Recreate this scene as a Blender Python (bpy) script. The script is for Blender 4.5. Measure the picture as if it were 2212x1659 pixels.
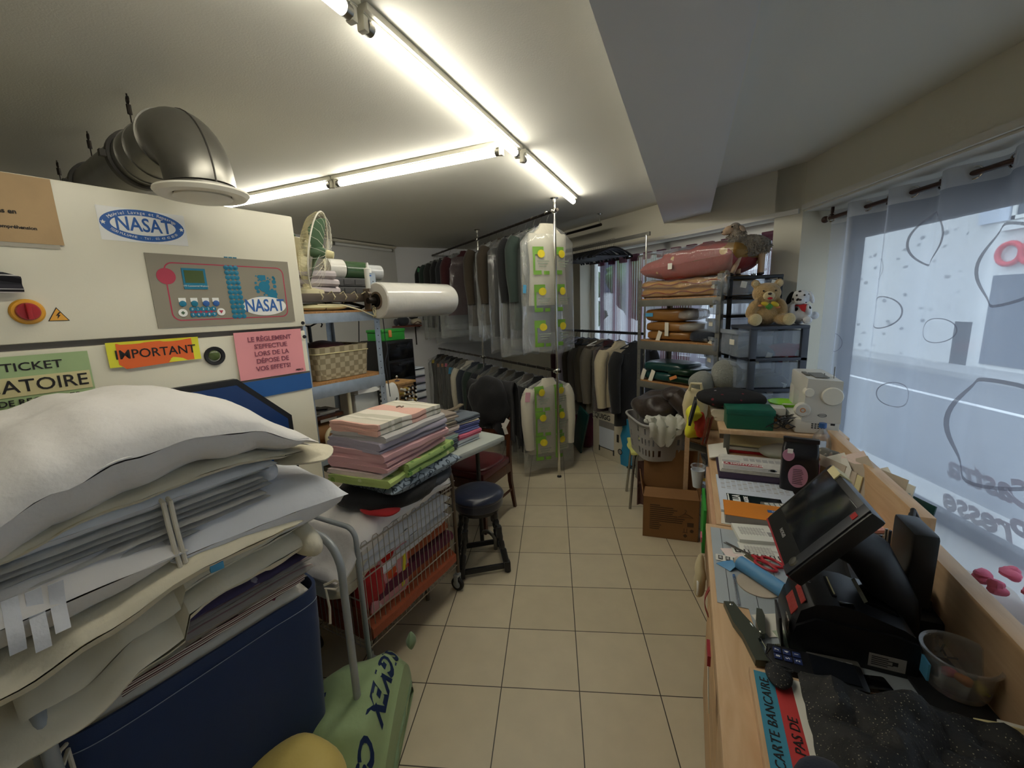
import bpy, bmesh, math, random
from mathutils import Vector, Matrix, noise
S = bpy.context.scene
COL = S.collection
for o_ in list(bpy.data.objects): bpy.data.objects.remove(o_)
PI = math.pi
sin, cos = math.sin, math.cos

# ---------------------------------------------------------------- camera, world, exposure
cd = bpy.data.cameras.new('camera')
cam = bpy.data.objects.new('camera', cd)
COL.objects.link(cam)
cd.sensor_fit = 'HORIZONTAL'
cd.sensor_width = 36.0
cd.lens = 36.0 * 900.167 / 2212
cd.clip_start = 0.02
YAW, PITCH, ROLL = -.102793, .184125, -.039025
f0 = Vector((sin(YAW), cos(YAW), 0)); r0 = Vector((cos(YAW), -sin(YAW), 0)); u0 = Vector((0, 0, 1))
fw = cos(PITCH) * f0 - sin(PITCH) * u0; up = sin(PITCH) * f0 + cos(PITCH) * u0
rt = cos(ROLL) * r0 + sin(ROLL) * up; up = -sin(ROLL) * r0 + cos(ROLL) * up
cam.matrix_world = Matrix(((rt.x, up.x, -fw.x, 0), (rt.y, up.y, -fw.y, 0), (rt.z, up.z, -fw.z, 1.6127), (0, 0, 0, 1)))
S.camera = cam
S.view_settings.view_transform = 'Standard'
S.view_settings.look = 'None'
S.view_settings.gamma = 1
S.view_settings.use_curve_mapping = False
S.view_settings.exposure = 0.5
W = bpy.data.worlds.new('overcast_sky'); S.world = W; W.use_nodes = True
bg = W.node_tree.nodes['Background']
bg.inputs[0].default_value = (.70, .84, 1.0, 1); bg.inputs[1].default_value = 2.0
TUBE = 19.0      # radiance of the fluorescent tubes

# ---------------------------------------------------------------- frames: a = azimuth (clockwise from +y) of the local y axis
def toW(a, x, y, z=0):
    r = math.radians(a); c, s = cos(r), sin(r)
    return (c * x + s * y, -s * x + c * y, z)
AM, AC, AW, AB = 28.0, 17.2, -35.5, 17.2    # dryer front, counter, canted window wall, beam and lamps
ACT = 22.3                                   # wire cart

# ---------------------------------------------------------------- mesh helpers
class B:
    def __init__(s): s.v = []; s.f = []; s.mx = None
    def add(s, vs, fs):
        o = len(s.v)
        if s.mx is not None: vs = [s.mx @ Vector(v) for v in vs]
        s.v += [tuple(v) for v in vs]; s.f += [tuple(o + i for i in f) for f in fs]
        return s
    def at(s, loc=(0, 0, 0), rz=0, rx=0, ry=0, sc=1):
        s.mx = Matrix.Translation(loc) @ Matrix.Rotation(rz, 4, 'Z') @ Matrix.Rotation(ry, 4, 'Y') @ Matrix.Rotation(rx, 4, 'X') @ Matrix.Scale(sc, 4)
        return s
    def box(s, x0, x1, y0, y1, z0, z1, r=0):
        if r > 0:
            bm = bmesh.new(); bmesh.ops.create_cube(bm, size=1)
            for v in bm.verts: v.co = Vector(((x0 + x1) / 2 + v.co.x * (x1 - x0), (y0 + y1) / 2 + v.co.y * (y1 - y0), (z0 + z1) / 2 + v.co.z * (z1 - z0)))
            r = min(r, .49 * abs(x1 - x0), .49 * abs(y1 - y0), .49 * abs(z1 - z0))
            bmesh.ops.bevel(bm, geom=bm.edges[:], offset=r, segments=2, profile=.6, affect='EDGES')
            bm.verts.index_update()
            s.add([v.co.copy() for v in bm.verts], [[v.index for v in f.verts] for f in bm.faces]); bm.free(); return s
        return s.add([(x0, y0, z0), (x1, y0, z0), (x1, y1, z0), (x0, y1, z0), (x0, y0, z1), (x1, y0, z1), (x1, y1, z1), (x0, y1, z1)],
                     [(3, 2, 1, 0), (4, 5, 6, 7), (0, 1, 5, 4), (1, 2, 6, 5), (2, 3, 7, 6), (3, 0, 4, 7)])
    def grid(s, nu, nv, fn, cu=False, cv=False, cap=False):
        vs = [fn(i / (nu if cu else nu - 1), j / (nv if cv else nv - 1)) for j in range(nv) for i in range(nu)]
        fs = []
        for j in range(nv if cv else nv - 1):
            for i in range(nu if cu else nu - 1):
                a, b = i, (i + 1) % nu; c, d = j * nu, ((j + 1) % nv) * nu
                fs.append((c + a, c + b, d + b, d + a))
        if cap:
            fs.append(tuple(reversed(range(nu)))); fs.append(tuple((nv - 1) * nu + i for i in range(nu)))
        return s.add(vs, fs)
    def tube(s, pts, r, n=8, closed=False, cap=True):
        P = [Vector(p) for p in pts]; m = len(P); rs = r if isinstance(r, (list, tuple)) else [r] * m
        T = []
        for i in range(m):
            a = P[(i - 1) % m] if (closed or i > 0) else P[i]; b = P[(i + 1) % m] if (closed or i < m - 1) else P[i]
            t = b - a; T.append(t.normalized() if t.length > 1e-9 else Vector((0, 0, 1)))
        nrm = T[0].orthogonal().normalized(); vs = []
        for i in range(m):
            nrm = nrm - T[i] * nrm.dot(T[i]); nrm = nrm.normalized() if nrm.length > 1e-6 else T[i].orthogonal().normalized()
            bn = T[i].cross(nrm)
            for k in range(n):
                an = 2 * PI * k / n; vs.append(P[i] + (nrm * cos(an) + bn * sin(an)) * rs[i])
        fs = []
        for i in range(m if closed else m - 1):
            for k in range(n):
                a, b = i * n, ((i + 1) % m) * n; k2 = (k + 1) % n
                fs.append((a + k, a + k2, b + k2, b + k))
        if cap and not closed: fs.append(tuple(reversed(range(n)))); fs.append(tuple((m - 1) * n + k for k in range(n)))
        return s.add(vs, fs)
    def cyl(s, p0, p1, r, r1=None, n=20): return s.tube([p0, p1], [r, r if r1 is None else r1], n)
    def lathe(s, prof, n=24, o=(0, 0, 0), ax='z', caps=True):
        def P(u, v):
            i = min(int(round(v * (len(prof) - 1))), len(prof) - 1); r, h = prof[i]; a = 2 * PI * u
            q = (r * cos(a), r * sin(a), h)
            if ax == 'x': q = (q[2], q[0], q[1])
            if ax == 'y': q = (q[1], q[2], q[0])
            return (o[0] + q[0], o[1] + q[1], o[2] + q[2])
        return s.grid(n, len(prof), P, cu=True, cap=caps)
    def prism(s, poly, h0, h1, ax='z'):
        n = len(poly)
        def P(p, h): return (p[0], p[1], h) if ax == 'z' else ((h, p[0], p[1]) if ax == 'x' else (p[0], h, p[1]))
        vs = [P(p, h0) for p in poly] + [P(p, h1) for p in poly]
        return s.add(vs, [tuple(reversed(range(n))), tuple(range(n, 2 * n))] + [(i, (i + 1) % n, n + (i + 1) % n, n + i) for i in range(n)])
    def lump(s, c, d, p=2.0, amp=0, fr=8, seed=0, nu=24, nv=14, rot=None):
        e = 2.0 / p; sg = lambda x: math.copysign(abs(x) ** e, x)
        R = rot or Matrix.Identity(3); off = Vector((seed * 3.7, seed * 1.3, seed * 7.1))
        def P(u, v):
            a, b = 2 * PI * u, -PI / 2 + PI * v
            q = Vector((sg(cos(b)) * sg(cos(a)) * d[0] / 2, sg(cos(b)) * sg(sin(a)) * d[1] / 2, sg(sin(b)) * d[2] / 2))
            if amp: q = q + q.normalized() * amp * noise.noise(q * fr + off)
            return Vector(c) + R @ q
        return s.grid(nu, nv, P, cu=True, cap=True)
    def serp(s, w, d, t, n, amp=.004, fr=9, seed=0, ny=12, nx=8, flip=False, jit=.012, sag=0):
        """a cloth strip of thickness t folded back and forth n times: folds run along y, layers stack in z"""
        rnd = random.Random(seed); path = []; m = nx
        for k in range(n):
            z = t * (k + .5); e0 = rnd.uniform(0, jit); e1 = rnd.uniform(0, jit); xs = [-w / 2 + e0 + (w - e0 - e1) * i / m for i in range(m + 1)]
            if k % 2: xs.reverse()
            path += [(x, z) for x in xs]
            if k < n - 1:
                sg = 1 if k % 2 == 0 else -1
                for q in (.3, .7): path.append((xs[-1] + sg * t * .42 * sin(PI * q), z + t * q))
        L = len(path); h = t * .485; out = []
        for i in range(L):
            a = path[max(i - 1, 0)]; b = path[min(i + 1, L - 1)]; tx, tz = b[0] - a[0], b[1] - a[1]; l = math.hypot(tx, tz) or 1
            e = h * (.55 if i in (0, L - 1) else 1)
            out.append((path[i], (-tz / l * e, tx / l * e)))
        off = Vector((seed * 5.1, seed * 2.3, 0)); sx = -1 if flip else 1
        def pt(i, side, y, yy):
            (x, z), (nx_, nz_) = out[i]; q = Vector((sx * (x + side * nx_), y, z + side * nz_))
            a = amp * min(1, q.z / (t + 1e-6) + .0)
            q2 = q * fr + off
            dz = noise.noise(q2) * amp * 1.2 + noise.noise(q2 * 2.3) * amp * .6
            dx = noise.noise(q2 + Vector((9, 4, 2))) * amp
            zz = q.z + dz * min(1, q.z / t) - sag * ((x / (w / 2)) ** 2 + (yy * 2 - 1) ** 2) * .5 * min(1, q.z / t)
            return (q.x + dx, q.y + noise.noise(q2 * .7 + Vector((3, 3, i * .05))) * amp * 1.5, max(zz, 0))
        vs, fs = [], []
        for j in range(ny + 1):
            yy = j / ny; y = -d / 2 + d * yy
            for i in range(L):
                vs.append(pt(i, 1, y, yy)); vs.append(pt(i, -1, y, yy))
        st = 2 * L
        for j in range(ny):
            for i in range(L - 1):
                a = j * st + 2 * i
                fs.append((a, a + 2, a + 2 + st, a + st)); fs.append((a + 1, a + 1 + st, a + 3 + st, a + 3))
            a = j * st; fs.append((a, a + st, a + st + 1, a + 1)); a = j * st + 2 * (L - 1); fs.append((a, a + 1, a + 1 + st, a + st))
        for i in range(L - 1):
            fs.append((2 * i, 2 * i + 1, 2 * i + 3, 2 * i + 2)); a = ny * st + 2 * i; fs.append((a, a + 2, a + 3, a + 1))
        return s.add(vs, fs)
    def pillow(s, w, d, h, amp=.01, fr=6, seed=0, n=26, corner=.0, flat=0):
        off = Vector((seed * 4.1, seed * 2.9, seed))
        def P(sd):
            def q(u, v):
                x, y = 2 * u - 1, 2 * v - 1
                k = max(0, (1 - x ** 4)) ** .55 * max(0, (1 - y ** 4)) ** .55
                px = x * w / 2 * (1 - .07 * (1 - y * y)); py = y * d / 2 * (1 - .07 * (1 - x * x))
                qq = Vector((px, py, sd)) * fr + off
                z = sd * h / 2 * k + (noise.noise(qq) + .6 * noise.noise(qq * 2.2)) * amp * (.3 + k)
                if flat and sd < 0: z *= flat
                return (px, py, z + h / 2 * (flat or 1) + .0)
            return q
        s.grid(n, n, P(1)); vs0 = len(s.v)
        bb = B(); bb.grid(n, n, P(-1)); bb.f = [tuple(reversed(f)) for f in bb.f]
        return s.add(bb.v, bb.f)
    def sheet(s, nu, nv, fn, t=.002):
        """a thin sheet with real thickness t along its own normal (approximated by finite differences)"""
        def nrm(u, v):
            e = .01; p = Vector(fn(u, v)); a = Vector(fn(min(u + e, 1), v)) - Vector(fn(max(u - e, 0), v)); b = Vector(fn(u, min(v + e, 1))) - Vector(fn(u, max(v - e, 0)))
            n_ = a.cross(b); return p, (n_.normalized() if n_.length > 1e-12 else Vector((0, 0, 1)))
        A, Bk = [], []
        for j in range(nv):
            for i in range(nu):
                p, n_ = nrm(i / (nu - 1), j / (nv - 1)); A.append(p); Bk.append(p - n_ * t)
        N = nu * nv; fs = []
        for j in range(nv - 1):
            for i in range(nu - 1):
                a = j * nu + i; fs.append((a, a + 1, a + nu + 1, a + nu)); fs.append((N + a, N + a + nu, N + a + nu + 1, N + a + 1))
        for i in range(nu - 1):
            fs.append((i + 1, i, N + i, N + i + 1)); a = (nv - 1) * nu + i; fs.append((a, a + 1, N + a + 1, N + a))
        for j in range(nv - 1):
            a = j * nu; fs.append((a, a + nu, N + a + nu, N + a)); a = j * nu + nu - 1; fs.append((a + nu, a, N + a, N + a + nu))
        return s.add(A + Bk, fs)
    def text(s, txt, size, align='CENTER', depth=.0006, shear=0, bold=0, spacing=1, loc=(0, 0, 0), plane='x', rot=0, sx=1, flip=False):
        """lettering as mesh. plane 'x': stands on a wall whose normal is +x, read along +y; 'z': lies flat, read along +x"""
        cu = bpy.data.curves.new('lettering', 'FONT'); cu.body = txt; cu.size = size; cu.align_x = align; cu.align_y = 'CENTER'; cu.extrude = depth; cu.shear = shear; cu.offset = bold; cu.space_character = spacing; cu.resolution_u = 3
        ob = bpy.data.objects.new('lettering', cu); COL.objects.link(ob)
        dg = bpy.context.evaluated_depsgraph_get(); me = bpy.data.meshes.new_from_object(ob.evaluated_get(dg))
        bpy.data.objects.remove(ob); bpy.data.curves.remove(cu)
        R = Matrix.Rotation(rot, 4, 'Z') @ Matrix.Diagonal((-sx if flip else sx, 1, 1, 1))
        vs = []
        for v in me.vertices:
            p = R @ v.co
            q = Vector((p.z, p.x, p.y)) if plane == 'x' else (Vector((p.x, -p.z, p.y)) if plane == 'y' else p)
            vs.append(q + Vector(loc))
        s.add(vs, [tuple(p.vertices) for p in me.polygons]); bpy.data.meshes.remove(me)
        return s

def ob(name, b, m, parent=None, label=None, ang=40, kind=None):
    me = bpy.data.meshes.new(name); me.from_pydata(b.v, [], b.f); me.validate(); me.update()
    bm = bmesh.new(); bm.from_mesh(me); bmesh.ops.recalc_face_normals(bm, faces=bm.faces[:]); bm.to_mesh(me); bm.free()
    me.shade_smooth(); me.set_sharp_from_angle(angle=math.radians(ang))
    me.materials.append(MT(m) if isinstance(m, str) else m)
    o = bpy.data.objects.new(name, me); COL.objects.link(o)
    if parent is not None: o.parent = parent
    if label: o['label'] = label
    if kind: o['kind'] = kind
    return o
def tag(o, label, cat, group=None, kind=None):
    o['label'] = label; o['category'] = cat
    if group: o['group'] = group
    if kind: o['kind'] = kind
    return o
def place(o, loc, a=0):
    o.location = loc; o.rotation_euler = (0, 0, -math.radians(a)); return o
def thing(name, label, cat, loc=(0, 0, 0), a=0, group=None):
    o = bpy.data.objects.new(name, None); COL.objects.link(o); o.empty_display_size = .05
    return place(tag(o, label, cat, group), loc, a)
def one(name, b, m, label, cat, loc=(0, 0, 0), a=0, group=None, ang=40):
    return place(tag(ob(name, b, m, ang=ang), label, cat, group), loc, a)
def struct(name, b, m, parent=None):
    o = ob(name, b, m, parent)
    if parent is None: o['kind'] = 'structure'
    return o
def dup(root, loc, a=None, label=None, mats=None):
    r = root.copy(); COL.objects.link(r); r.location = loc
    if a is not None: r.rotation_euler = (0, 0, -math.radians(a))
    if label: r['label'] = label
    for ch in list(root.children):
        c = ch.copy(); COL.objects.link(c); c.parent = r
        for g in list(ch.children):
            d = g.copy(); COL.objects.link(d); d.parent = c
    return r

# ---------------------------------------------------------------- materials
def hx(h):
    h = h.lstrip('#'); c = [int(h[i:i + 2], 16) / 255 for i in (0, 2, 4)]
    return tuple((x / 12.92 if x <= .04045 else ((x + .055) / 1.055) ** 2.4) for x in c) + (1,)
MATS = {}
class N:
    def __init__(s, name):
        s.m = bpy.data.materials.new(name); s.m.use_nodes = True; s.t = s.m.node_tree; s.b = s.t.nodes['Principled BSDF']; s.out = s.t.nodes['Material Output']
    def n(s, typ, **kw):
        x = s.t.nodes.new('ShaderNode' + typ)
        for k, v in kw.items():
            if k.startswith('i_'):
                key = k[2:]; key = int(key) if key.isdigit() else key.replace('_', ' ')
                x.inputs[key].default_value = v
            else: setattr(x, k, v)
        return x
    def l(s, a, b): s.t.links.new(a, b); return s
    def co(s, kind='Object', sc=(1, 1, 1), rot=(0, 0, 0)):
        c = s.n('TexCoord'); mp = s.n('Mapping'); mp.inputs['Scale'].default_value = sc; mp.inputs['Rotation'].default_value = rot
        s.l(c.outputs[kind], mp.inputs[0]); return mp.outputs[0]
    def mix(s, fac, a, b, mode='MIX'):
        x = s.n('Mix', data_type='RGBA', blend_type=mode)
        for sock, v in ((x.inputs[0], fac), (x.inputs[6], a), (x.inputs[7], b)):
            if hasattr(v, 'links'): s.l(v, sock)
            else: sock.default_value = v
        return x.outputs[2]
    def ramp(s, fac, stops, const=False):
        x = s.n('ValToRGB'); s.l(fac, x.inputs[0]); e = x.color_ramp.elements
        if const: x.color_ramp.interpolation = 'CONSTANT'
        while len(e) < len(stops): e.new(.5)
        for k, (p, c) in enumerate(stops): e[k].position = p; e[k].color = c
        return x.outputs[0]
    def math(s, op, a, b=0.0):
        x = s.n('Math', operation=op)
        for i, v in enumerate((a, b)):
            if hasattr(v, 'links'): s.l(v, x.inputs[i])
            else: x.inputs[i].default_value = v
        return x.outputs[0]
    def base(s, c): (s.l(c, s.b.inputs['Base Color']) if hasattr(c, 'links') else setattr(s.b.inputs['Base Color'], 'default_value', c)); return s
    def bump(s, h, st, d=.01):
        x = s.n('Bump'); x.inputs['Strength'].default_value = st; x.inputs['Distance'].default_value = d; s.l(h, x.inputs['Height']); s.l(x.outputs[0], s.b.inputs['Normal']); return s
def std(name, col, rough=.6, metal=0, bump=None, var=None, coat=0, emit=0, spec=None, sheen=0, col2=None, trans=0, ior=None):
    k = N(name); c = hx(col); k.b.inputs['Roughness'].default_value = rough; k.b.inputs['Metallic'].default_value = metal
    k.base(c)
    if var:
        nz = k.n('TexNoise'); nz.inputs['Scale'].default_value = var[0]; nz.inputs['Detail'].default_value = 4; k.l(k.co(), nz.inputs['Vector'])
        c2 = hx(col2) if col2 else tuple(max(0, x * (1 - var[1])) for x in c[:3]) + (1,)
        k.base(k.ramp(nz.outputs[0], [(.38, c2), (.62, c)]))
    if bump:
        nz = k.n('TexNoise'); nz.inputs['Scale'].default_value = bump[0]; nz.inputs['Detail'].default_value = bump[2] if len(bump) > 2 else 3; k.l(k.co(), nz.inputs['Vector']); k.bump(nz.outputs[0], bump[1], bump[3] if len(bump) > 3 else .01)
    if coat: k.b.inputs['Coat Weight'].default_value = coat
    if spec is not None: k.b.inputs['Specular IOR Level'].default_value = spec
    if sheen: k.b.inputs['Sheen Weight'].default_value = sheen
    if emit: k.b.inputs['Emission Color'].default_value = c; k.b.inputs['Emission Strength'].default_value = emit
    if trans: k.b.inputs['Transmission Weight'].default_value = trans
    if ior: k.b.inputs['IOR'].default_value = ior
    return k.m
def film(name, op=.25, col='f4f6f4', rough=.12, bump=(14, .6, 3), gl=.35):
    """clear plastic film: mostly see-through, glossy, crinkled"""
    k = N(name); tr = k.n('BsdfTransparent'); tr.inputs[0].default_value = (.96, .97, .97, 1)
    gs = k.n('BsdfGlossy'); gs.inputs['Roughness'].default_value = rough; gs.inputs[0].default_value = (1, 1, 1, 1)
    df = k.n('BsdfDiffuse'); df.inputs[0].default_value = hx(col)
    nz = k.n('TexNoise'); nz.inputs['Scale'].default_value = bump[0]; nz.inputs['Detail'].default_value = bump[2]; nz.inputs['Distortion'].default_value = .6; k.l(k.co(sc=(1, 1, .35)), nz.inputs['Vector'])
    bp = k.n('Bump'); bp.inputs['Strength'].default_value = bump[1]; bp.inputs['Distance'].default_value = .02; k.l(nz.outputs[0], bp.inputs['Height']); k.l(bp.outputs[0], gs.inputs['Normal'])
    fr = k.n('Fresnel'); fr.inputs[0].default_value = 1.35; k.l(bp.outputs[0], fr.inputs['Normal'])
    m1 = k.n('MixShader'); m1.inputs[0].default_value = op; k.l(tr.outputs[0], m1.inputs[1]); k.l(df.outputs[0], m1.inputs[2])
    m2 = k.n('MixShader'); k.l(k.math('ADD', k.math('MULTIPLY', fr.outputs[0], gl * 2.2), gl * .1), m2.inputs[0]); k.l(m1.outputs[0], m2.inputs[1]); k.l(gs.outputs[0], m2.inputs[2])
    k.l(m2.outputs[0], k.out.inputs[0]); return k.m
def sheer(name, col, op, back=.6, wv=None):
    k = N(name); tr = k.n('BsdfTransparent'); df = k.n('BsdfDiffuse'); df.inputs[0].default_value = hx(col); tl = k.n('BsdfTranslucent'); tl.inputs[0].default_value = hx(col)
    a = k.n('MixShader'); a.inputs[0].default_value = back; k.l(df.outputs[0], a.inputs[1]); k.l(tl.outputs[0], a.inputs[2])
    b = k.n('MixShader'); b.inputs[0].default_value = op; k.l(tr.outputs[0], b.inputs[1]); k.l(a.outputs[0], b.inputs[2]); k.l(b.outputs[0], k.out.inputs[0]); return k.m
DEFS = {}
def MT(key):
    if key not in MATS: MATS[key] = DEFS[key](key) if key in DEFS else std(key, key[-6:])
    return MATS[key]
# ---------------------------------------------------------------- named materials
D = DEFS
def d(key, *a, **k): D[key] = lambda n: std(n, *a, **k)
def m_floor(n):
    k = N(n); c = k.n('TexCoord'); mp = k.n('Mapping'); mp.inputs['Location'].default_value = (.2530, -1.1777, 0); k.l(c.outputs['Object'], mp.inputs[0])
    br = k.n('TexBrick', offset=0.0); br.inputs['Scale'].default_value = 1; br.inputs['Brick Width'].default_value = .33334; br.inputs['Row Height'].default_value = .33334
    br.inputs['Mortar Size'].default_value = .0022; br.inputs['Mortar Smooth'].default_value = .1; br.inputs['Color1'].default_value = hx('cdc3ab'); br.inputs['Color2'].default_value = hx('c8bda3'); br.inputs['Mortar'].default_value = hx('38322a')
    k.l(mp.outputs[0], br.inputs[0])
    nz = k.n('TexNoise'); nz.inputs['Scale'].default_value = 9; nz.inputs['Detail'].default_value = 6; k.l(mp.outputs[0], nz.inputs[0])
    k.base(k.mix(.22, br.outputs[0], k.ramp(nz.outputs[0], [(.3, hx('a99f88')), (.7, hx('e2dac6'))]), 'MULTIPLY')); k.b.inputs['Roughness'].default_value = .42
    k.bump(k.math('SUBTRACT', 1.0, br.outputs[1]), .5, .002); return k.m
D['floor'] = m_floor
d('ceiling', 'dcdad0', .85, bump=(140, .12, 2, .004)); d('wall', 'd9d4c2', .8, bump=(90, .12, 2, .004)); d('wall_white', 'dcdde0', .8); d('wall_grey', 'd0d0cc', .8, bump=(80, .1, 2, .004))
d('beam', 'd6d8da', .8); d('trim', 'd8d5cc', .5)
def m_wood(n, c1, c2, sc=(1, 14, 14), rough=.45):
    k = N(n); w = k.n('TexNoise'); w.inputs['Scale'].default_value = 3.2; w.inputs['Detail'].default_value = 6; w.inputs['Distortion'].default_value = 1.2; k.l(k.co(sc=sc), w.inputs[0])
    k.base(k.ramp(w.outputs[0], [(.3, hx(c1)), (.7, hx(c2))])); k.b.inputs['Roughness'].default_value = rough; k.bump(w.outputs[0], .08, .004); return k.m
D['maple'] = lambda n: m_wood(n, 'c39f78', 'd3b48f', (9, 1.2, 9)); D['maple_edge'] = lambda n: m_wood(n, 'b78f6e', 'cfa888', (9, 1.2, 9)); D['drawer_front'] = lambda n: m_wood(n, 'b99468', 'caa67c', (9, 1.5, 9)); D['darkwood'] = lambda n: m_wood(n, '3a1d10', '5e3118', (8, 8, 1.2), .35)
D['chipboard'] = lambda n: m_wood(n, '8a5f34', 'b58753', (30, 30, 30), .7); D['walnut'] = lambda n: m_wood(n, '55281a', '7a3a24', (8, 1, 8), .4); D['crate_wood'] = lambda n: m_wood(n, '96623c', 'c08a5e', (8, 8, 1), .6); D['spool_wood'] = lambda n: m_wood(n, '9a7446', 'bd9562', (6, 6, 1.5), .6)
d('cream_metal', 'e2ddc9', .38, bump=(160, .1, 2, .002)); d('seam', '6f6a64', .6); d('machine_blue', '1c5aa0', .4); d('door_blue', '14386f', .35); d('gasket', '15161a', .6); d('panel_grey', '8f8878', .5)
d('panel_red', 'b23a50', .5); d('panel_teal', '1b7796', .4); d('lcd', '4f5f34', .2); d('ink_blue', '2f62ab', .5); d('ink', '1d1a1c', .7); d('ink_red', '8f3038', .6); d('white_label', 'eeeeea', .5); d('switch_yellow', 'e2a32a', .4); d('switch_red', 'a81e20', .35); d('warn_yellow', 'e0a43a', .5)
d('kraft', 'b89a70', .7, bump=(24, .3, 4, .004), var=(6, .12)); d('paper_green', 'a9c28f', .7, var=(5, .1)); d('paper_cream', 'd9cf9e', .7); d('paper_orange', 'e86a2c', .6); d('paper_yellow', 'e3df3a', .6); d('paper_pink', 'f0a0a6', .6, var=(4, .05)); d('pink_ink', '8d4a5c', .7)
d('tape_clear', 'efeadd', .1, trans=.6)
d('galv', '8d8b84', .33, .85, var=(5, .25), bump=(30, .1, 3, .004)); d('galv_dark', '4e4c48', .5, .7); d('galv_shelf', 'a9b4bf', .4, .55, var=(18, .15)); d('shelf_grey', '7f7d76', .45, .5, var=(14, .12)); d('chrome', 'd5d3cc', .14, 1); d('steel', '9c9a94', .3, 1); d('dark_metal', '35302c', .4, .8); d('wire', 'b5b0a6', .35, .8); d('paint_grey', 'a5acb0', .35, .1, var=(9, .08)); d('iron', '6b6055', .45, .7)
d('off_white', 'e6e2d3', .45); d('fan_cream', 'd8cfa9', .45); d('fan_green', '4f6a4e', .45); d('ivory', 'e2d9a8', .55); d('ivory_tube', 'd8cfae', .4)
d('lamp_body', 'd2cebd', .5); d('tube_off', 'e4e4e0', .3)
def m_emit(n, col, st):
    k = N(n); e = k.n('Emission'); e.inputs[0].default_value = col; e.inputs[1].default_value = st; k.l(e.outputs[0], k.out.inputs[0]); return k.m
D['tube_lit'] = lambda n: m_emit(n, (1.0, .95, .82, 1), TUBE)
# cloth
def cl(key, c, var=None, bump=(220, .25, 2, .002), rough=.9, **k): d(key, c, rough, bump=bump, var=var, sheen=.15, **k)
cl('cotton_white', 'e4e1de', bump=(14, .55, 6, .012)); cl('cotton_cool', 'dfe1e6', bump=(16, .55, 6, .012)); cl('cotton_cream', 'dcd4bc', bump=(15, .5, 6, .012)); cl('cotton_cream2', 'e0dac6', bump=(13, .55, 6, .012)); cl('cotton_grey', 'cfcdc8', bump=(18, .55, 6, .012)); cl('sheet_white', 'dde0e6', bump=(22, .5, 6, .01))
cl('hamper_blue', '14315e', bump=(300, .2, 2, .002), rough=.7); cl('stitch', '9fa9bb'); cl('white_cord', 'ddd6c4'); cl('cream_cord', 'd8cda8')
cl('navy_vinyl', '141c33', bump=(60, .08, 2, .002), rough=.3); cl('black_paint', '14171c', rough=.35, bump=(40, .1, 3, .003)); cl('red_leather', '571416', rough=.35, bump=(60, .1, 2, .003)); cl('black_cloth', '0d0d10', bump=(40, .4, 4, .006)); cl('black_knit', '141416', bump=(160, .6, 2, .004)); cl('navy_cloth', '131a2e'); cl('khaki', '4c4a2c', bump=(20, .4, 4, .006)); cl('brown_strap', '6a5c47'); cl('charcoal', '33373f', bump=(60, .3, 3, .004))
cl('leather_brown', '33261e', rough=.38, bump=(26, .6, 6, .008), var=(8, .4)); cl('tote', 'cabd98', bump=(18, .4, 4, .006)); cl('knit_grey', '84867f', bump=(90, .9, 3, .008)); cl('pale_grey', 'b9b9b0', bump=(26, .5, 4, .006))
cl('green_bag', '92a97c', bump=(12, .45, 5, .012), rough=.75); cl('green_bag_dark', '788f70', bump=(12, .4, 5, .012)); d('bag_ink', '243d6e', .7); cl('yellow_bag', 'c9b464', bump=(9, .6, 6, .014), rough=.6)
cl('terracotta', 'a2502f', bump=(50, .4, 3, .006)); cl('burgundy', '5e1d38', bump=(50, .4, 3, .006)); cl('red_cloth', 'b01f24', bump=(30, .4, 3, .006))
def m_stripes(n, stops, per, axis=0, rough=.9, noise_amt=.0):
    k = N(n); x = k.n('SeparateXYZ'); k.l(k.co(), x.inputs[0]); v = k.math('FRACT', k.math('MULTIPLY', x.outputs[axis], 1.0 / per))
    k.base(k.ramp(v, stops, True)); k.b.inputs['Roughness'].default_value = rough
    nz = k.n('TexNoise'); nz.inputs['Scale'].default_value = 60; k.l(k.co(), nz.inputs[0]); k.bump(nz.outputs[0], .3, .004); return k.m
def m_dots(n, base, cols, scale, th=.3, bump=.3, rough=.9, sc=(1, 1, 1), soft=.02):
    k = N(n); vo = k.n('TexVoronoi'); vo.inputs['Scale'].default_value = scale; k.l(k.co(sc=sc), vo.inputs['Vector'])
    nz = k.n('TexNoise'); nz.inputs['Scale'].default_value = scale * 3; k.l(k.co(), nz.inputs[0])
    dd = k.math('ADD', vo.outputs[0], k.math('MULTIPLY', nz.outputs[0], .12)); sp = k.n('SeparateColor'); k.l(vo.outputs[1], sp.inputs[0])
    c = k.ramp(sp.outputs[0], [(i / len(cols), hx(x)) for i, x in enumerate(cols)], True)
    f = k.ramp(dd, [(th, (1, 1, 1, 1)), (th + soft, (0, 0, 0, 1))]); k.base(k.mix(f, hx(base), c)); k.b.inputs['Roughness'].default_value = rough
    n2 = k.n('TexNoise'); n2.inputs['Scale'].default_value = 40; n2.inputs['Detail'].default_value = 4; k.l(k.co(), n2.inputs[0]); k.bump(n2.outputs[0], bump, .006); return k.m
D['purple_floral'] = lambda n: m_dots(n, '4b4468', ['b9b6c4', '4b4468', 'a5a2b5'], 14, .24)
D['white_floral'] = lambda n: m_dots(n, 'e3ddd0', ['b0415c', 'e3ddd0', '8d3550', 'e3ddd0'], 26, .33)
D['tweed'] = lambda n: m_stripes(n, [(0, hx('a59f98')), (.45, hx('8a8480')), (.5, hx('b2aca4')), (.7, hx('8c6f72')), (.78, hx('9a948e'))], .05, 0)
D['stripe_edge'] = lambda n: m_stripes(n, [(0, hx('d8d0c6')), (.3, hx('4a2228')), (.5, hx('d8c8bc')), (.7, hx('4a2228'))], .012, 2)
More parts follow.
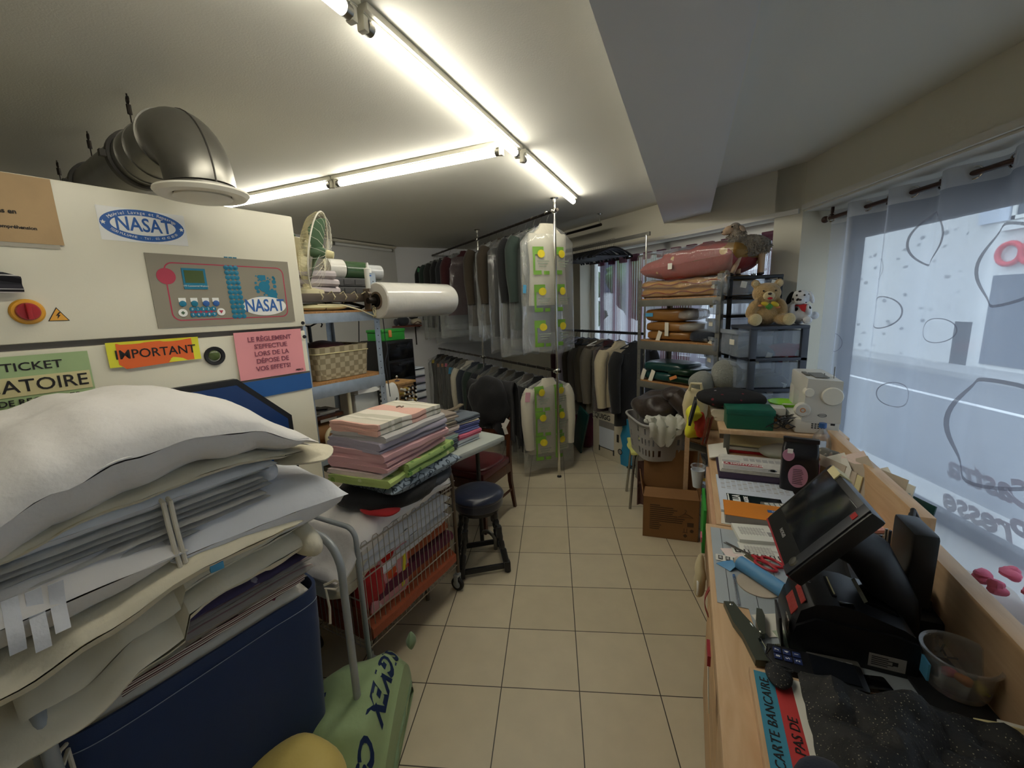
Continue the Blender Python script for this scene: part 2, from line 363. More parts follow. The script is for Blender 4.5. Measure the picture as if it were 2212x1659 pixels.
D['pink_stripe'] = lambda n: m_stripes(n, [(0, hx('e0b3a4')), (.34, hx('d8d2c2')), (.5, hx('c9c5b4')), (.56, hx('e2ddd0')), (.62, hx('c9c5b4')), (.78, hx('e6dfd2'))], .30, 1)
cl('pink', 'd6a6a8'); cl('pink_pale', 'e2cfc8'); cl('pink_strong', 'd66a83'); cl('lilac_grey', 'a9a2b0'); cl('grey_soft', 'b5b2b0'); cl('periwinkle', '6d74ad'); cl('mint', 'a9c2b8'); cl('taupe', '8f8276'); cl('slate', '5d6672'); cl('peach', 'e0c4a4'); cl('cream_towel', 'd8ccb4'); cl('white_towel', 'd2d6d8'); cl('dusty_blue', '5d6680')
D['green_print'] = lambda n: m_dots(n, 'b2c678', ['6f9442', 'c9d79a', '86a850'], 16, .26)
D['green_print2'] = lambda n: m_dots(n, '9db86e', ['c98f86', '5f8a44', 'd5d9a0'], 22, .3)
D['swirl_grey'] = lambda n: m_wave(n, '8d9aa6', '3a444e')
def m_wave(n, c1, c2, sc=26, dist=14, rough=.9):
    k = N(n); w = k.n('TexWave'); w.inputs['Scale'].default_value = sc * .4; w.inputs['Distortion'].default_value = dist; w.inputs['Detail'].default_value = 1.5; w.inputs['Detail Scale'].default_value = 2.2; k.l(k.co(), w.inputs[0])
    k.base(k.ramp(w.outputs[0], [(.12, hx(c2)), (.26, hx(c1))])); k.b.inputs['Roughness'].default_value = rough; return k.m
D['red_flower'] = lambda n: m_dots(n, 'd2959c', ['c0221d', 'd8d4de', 'c0221d', 'd05a2a'], 11, .46)
D['comfort_red'] = lambda n: m_dots(n, '96322c', ['c9a565', '96322c', 'd8bd84'], 9, .32, .5, .5)
D['comfort_yellow'] = lambda n: m_dots(n, 'b8822c', ['b8822c', 'c99a4e', '9a5a24'], 9, .25, .5, .5)
D['plaid'] = lambda n: m_stripes(n, [(0, hx('1b1a20')), (.5, hx('d8d4d0')), (.56, hx('1b1a20')), (.7, hx('b8b4b4')), (.74, hx('2a2830'))], .05, 2)
D['black_print'] = lambda n: m_dots(n, '0c0b0e', ['8a2530', 'c9b8b8', '0c0b0e', '0c0b0e', '6a1a26'], 20, .2)
D['glitter'] = lambda n: m_dots(n, '0b0b0c', ['8d8570', '0b0b0c', '5d584a', '0b0b0c', '0b0b0c'], 240, .3, .8, .7)
def m_weave(n):
    k = N(n); br = k.n('TexChecker'); br.inputs['Scale'].default_value = 1; br.inputs[1].default_value = hx('8f8468'); br.inputs[2].default_value = hx('b3a78a'); k.l(k.co(sc=(33, 33, 33)), br.inputs[0]); k.base(br.outputs[0]); k.b.inputs['Roughness'].default_value = .7
    k.bump(br.outputs[1], .8, .004); return k.m
D['weave'] = m_weave; D['wicker'] = lambda n: m_stripes(n, [(0, hx('a88e60')), (.5, hx('6e5836')), (.6, hx('b89e70'))], .009, 2)
# plastics etc
d('film_roll', 'e8e6de', .16, bump=(10, .5, 4, .01), trans=.25, coat=.6); d('roll_core', '6b5a4a', .7); D['poly'] = lambda n: film(n, .09, gl=.22); D['poly_thin'] = lambda n: film(n, .05, gl=.2); D['poly_milk'] = lambda n: film(n, .28, 'dfe3e0', gl=.3); D['poly_print'] = lambda n: film(n, .12, gl=.28)
D['clear'] = lambda n: film(n, .16, 'c9ced6', .2, (5, .2, 2)); D['drawer_clear'] = lambda n: film(n, .42, 'a9b4c2', .25, (3, .1, 2), .25); D['tub_clear'] = lambda n: film(n, .2, 'b8b4ae', .2, (6, .3, 2), .4); D['glass'] = lambda n: film(n, .0, 'ffffff', .02, (1, .0, 1), .18)
d('black_plastic', '101114', .38, bump=(300, .1, 2, .001)); d('black_matte', '17181b', .55); d('black_gloss', '0a0b0d', .15); d('screen', '14171c', .12); d('dark_grey', '2c2f36', .45); d('drawer_frame', '3a3f4a', .4); d('white_plastic', 'dcdcd6', .35); d('machine_white', 'cfccc2', .4); d('grey_plastic', '8b8884', .45); d('grey_mat', 'a9b2b8', .5, var=(3, .12)); d('green_plastic', '2c8a34', .4); d('teal_box', '0f6650', .45, var=(7, .3)); d('lime', '8ccf2e', .4); d('red_plastic', 'a83440', .35); d('blue_roll', '5a95c4', .5); d('red_handle', 'b32430', .35); d('red_strip', '9c2a34', .4); d('orange_cover', 'd98324', .5, var=(4, .1)); d('paper', 'dedcd2', .7); d('paper_grey', 'a7a5a5', .7); d('paper_blue', 'c8d0dc', .7); d('envelope', 'c2b5a3', .7, var=(8, .15)); d('pink_label', 'bf8aa4', .5); d('coffee_bag', '17161b', .28, bump=(20, .5, 4, .006)); d('purple_dark', '2a1c36', .5); d('folder_green', '2f9a3c', .45); d('stapler', '565b50', .35, .5); d('tape_yellow', 'd5cd8e', .4); d('candy_blue', '1f6f9c', .3); d('navy_plastic', '22305e', .4); d('cardboard', '8a6238', .75, var=(5, .1)); d('cardboard_in', '6f4d2a', .8); d('box_side', 'c9c2ae', .6, var=(5, .06)); d('box_blue', '2a86b0', .55); d('box_top', 'b09c78', .7); d('brown_pack', '8a5f2c', .35, bump=(16, .5, 4, .008), coat=.3); d('green_pack', '143c3a', .3, bump=(12, .5, 4, .008), coat=.4); d('dark_green_pack', '123020', .3, bump=(12, .5, 4, .008), coat=.4); d('ticket', 'd9d4c4', .6); d('tag_blue', '4f9bc4', .6); d('tag_yellow', 'd3bd4e', .6); d('tag_pink', 'd8a4b0', .6); d('tag_orange', 'cf8246', .6); d('tag_green', '3a8a56', .6); d('sticker_yellow', 'e3d335', .6)
d('pale_plastic', 'b9c0b9', .5, bump=(200, .15, 2, .002)); d('brick_red', '7a3428', .7); d('wood_stick', '6e2c18', .4); d('gold', 'b9a04a', .4)
# plush
d('bear', 'b99a68', .95, bump=(120, .9, 3, .01), sheen=.4, var=(40, .15)); d('bear_pale', 'd3c094', .95, bump=(120, .8, 3, .01), sheen=.4); d('bear_foot', 'cbb98c', .95, bump=(90, .7, 3, .01), sheen=.4); d('sheep_face', 'c2a487', .9, bump=(90, .3, 3, .005)); d('fleece', '9c9080', .95, bump=(60, 1.0, 5, .02), sheen=.3, var=(14, .25)); d('nose', '241a16', .4)
D['dog'] = lambda n: m_dots(n, 'dedede', ['141416'], 17, .3, .8)
d('dog_white', 'e4e4e4', .95, bump=(100, .8, 3, .01)); d('dog_black', '121214', .95, bump=(100, .8, 3, .01)); d('scarf_red', 'c02228', .6); d('bow_yellow', 'cfb52e', .5); d('bow_green', '4a8a30', .5)
# garments
for i_, c_ in enumerate(['2a2b2a', '3b0f14', '3d3428', '191a1c', '2c3a34', '343a44', '4a4438', '24262c', '6a6458', '2f2620', '1d2430', '55504a']): cl('coat%d' % i_, c_, bump=(60, .4, 3, .006))
cl('shirt_white', 'cfcab8', bump=(20, .5, 4, .008)); cl('quilt_cream', 'c2b699', bump=(30, .4, 2, .008)); cl('quilt_maroon', '3a0e14', bump=(24, .5, 2, .01))
def m_strings(n):
    k = N(n); x = k.n('SeparateXYZ'); k.l(k.co(), x.inputs[0]); return None
D['curtain'] = lambda n: sheer(n, 'dfe6f4', .42, .62); D['curtain_band'] = lambda n: sheer(n, 'd9dcdf', .75, .5); D['curtain_ring_print'] = lambda n: sheer(n, '8d8f9c', .75, .4)
D['string_rose'] = lambda n: sheer(n, '9c6a78', .8, .45); D['string_white'] = lambda n: sheer(n, 'd6d2dc', .75, .5); D['string_plum'] = lambda n: sheer(n, '7a4c5e', .85, .4)
d('rod_brown', '3b221a', .35); d('letter_red', '7a2a4a', .5)
# outside
def m_stone(n):
    k = N(n); vo = k.n('TexVoronoi'); vo.inputs['Scale'].default_value = 2.6; k.l(k.co(sc=(1, 1, 1.7)), vo.inputs['Vector']); nz = k.n('TexNoise'); nz.inputs['Scale'].default_value = 5; nz.inputs['Detail'].default_value = 4; k.l(k.co(), nz.inputs[0])
    k.base(k.ramp(k.math('ADD', vo.outputs[0], k.math('MULTIPLY', nz.outputs[0], .5)), [(.36, hx('8d8f92')), (.5, hx('dcdcda'))])); k.b.inputs['Roughness'].default_value = .9; return k.m
D['stone'] = m_stone; d('plaster_out', 'dfdfdc', .9, var=(2, .06)); d('road', '74777c', .9, var=(3, .06)); d('pavement', 'a9a9a8', .9); d('road_white', 'e6e6e6', .8); d('shutter', '5d6470', .7); d('foliage', '4a6a3a', .9, var=(3, .5)); d('bark', '4a3b2c', .9); d('glass_dark', '46505c', .15); d('sign_red', 'd0323c', .5)
d('dark_chrome', '3a342e', .3, .9)
D['linen_print'] = lambda n: m_dots(n, 'bdb4b6', ['8a8aa8', 'bdb4b6', 'bdb4b6'], 12, .2)
d('dark_crate', '3c3c3e', .6); d('green_film', '2f4a2c', .25, coat=.5); D['poly_roll'] = lambda n: std(n, 'c9ccce', .15, trans=.3, coat=.6); d('canister_plastic', 'bfc0ba', .35); d('navy_lid', '2d5a94', .4)
d('print_green', '6f9e3c', .4); d('print_yellow', 'd8c62e', .4); d('print_text', '8f9a86', .5); d('ticket_green', '3a8a56', .6)
d('comfort_piping', '8a3a20', .7); d('comfort_gold', '9c7434', .7, bump=(12, .5, 4, .01)); d('seat_yellow', 'c9cc78', .4); d('grey_plastic2', '9a9896', .4); d('ink_soft', '4a3420', .8); D['brown_print'] = lambda n: m_dots(n, '5e4038', ['8a6a5a', '3a2420', '9a7a6a'], 20, .3); d('peach_bow', 'd08a5a', .6); d('tag_red', 'cf3c22', .5)
D['cabinet_in'] = lambda n: m_wood(n, '8a6a4a', '9c7a56', (9, 1.5, 9)); d('teal_body', '0c5a40', .5); d('lime_yellow', 'b8bf2a', .5); d('newsprint', 'cfcdc6', .7, var=(40, .12)); d('masthead', '9c2a36', .6); d('pages_grey', '9b9894', .7); d('green_card', '6f7a68', .7); D['speckle'] = lambda n: m_dots(n, '6a6862', ['9a988e', '4a4844', '8a7a70'], 60, .4); d('leaf_green', '7f9a80', .6); d('ticket_paper', 'd9d8ce', .6); d('ink_grey', '3c3a38', .7); d('paper_mint', 'b4c4ac', .7); d('cup_red', '5e1a1c', .4); d('notice_blue', '3c8aa6', .6); d('notice_red', 'c23a3a', .6)
# ================================================================ the room shell
fl = [(-2.2, 5.95), (-.867, 6.885), (1.74, 3.24), (1.74, -1.6), (-5.88, -1.6)]
b = B(); b.prism(fl, -.06, 0); struct('floor', b, 'floor')
b = B(); b.prism([(-2.3, 6.2), (-.8, 7.3), (2.3, 3.6), (2.3, -1.7), (-6.1, -1.7)], 2.5, 2.62); struct('ceiling', b, 'ceiling')
b = B(); b.box(-.245, .135, -1.3, 4.4, 2.317, 2.51); o = struct('ceiling_beam', b, 'beam'); place(o, (0, 0, 0), AB); o['kind'] = 'structure'
def wall(name, p, q, t, z0, z1, m):
    """a wall standing on the line p-q, with its thickness t to the left of p->q"""
    dx, dy = q[0] - p[0], q[1] - p[1]; l = math.hypot(dx, dy); n_ = (-dy / l * t, dx / l * t)
    b = B(); b.prism([p, q, (q[0] + n_[0], q[1] + n_[1]), (p[0] + n_[0], p[1] + n_[1])], z0, z1); return struct(name, b, m)
wall('wall_left', (-5.88, -1.6), (-2.2, 5.95), .15, 0, 2.5, 'wall_grey')
wall('wall_back', (-2.2, 5.95), (-.867, 6.885), .15, 0, 2.5, 'wall_white')
wall('wall_front', (1.74, -1.6), (-5.88, -1.6), .15, 0, 2.5, 'wall')
# canted window wall: local X = outwards (3.295 is the inner face), local Y = along the wall
b = B(); XW = 3.295
b.box(XW, XW + .25, 1.817, 4.047, 2.172, 2.5); b.box(XW, XW + .25, 1.817, 4.047, 0, .32); b.box(XW, XW + .25, 4.047, 6.12, 0, 2.5); b.box(XW, XW + .2, 1.64, 1.817, 2.172, 2.5)
place(struct('wall_canted', b, 'wall'), (0, 0, 0), AW)
P_ = lambda x, y: toW(AW, x, y)[:2]
b = B(); b.prism([P_(XW, 1.626), (2.12, 3.24), P_(XW + .25, 1.6), P_(XW + .25, 1.817), P_(XW, 1.817)], 0, 2.5); struct('wall_pier', b, 'wall')
# street wall: inner face x = 1.74
b = B(); b.box(1.74, 2.12, -1.6, 3.24, 2.19, 2.5); b.box(1.74, 2.12, -1.6, 3.24, 0, .36); b.box(1.74, 2.12, -1.75, -1.3, .36, 2.19)
struct('wall_right', b, 'wall')
b = B(); b.box(1.722, 1.742, -1.6, 3.23, 2.19, 2.222); b.box(1.742, 2.12, -1.3, 3.23, 2.178, 2.19); struct('trim_1', b, 'trim')
b = B(); b.box(XW - .016, XW, 1.65, 4.3, 2.172, 2.205); place(struct('trim_2', b, 'trim'), (0, 0, 0), AW)
b = B(); b.box(1.70, 2.12, -1.3, 3.2, .33, .37); struct('trim_3', b, 'trim')
# street window with red lettering stuck on the pane
wf = B(); wf.box(2.06, 2.12, -1.3, 3.24, .36, .43); wf.box(2.06, 2.12, -1.3, 3.24, 1.98, 2.19)
for y in (-1.3, .62, 3.18): wf.box(2.06, 2.12, y, y + .06, .36, 2.19)
w1 = struct('window_1', wf, 'dark_grey')
b = B(); b.box(2.088, 2.094, -1.26, 3.2, .42, 1.99); struct('pane', b, 'glass', w1)
b = B()
for s_, y, z, sz in (('Castra', 2.1, .68, .165), ('Presse', 2.1, .5, .165)):
    b.text(s_, sz, shear=.32, depth=.0005, bold=.006, plane='x', loc=(2.096, y, z))
struct('lettering', b, 'letter_red', w1)
# canted window
wf = B()
for y0, y1 in ((1.817, 1.87), (2.88, 2.95), (3.98, 4.047)): wf.box(XW + .17, XW + .23, y0, y1, .32, 2.172)
wf.box(XW + .17, XW + .23, 1.817, 4.047, .32, .4); wf.box(XW + .17, XW + .23, 1.817, 4.047, 2.1, 2.172); wf.box(XW + .17, XW + .23, 1.817, 4.047, 1.02, 1.07)
w2 = place(struct('window_2', wf, 'white_plastic'), (0, 0, 0), AW)
b = B(); b.box(XW + .197, XW + .203, 1.83, 4.03, .34, 2.16); struct('pane', b, 'glass', w2)
# daylight portals (they only guide sampling of the sky through the two windows)
def portal(x, y, z, rz, w, h):
    l = bpy.data.lights.new('window_portal', 'AREA'); l.shape = 'RECTANGLE'; l.size = w; l.size_y = h; l.cycles.is_portal = True
    o = bpy.data.objects.new('window_portal', l); COL.objects.link(o); o.location = (x, y, z); o.rotation_euler = (PI / 2, 0, rz)
portal(2.16, .95, 1.27, PI / 2, 4.5, 1.8)
pw = toW(AW, XW + .28, 2.93); portal(pw[0], pw[1], 1.24, PI / 2 - math.radians(AW), 2.2, 1.84)

# ================================================================ outside: street, house fronts, tree
b = B(); b.box(2.5, 40, -30, 40, -.25, -.15); b.box(-8, 2.5, 7.6, 40, -.25, -.15); struct('street_floor', b, 'road')
b = B(); b.box(2.13, 3.3, -20, 30, -.15, -.06); b.box(8.1, 9.0, -20, 30, -.15, -.04); struct('pavement_floor', b, 'pavement')
b = B(); b.box(6.35, 6.47, -20, 30, -.15, -.145); struct('road_line_floor', b, 'road_white')
t = thing('house_front', 'pale rubble stone house front across the street, with grey shuttered entrance', 'building', (9.0, 0, -.1))
b = B(); b.box(0, .5, -12, 15, 0, 7); ob('wall', b, 'stone', t)
b = B(); b.box(-.03, .02, 9.95, 11.0, 0, 1.0); b.box(-.03, .02, 2, 10.35, 0, 7); ob('plaster', b, 'plaster_out', t)
b = B(); b.box(-.06, 0, 7.6, 9.65, .15, 1.95); ob('door', b, 'shutter', t)
b = B(); b.box(-.05, 0, 8.85, 9.45, 3.0, 4.4); w_ = ob('window', b, 'glass_dark', t)
b = B()
for y in (8.85, 9.12, 9.4): b.box(-.08, 0, y, y + .07, 3.0, 4.4)
for z in (3.0, 3.5, 4.33): b.box(-.08, 0, 8.85, 9.47, z, z + .07)
ob('frame', b, 'white_plastic', w_)
b = B(); b.box(-.1, 0, 9.5, 10.1, 3.0, 4.4); ob('shutter', b, 'paper_blue', t)
b = B(); b.box(-.16, 0, 8.7, 9.6, 2.8, 2.95); ob('sill', b, 'plaster_out', t)
b = B(); b.tube([(-.12, 9.35 + .22 * cos(a), 2.35 + .2 * sin(a)) for a in [i * PI / 10 for i in range(20)]], .05, 8, True); b.tube([(-.12, 8.92 + .22 * cos(a), 2.33 + .2 * sin(a)) for a in [i * PI / 10 for i in range(20)]], .05, 8, True); ob('sign', b, 'sign_red', t)
t = thing('corner_house', 'white rendered house with small windows beyond the rose string curtain', 'building', (0, 18.5, -.15), -10)
b = B(); b.box(-9, 7, 0, 5, 0, 6.5); ob('wall', b, 'plaster_out', t)
for x in (-4.5, -1.2, 2.2, 5):
    b = B(); b.box(x, x + 1, -.06, .1, 2.2, 3.6); ob('window', b, 'glass_dark', t)
b = B(); b.box(-9.3, 8.3, -.4, 5.3, 6.5, 7); ob('roof', b, 'brick_red', t)
for k, (x, y, h, r) in enumerate(((2.9, 12.6, 3.4, 1.2), (.6, 13.5, 2.6, .9))):
    t = thing('street_tree', ['bushy green tree by the street, nearer the stone house', 'smaller green shrub before the white corner house'][k], 'tree', (x, y, -.15))
    b = B(); b.cyl((0, 0, 0), (0, 0, h * .6), .09, .06, 10); ob('trunk', b, 'bark', t)
    b = B()
    for q in range(7): b.lump((r * .5 * cos(q * 2.4), r * .5 * sin(q * 2.4), h * .55 + .17 * h * (q % 3)), (r * 1.3, r * 1.3, r), 2, .22, 4, q + k * 9, 20, 12)
    ob('crown', b, 'foliage', t)

# ================================================================ fluorescent lamps on the ceiling
def batten(y0, y1, label, group, horiz=False, lit=True, x=-.905, w=.03, z=2.5):
    """local y along the lamp"""
    L = y1 - y0
    t = thing('fluorescent_lamp', label, 'lamp', (0, 0, z), 0, group)
    b = B(); b.box(-w, w, 0, L, -.022, 0, .003); b.box(-w * .55, w * .55, 0, L, -.027, -.02); ob('housing', b, 'lamp_body', t)
    for yy in (0.0, L - .022):
        b = B(); b.box(-.014, .014, yy, yy + .022, -.068, -.02, .004); ob('lamp_holder', b, 'lamp_body', t)
    b = B(); b.cyl((0, .03, -.047), (0, L - .03, -.047), .019, n=16); ob('tube', b, 'tube_lit' if lit else 'tube_off', t)
    for yy in (.02, L - .045):
        b = B(); b.cyl((0, yy, -.047), (0, yy + .025, -.047), .0195, n=16); ob('tube_cap', b, 'steel', t)
    return t
def put(t, a, x, y, z=2.5): place(t, toW(a, x, y, z), a)
G = 'ceiling fluorescent lamps'
put(batten(0, 1.2, 'lit ceiling tube nearest the viewer, cut by the picture edge', G), AB, -.925, -.09)
put(batten(0, 1.25, 'long lit ceiling tube in the middle of the run beside the beam', G), AB, -.925, 1.135)
put(batten(0, 1.23, 'lit ceiling tube at the far end, above the chrome pole', G), AB, -.925, 2.44)
put(batten(0, 1.22, 'lit crosswise ceiling tube that joins the long run', G), AB - 90, 2.29, .975)
put(batten(0, 1.22, 'lit crosswise ceiling tube farther along, over the white dryer', G), AB - 90, 2.29, 2.21)
t = batten(0, 1.0, 'unlit twin fluorescent lamp high on the back wall, behind the fan', 'wall lamps', lit=False, w=.06)
place(t, (-2.635, 5.0, 2.49), 25.5)
# ================================================================ the industrial dryer; local x = 0 is its front, local y runs along the front
MZ = toW(AM, -2.0, 0)
t = thing('tumble_dryer', 'tall cream industrial tumble dryer with blue stripe and grey control panel', 'dryer', MZ, AM)
Y0, Y1 = -.36, 1.164
b = B(); b.box(-.95, -.004, Y0, Y1, 0, 1.535, .006); ob('body', b, 'cream_metal', t)
b = B(); b.box(-.95, .012, Y0, Y1, 1.556, 2.067, .008); ob('upper_cabinet', b, 'cream_metal', t)
b = B(); b.box(-.93, -.012, Y0 + .01, Y1 - .004, 1.535, 1.556); ob('seam', b, 'seam', t)
b = B(); b.box(-.006, .002, Y0 + .002, Y1 - .004, 1.247, 1.326); ob('stripe', b, 'machine_blue', t)
b = B(); b.box(-.006, .0025, Y0 + .002, Y1 - .004, 1.326, 1.334); ob('stripe_edge', b, 'seam', t)
def octa(cy, cz, h, k, c): return [(cy - h + c, cz - k), (cy + h - c, cz - k), (cy + h, cz - k + c), (cy + h, cz + k - c), (cy + h - c, cz + k), (cy - h + c, cz + k), (cy - h, cz + k - c), (cy - h, cz - k + c)]
dr = None
b = B(); b.prism(octa(.62, .985, .405, .365, .21), -.01, .03, 'x'); dr = ob('door', b, 'gasket', t)
b = B(); b.prism(octa(.62, .985, .38, .34, .195), .02, .04, 'x'); ob('door_panel', b, 'door_blue', dr)
b = B(); b.lathe([(.2, .035), (.235, .05), (.24, .06), (.22, .065), (.2, .06)], 36, (0, .62, .985), 'x'); ob('door_window_ring', b, 'gasket', dr)
for z in (1.505, 1.572):
    b = B(); b.lathe([(.0001, .016), (.008, .016), (.009, .010)], 12, (0, 1.149, z), 'x', False); ob('screw', b, 'gasket', t)
b = B(); b.lathe([(.036, -.01), (.039, .004), (.037, .008), (.026, .006), (.024, -.006), (.0001, -.006)], 28, (0, .757, 1.457), 'x', False); ph = ob('peephole', b, 'gasket', t)
b = B(); b.lathe([(.02, -.006), (.021, .004), (.017, .008), (.0001, .011)], 24, (0, .755, 1.459), 'x', False); ob('peephole_lens', b, 'lcd', ph)
# control panel
b = B(); b.box(.008, .016, .583, 1.111, 1.582, 1.857); cp = ob('control_panel', b, 'panel_grey', t)
X = .0165
def ring(y0, y1, z0, z1, r, w):
    pts = []
    for cx, cz, a0 in ((y1 - r, z1 - r, 0), (y0 + r, z1 - r, 90), (y0 + r, z0 + r, 180), (y1 - r, z0 + r, 270)):
        pts += [(cx + r * cos(math.radians(a0 + q * 15)), cz + r * sin(math.radians(a0 + q * 15))) for q in range(7)]
    return pts
b = B(); o_ = ring(.632, 1.083, 1.606, 1.828, .03, .004); i_ = ring(.6365, 1.0785, 1.6105, 1.8235, .026, .004); n_ = len(o_)
b.add([(X, *p) for p in o_] + [(X, *p) for p in i_], [(k, (k + 1) % n_, n_ + (k + 1) % n_, n_ + k) for k in range(n_)]); ob('red_outline', b, 'panel_red', cp)
b = B(); b.lathe([(.03, 0), (.03, .001), (.0001, .001)], 24, (X, .636, 1.775), 'x', False); ob('speaker_grille', b, 'panel_red', cp)
b = B(); b.box(X, X + .002, .687, .767, 1.728, 1.808); dp = ob('display', b, 'panel_teal', cp)
b = B(); b.box(X + .001, X + .003, .694, .759, 1.752, 1.80); ob('display_glass', b, 'lcd', dp)
b = B(); b.text('V73 Commercial Washers', .008, plane='x', loc=(X + .003, .727, 1.74)); ob('lettering', b, 'white_label', dp)
b = B()
for r in range(11):
    for c in range(3): b.lathe([(.0098, 0), (.0098, .0012), (.0001, .003)], 14, (X, .846 + .018 * c + .0005 * r, 1.818 - .0202 * r), 'x', False)
ob('symbol_column', b, 'panel_teal', cp)
b = B()
for q in range(3): b.box(X - .004, X - .0005, .846 + .017 * q, .859 + .017 * q, 1.857, 1.862)
ob('symbol_tabs', b, 'panel_teal', cp)
for q, yy in enumerate((.673, .712, .752, .788)):
    b = B(); b.box(X, X + .0012, yy - .012, yy + .012, 1.678, 1.694); pl = ob('button_plate', b, 'white_label', cp)
    b = B(); b.lathe([(.0115, 0), (.0115, .003), (.009, .004), (.0001, .004)], 18, (X, yy, 1.672), 'x', False); ob('button', b, 'ink_blue' if q > 1 else 'panel_teal', pl)
for yy, c_, sh in ((.668, 'fan_green', 0), (.801, 'panel_red', 1)):
    b = B(); b.lathe([(.015, 0), (.015, .003), (.0001, .003)], 22, (X, yy, 1.637), 'x', False); pl = ob('button', b, 'white_label', cp)
    b = B(); b.prism([(yy - .007, 1.637), (yy, 1.63), (yy + .007, 1.637), (yy, 1.644)] if not sh else [(yy, 1.63), (yy + .008, 1.643), (yy - .008, 1.643)], X + .003, X + .0042, 'x'); ob('button_mark', b, c_, pl)
b = B(); b.box(X, X + .0008, .694, .781, 1.633, 1.645); ob('keypad_band', b, 'panel_red', cp)
for q in range(10):
    yy, zz = .701 + .0185 * (q % 5), (1.65 if q < 5 else 1.628)
    b = B(); b.lathe([(.0098, 0), (.0098, .0022), (.0001, .003)], 16, (X, yy, zz), 'x', False); k_ = ob('key', b, 'panel_teal', cp)
    b = B(); b.text(str(q), .012, plane='x', loc=(X + .0032, yy, zz)); ob('numeral', b, 'white_label', k_)
b = B(); rnd = random.Random(5)
for q in range(26):
    yy, zz = .955 + rnd.random() * .085, 1.69 + rnd.random() * .1; r = .003 + rnd.random() * .007; b.lathe([(r, 0), (r, .0008), (.0001, .0008)], 10, (X, yy, zz), 'x', False)
b.lathe([(.024, 0), (.024, .0009), (.0001, .0009)], 20, (X, .99, 1.742), 'x', False); b.box(X, X + .0009, .96, 1.04, 1.683, 1.70); b.box(X, X + .0009, 1.0, 1.04, 1.70, 1.727); b.box(X, X + .0009, .972, 1.0, 1.77, 1.792)
ob('pictogram', b, 'panel_teal', cp)
def ell(b, cy, cz, ry, rz, x0, x1): b.prism([(cy + ry * cos(q * PI / 24), cz + rz * sin(q * PI / 24)) for q in range(48)], x0, x1, 'x')
b = B(); ell(b, .982, 1.657, .093, .041, X, X + .0012); lg = ob('logo_badge', b, 'white_label', cp)
b = B(); b.text('NASAT', .075, plane='x', loc=(X + .0018, .982, 1.657), sx=.72, bold=.0012); ob('lettering', b, 'ink_blue', lg)
# maker's label on the upper cabinet
X = .0125
b = B(); b.box(X, X + .0006, .476, .727, 1.892, 2.005); lb = ob('maker_label', b, 'white_label', t)
b = B(); ell(b, .6, 1.951, .121, .054, X + .0005, X + .0012); ob('label_oval', b, 'ink_blue', lb)
b = B(); ell(b, .6, 1.951, .094, .034, X + .001, X + .0016); ob('label_field', b, 'white_label', lb)
b = B(); b.text('NASAT', .066, plane='x', loc=(X + .002, .6, 1.951), sx=.78, bold=.001); ob('lettering', b, 'ink_blue', lb)
b = B()
def arc(txt, ry, rz, size, a0, a1, up=True):
    n_ = len(txt)
    for k, ch in enumerate(txt):
        if ch == ' ': continue
        a = math.radians(a0 + (a1 - a0) * k / (n_ - 1)); y, z = ry * cos(a), rz * sin(a)
        tx, tz = -ry * sin(a), rz * cos(a)
        if up: tx, tz = -tx, -tz
        b.text(ch, size, plane='x', loc=(X + .002, .6 + y, 1.951 + z), rot=math.atan2(tz, tx), depth=.0003)
arc('Matériel Lavage et Repassage', .106, .0435, .0155, 152, 28)
arc('72230 MULSANNE - Tél. 02 43 42 82 00', .106, .0435, .0115, 208, 332, False)
for sy in (.488, .712):
    b.prism([(sy + (.008 if q % 2 == 0 else .0035) * sin(q * PI / 5), 1.951 + (.008 if q % 2 == 0 else .0035) * cos(q * PI / 5)) for q in range(10)], X + .001, X + .002, 'x')
ob('lettering_small', b, 'white_label', lb)
# main switch and warning sign
b = B(); b.lathe([(.039, 0), (.039, .006), (.034, .012), (.0001, .012)], 32, (X, .266, 1.654), 'x', False); sw = ob('main_switch', b, 'switch_yellow', t)
b = B(); b.lathe([(.027, .01), (.027, .022), (.024, .028), (.0001, .028)], 28, (X, .266, 1.654), 'x', False); b.box(X + .02, X + .045, .26, .272, 1.629, 1.679, .003); ob('switch_knob', b, 'switch_red', sw)
b = B(); b.prism([(.3055, 1.6225), (.355, 1.6225), (.3302, 1.6665)], X, X + .001, 'x'); ws = ob('warning_sign', b, 'ink', t)
b = B(); b.prism([(.309, 1.6245), (.3515, 1.6245), (.3302, 1.6625)], X + .0005, X + .0014, 'x'); ob('warning_field', b, 'warn_yellow', ws)
b = B(); b.prism([(.334, 1.651), (.325, 1.639), (.330, 1.64), (.3275, 1.629), (.3365, 1.642), (.331, 1.6415), (.338, 1.650)], X + .001, X + .002, 'x'); ob('bolt_mark', b, 'ink', ws)
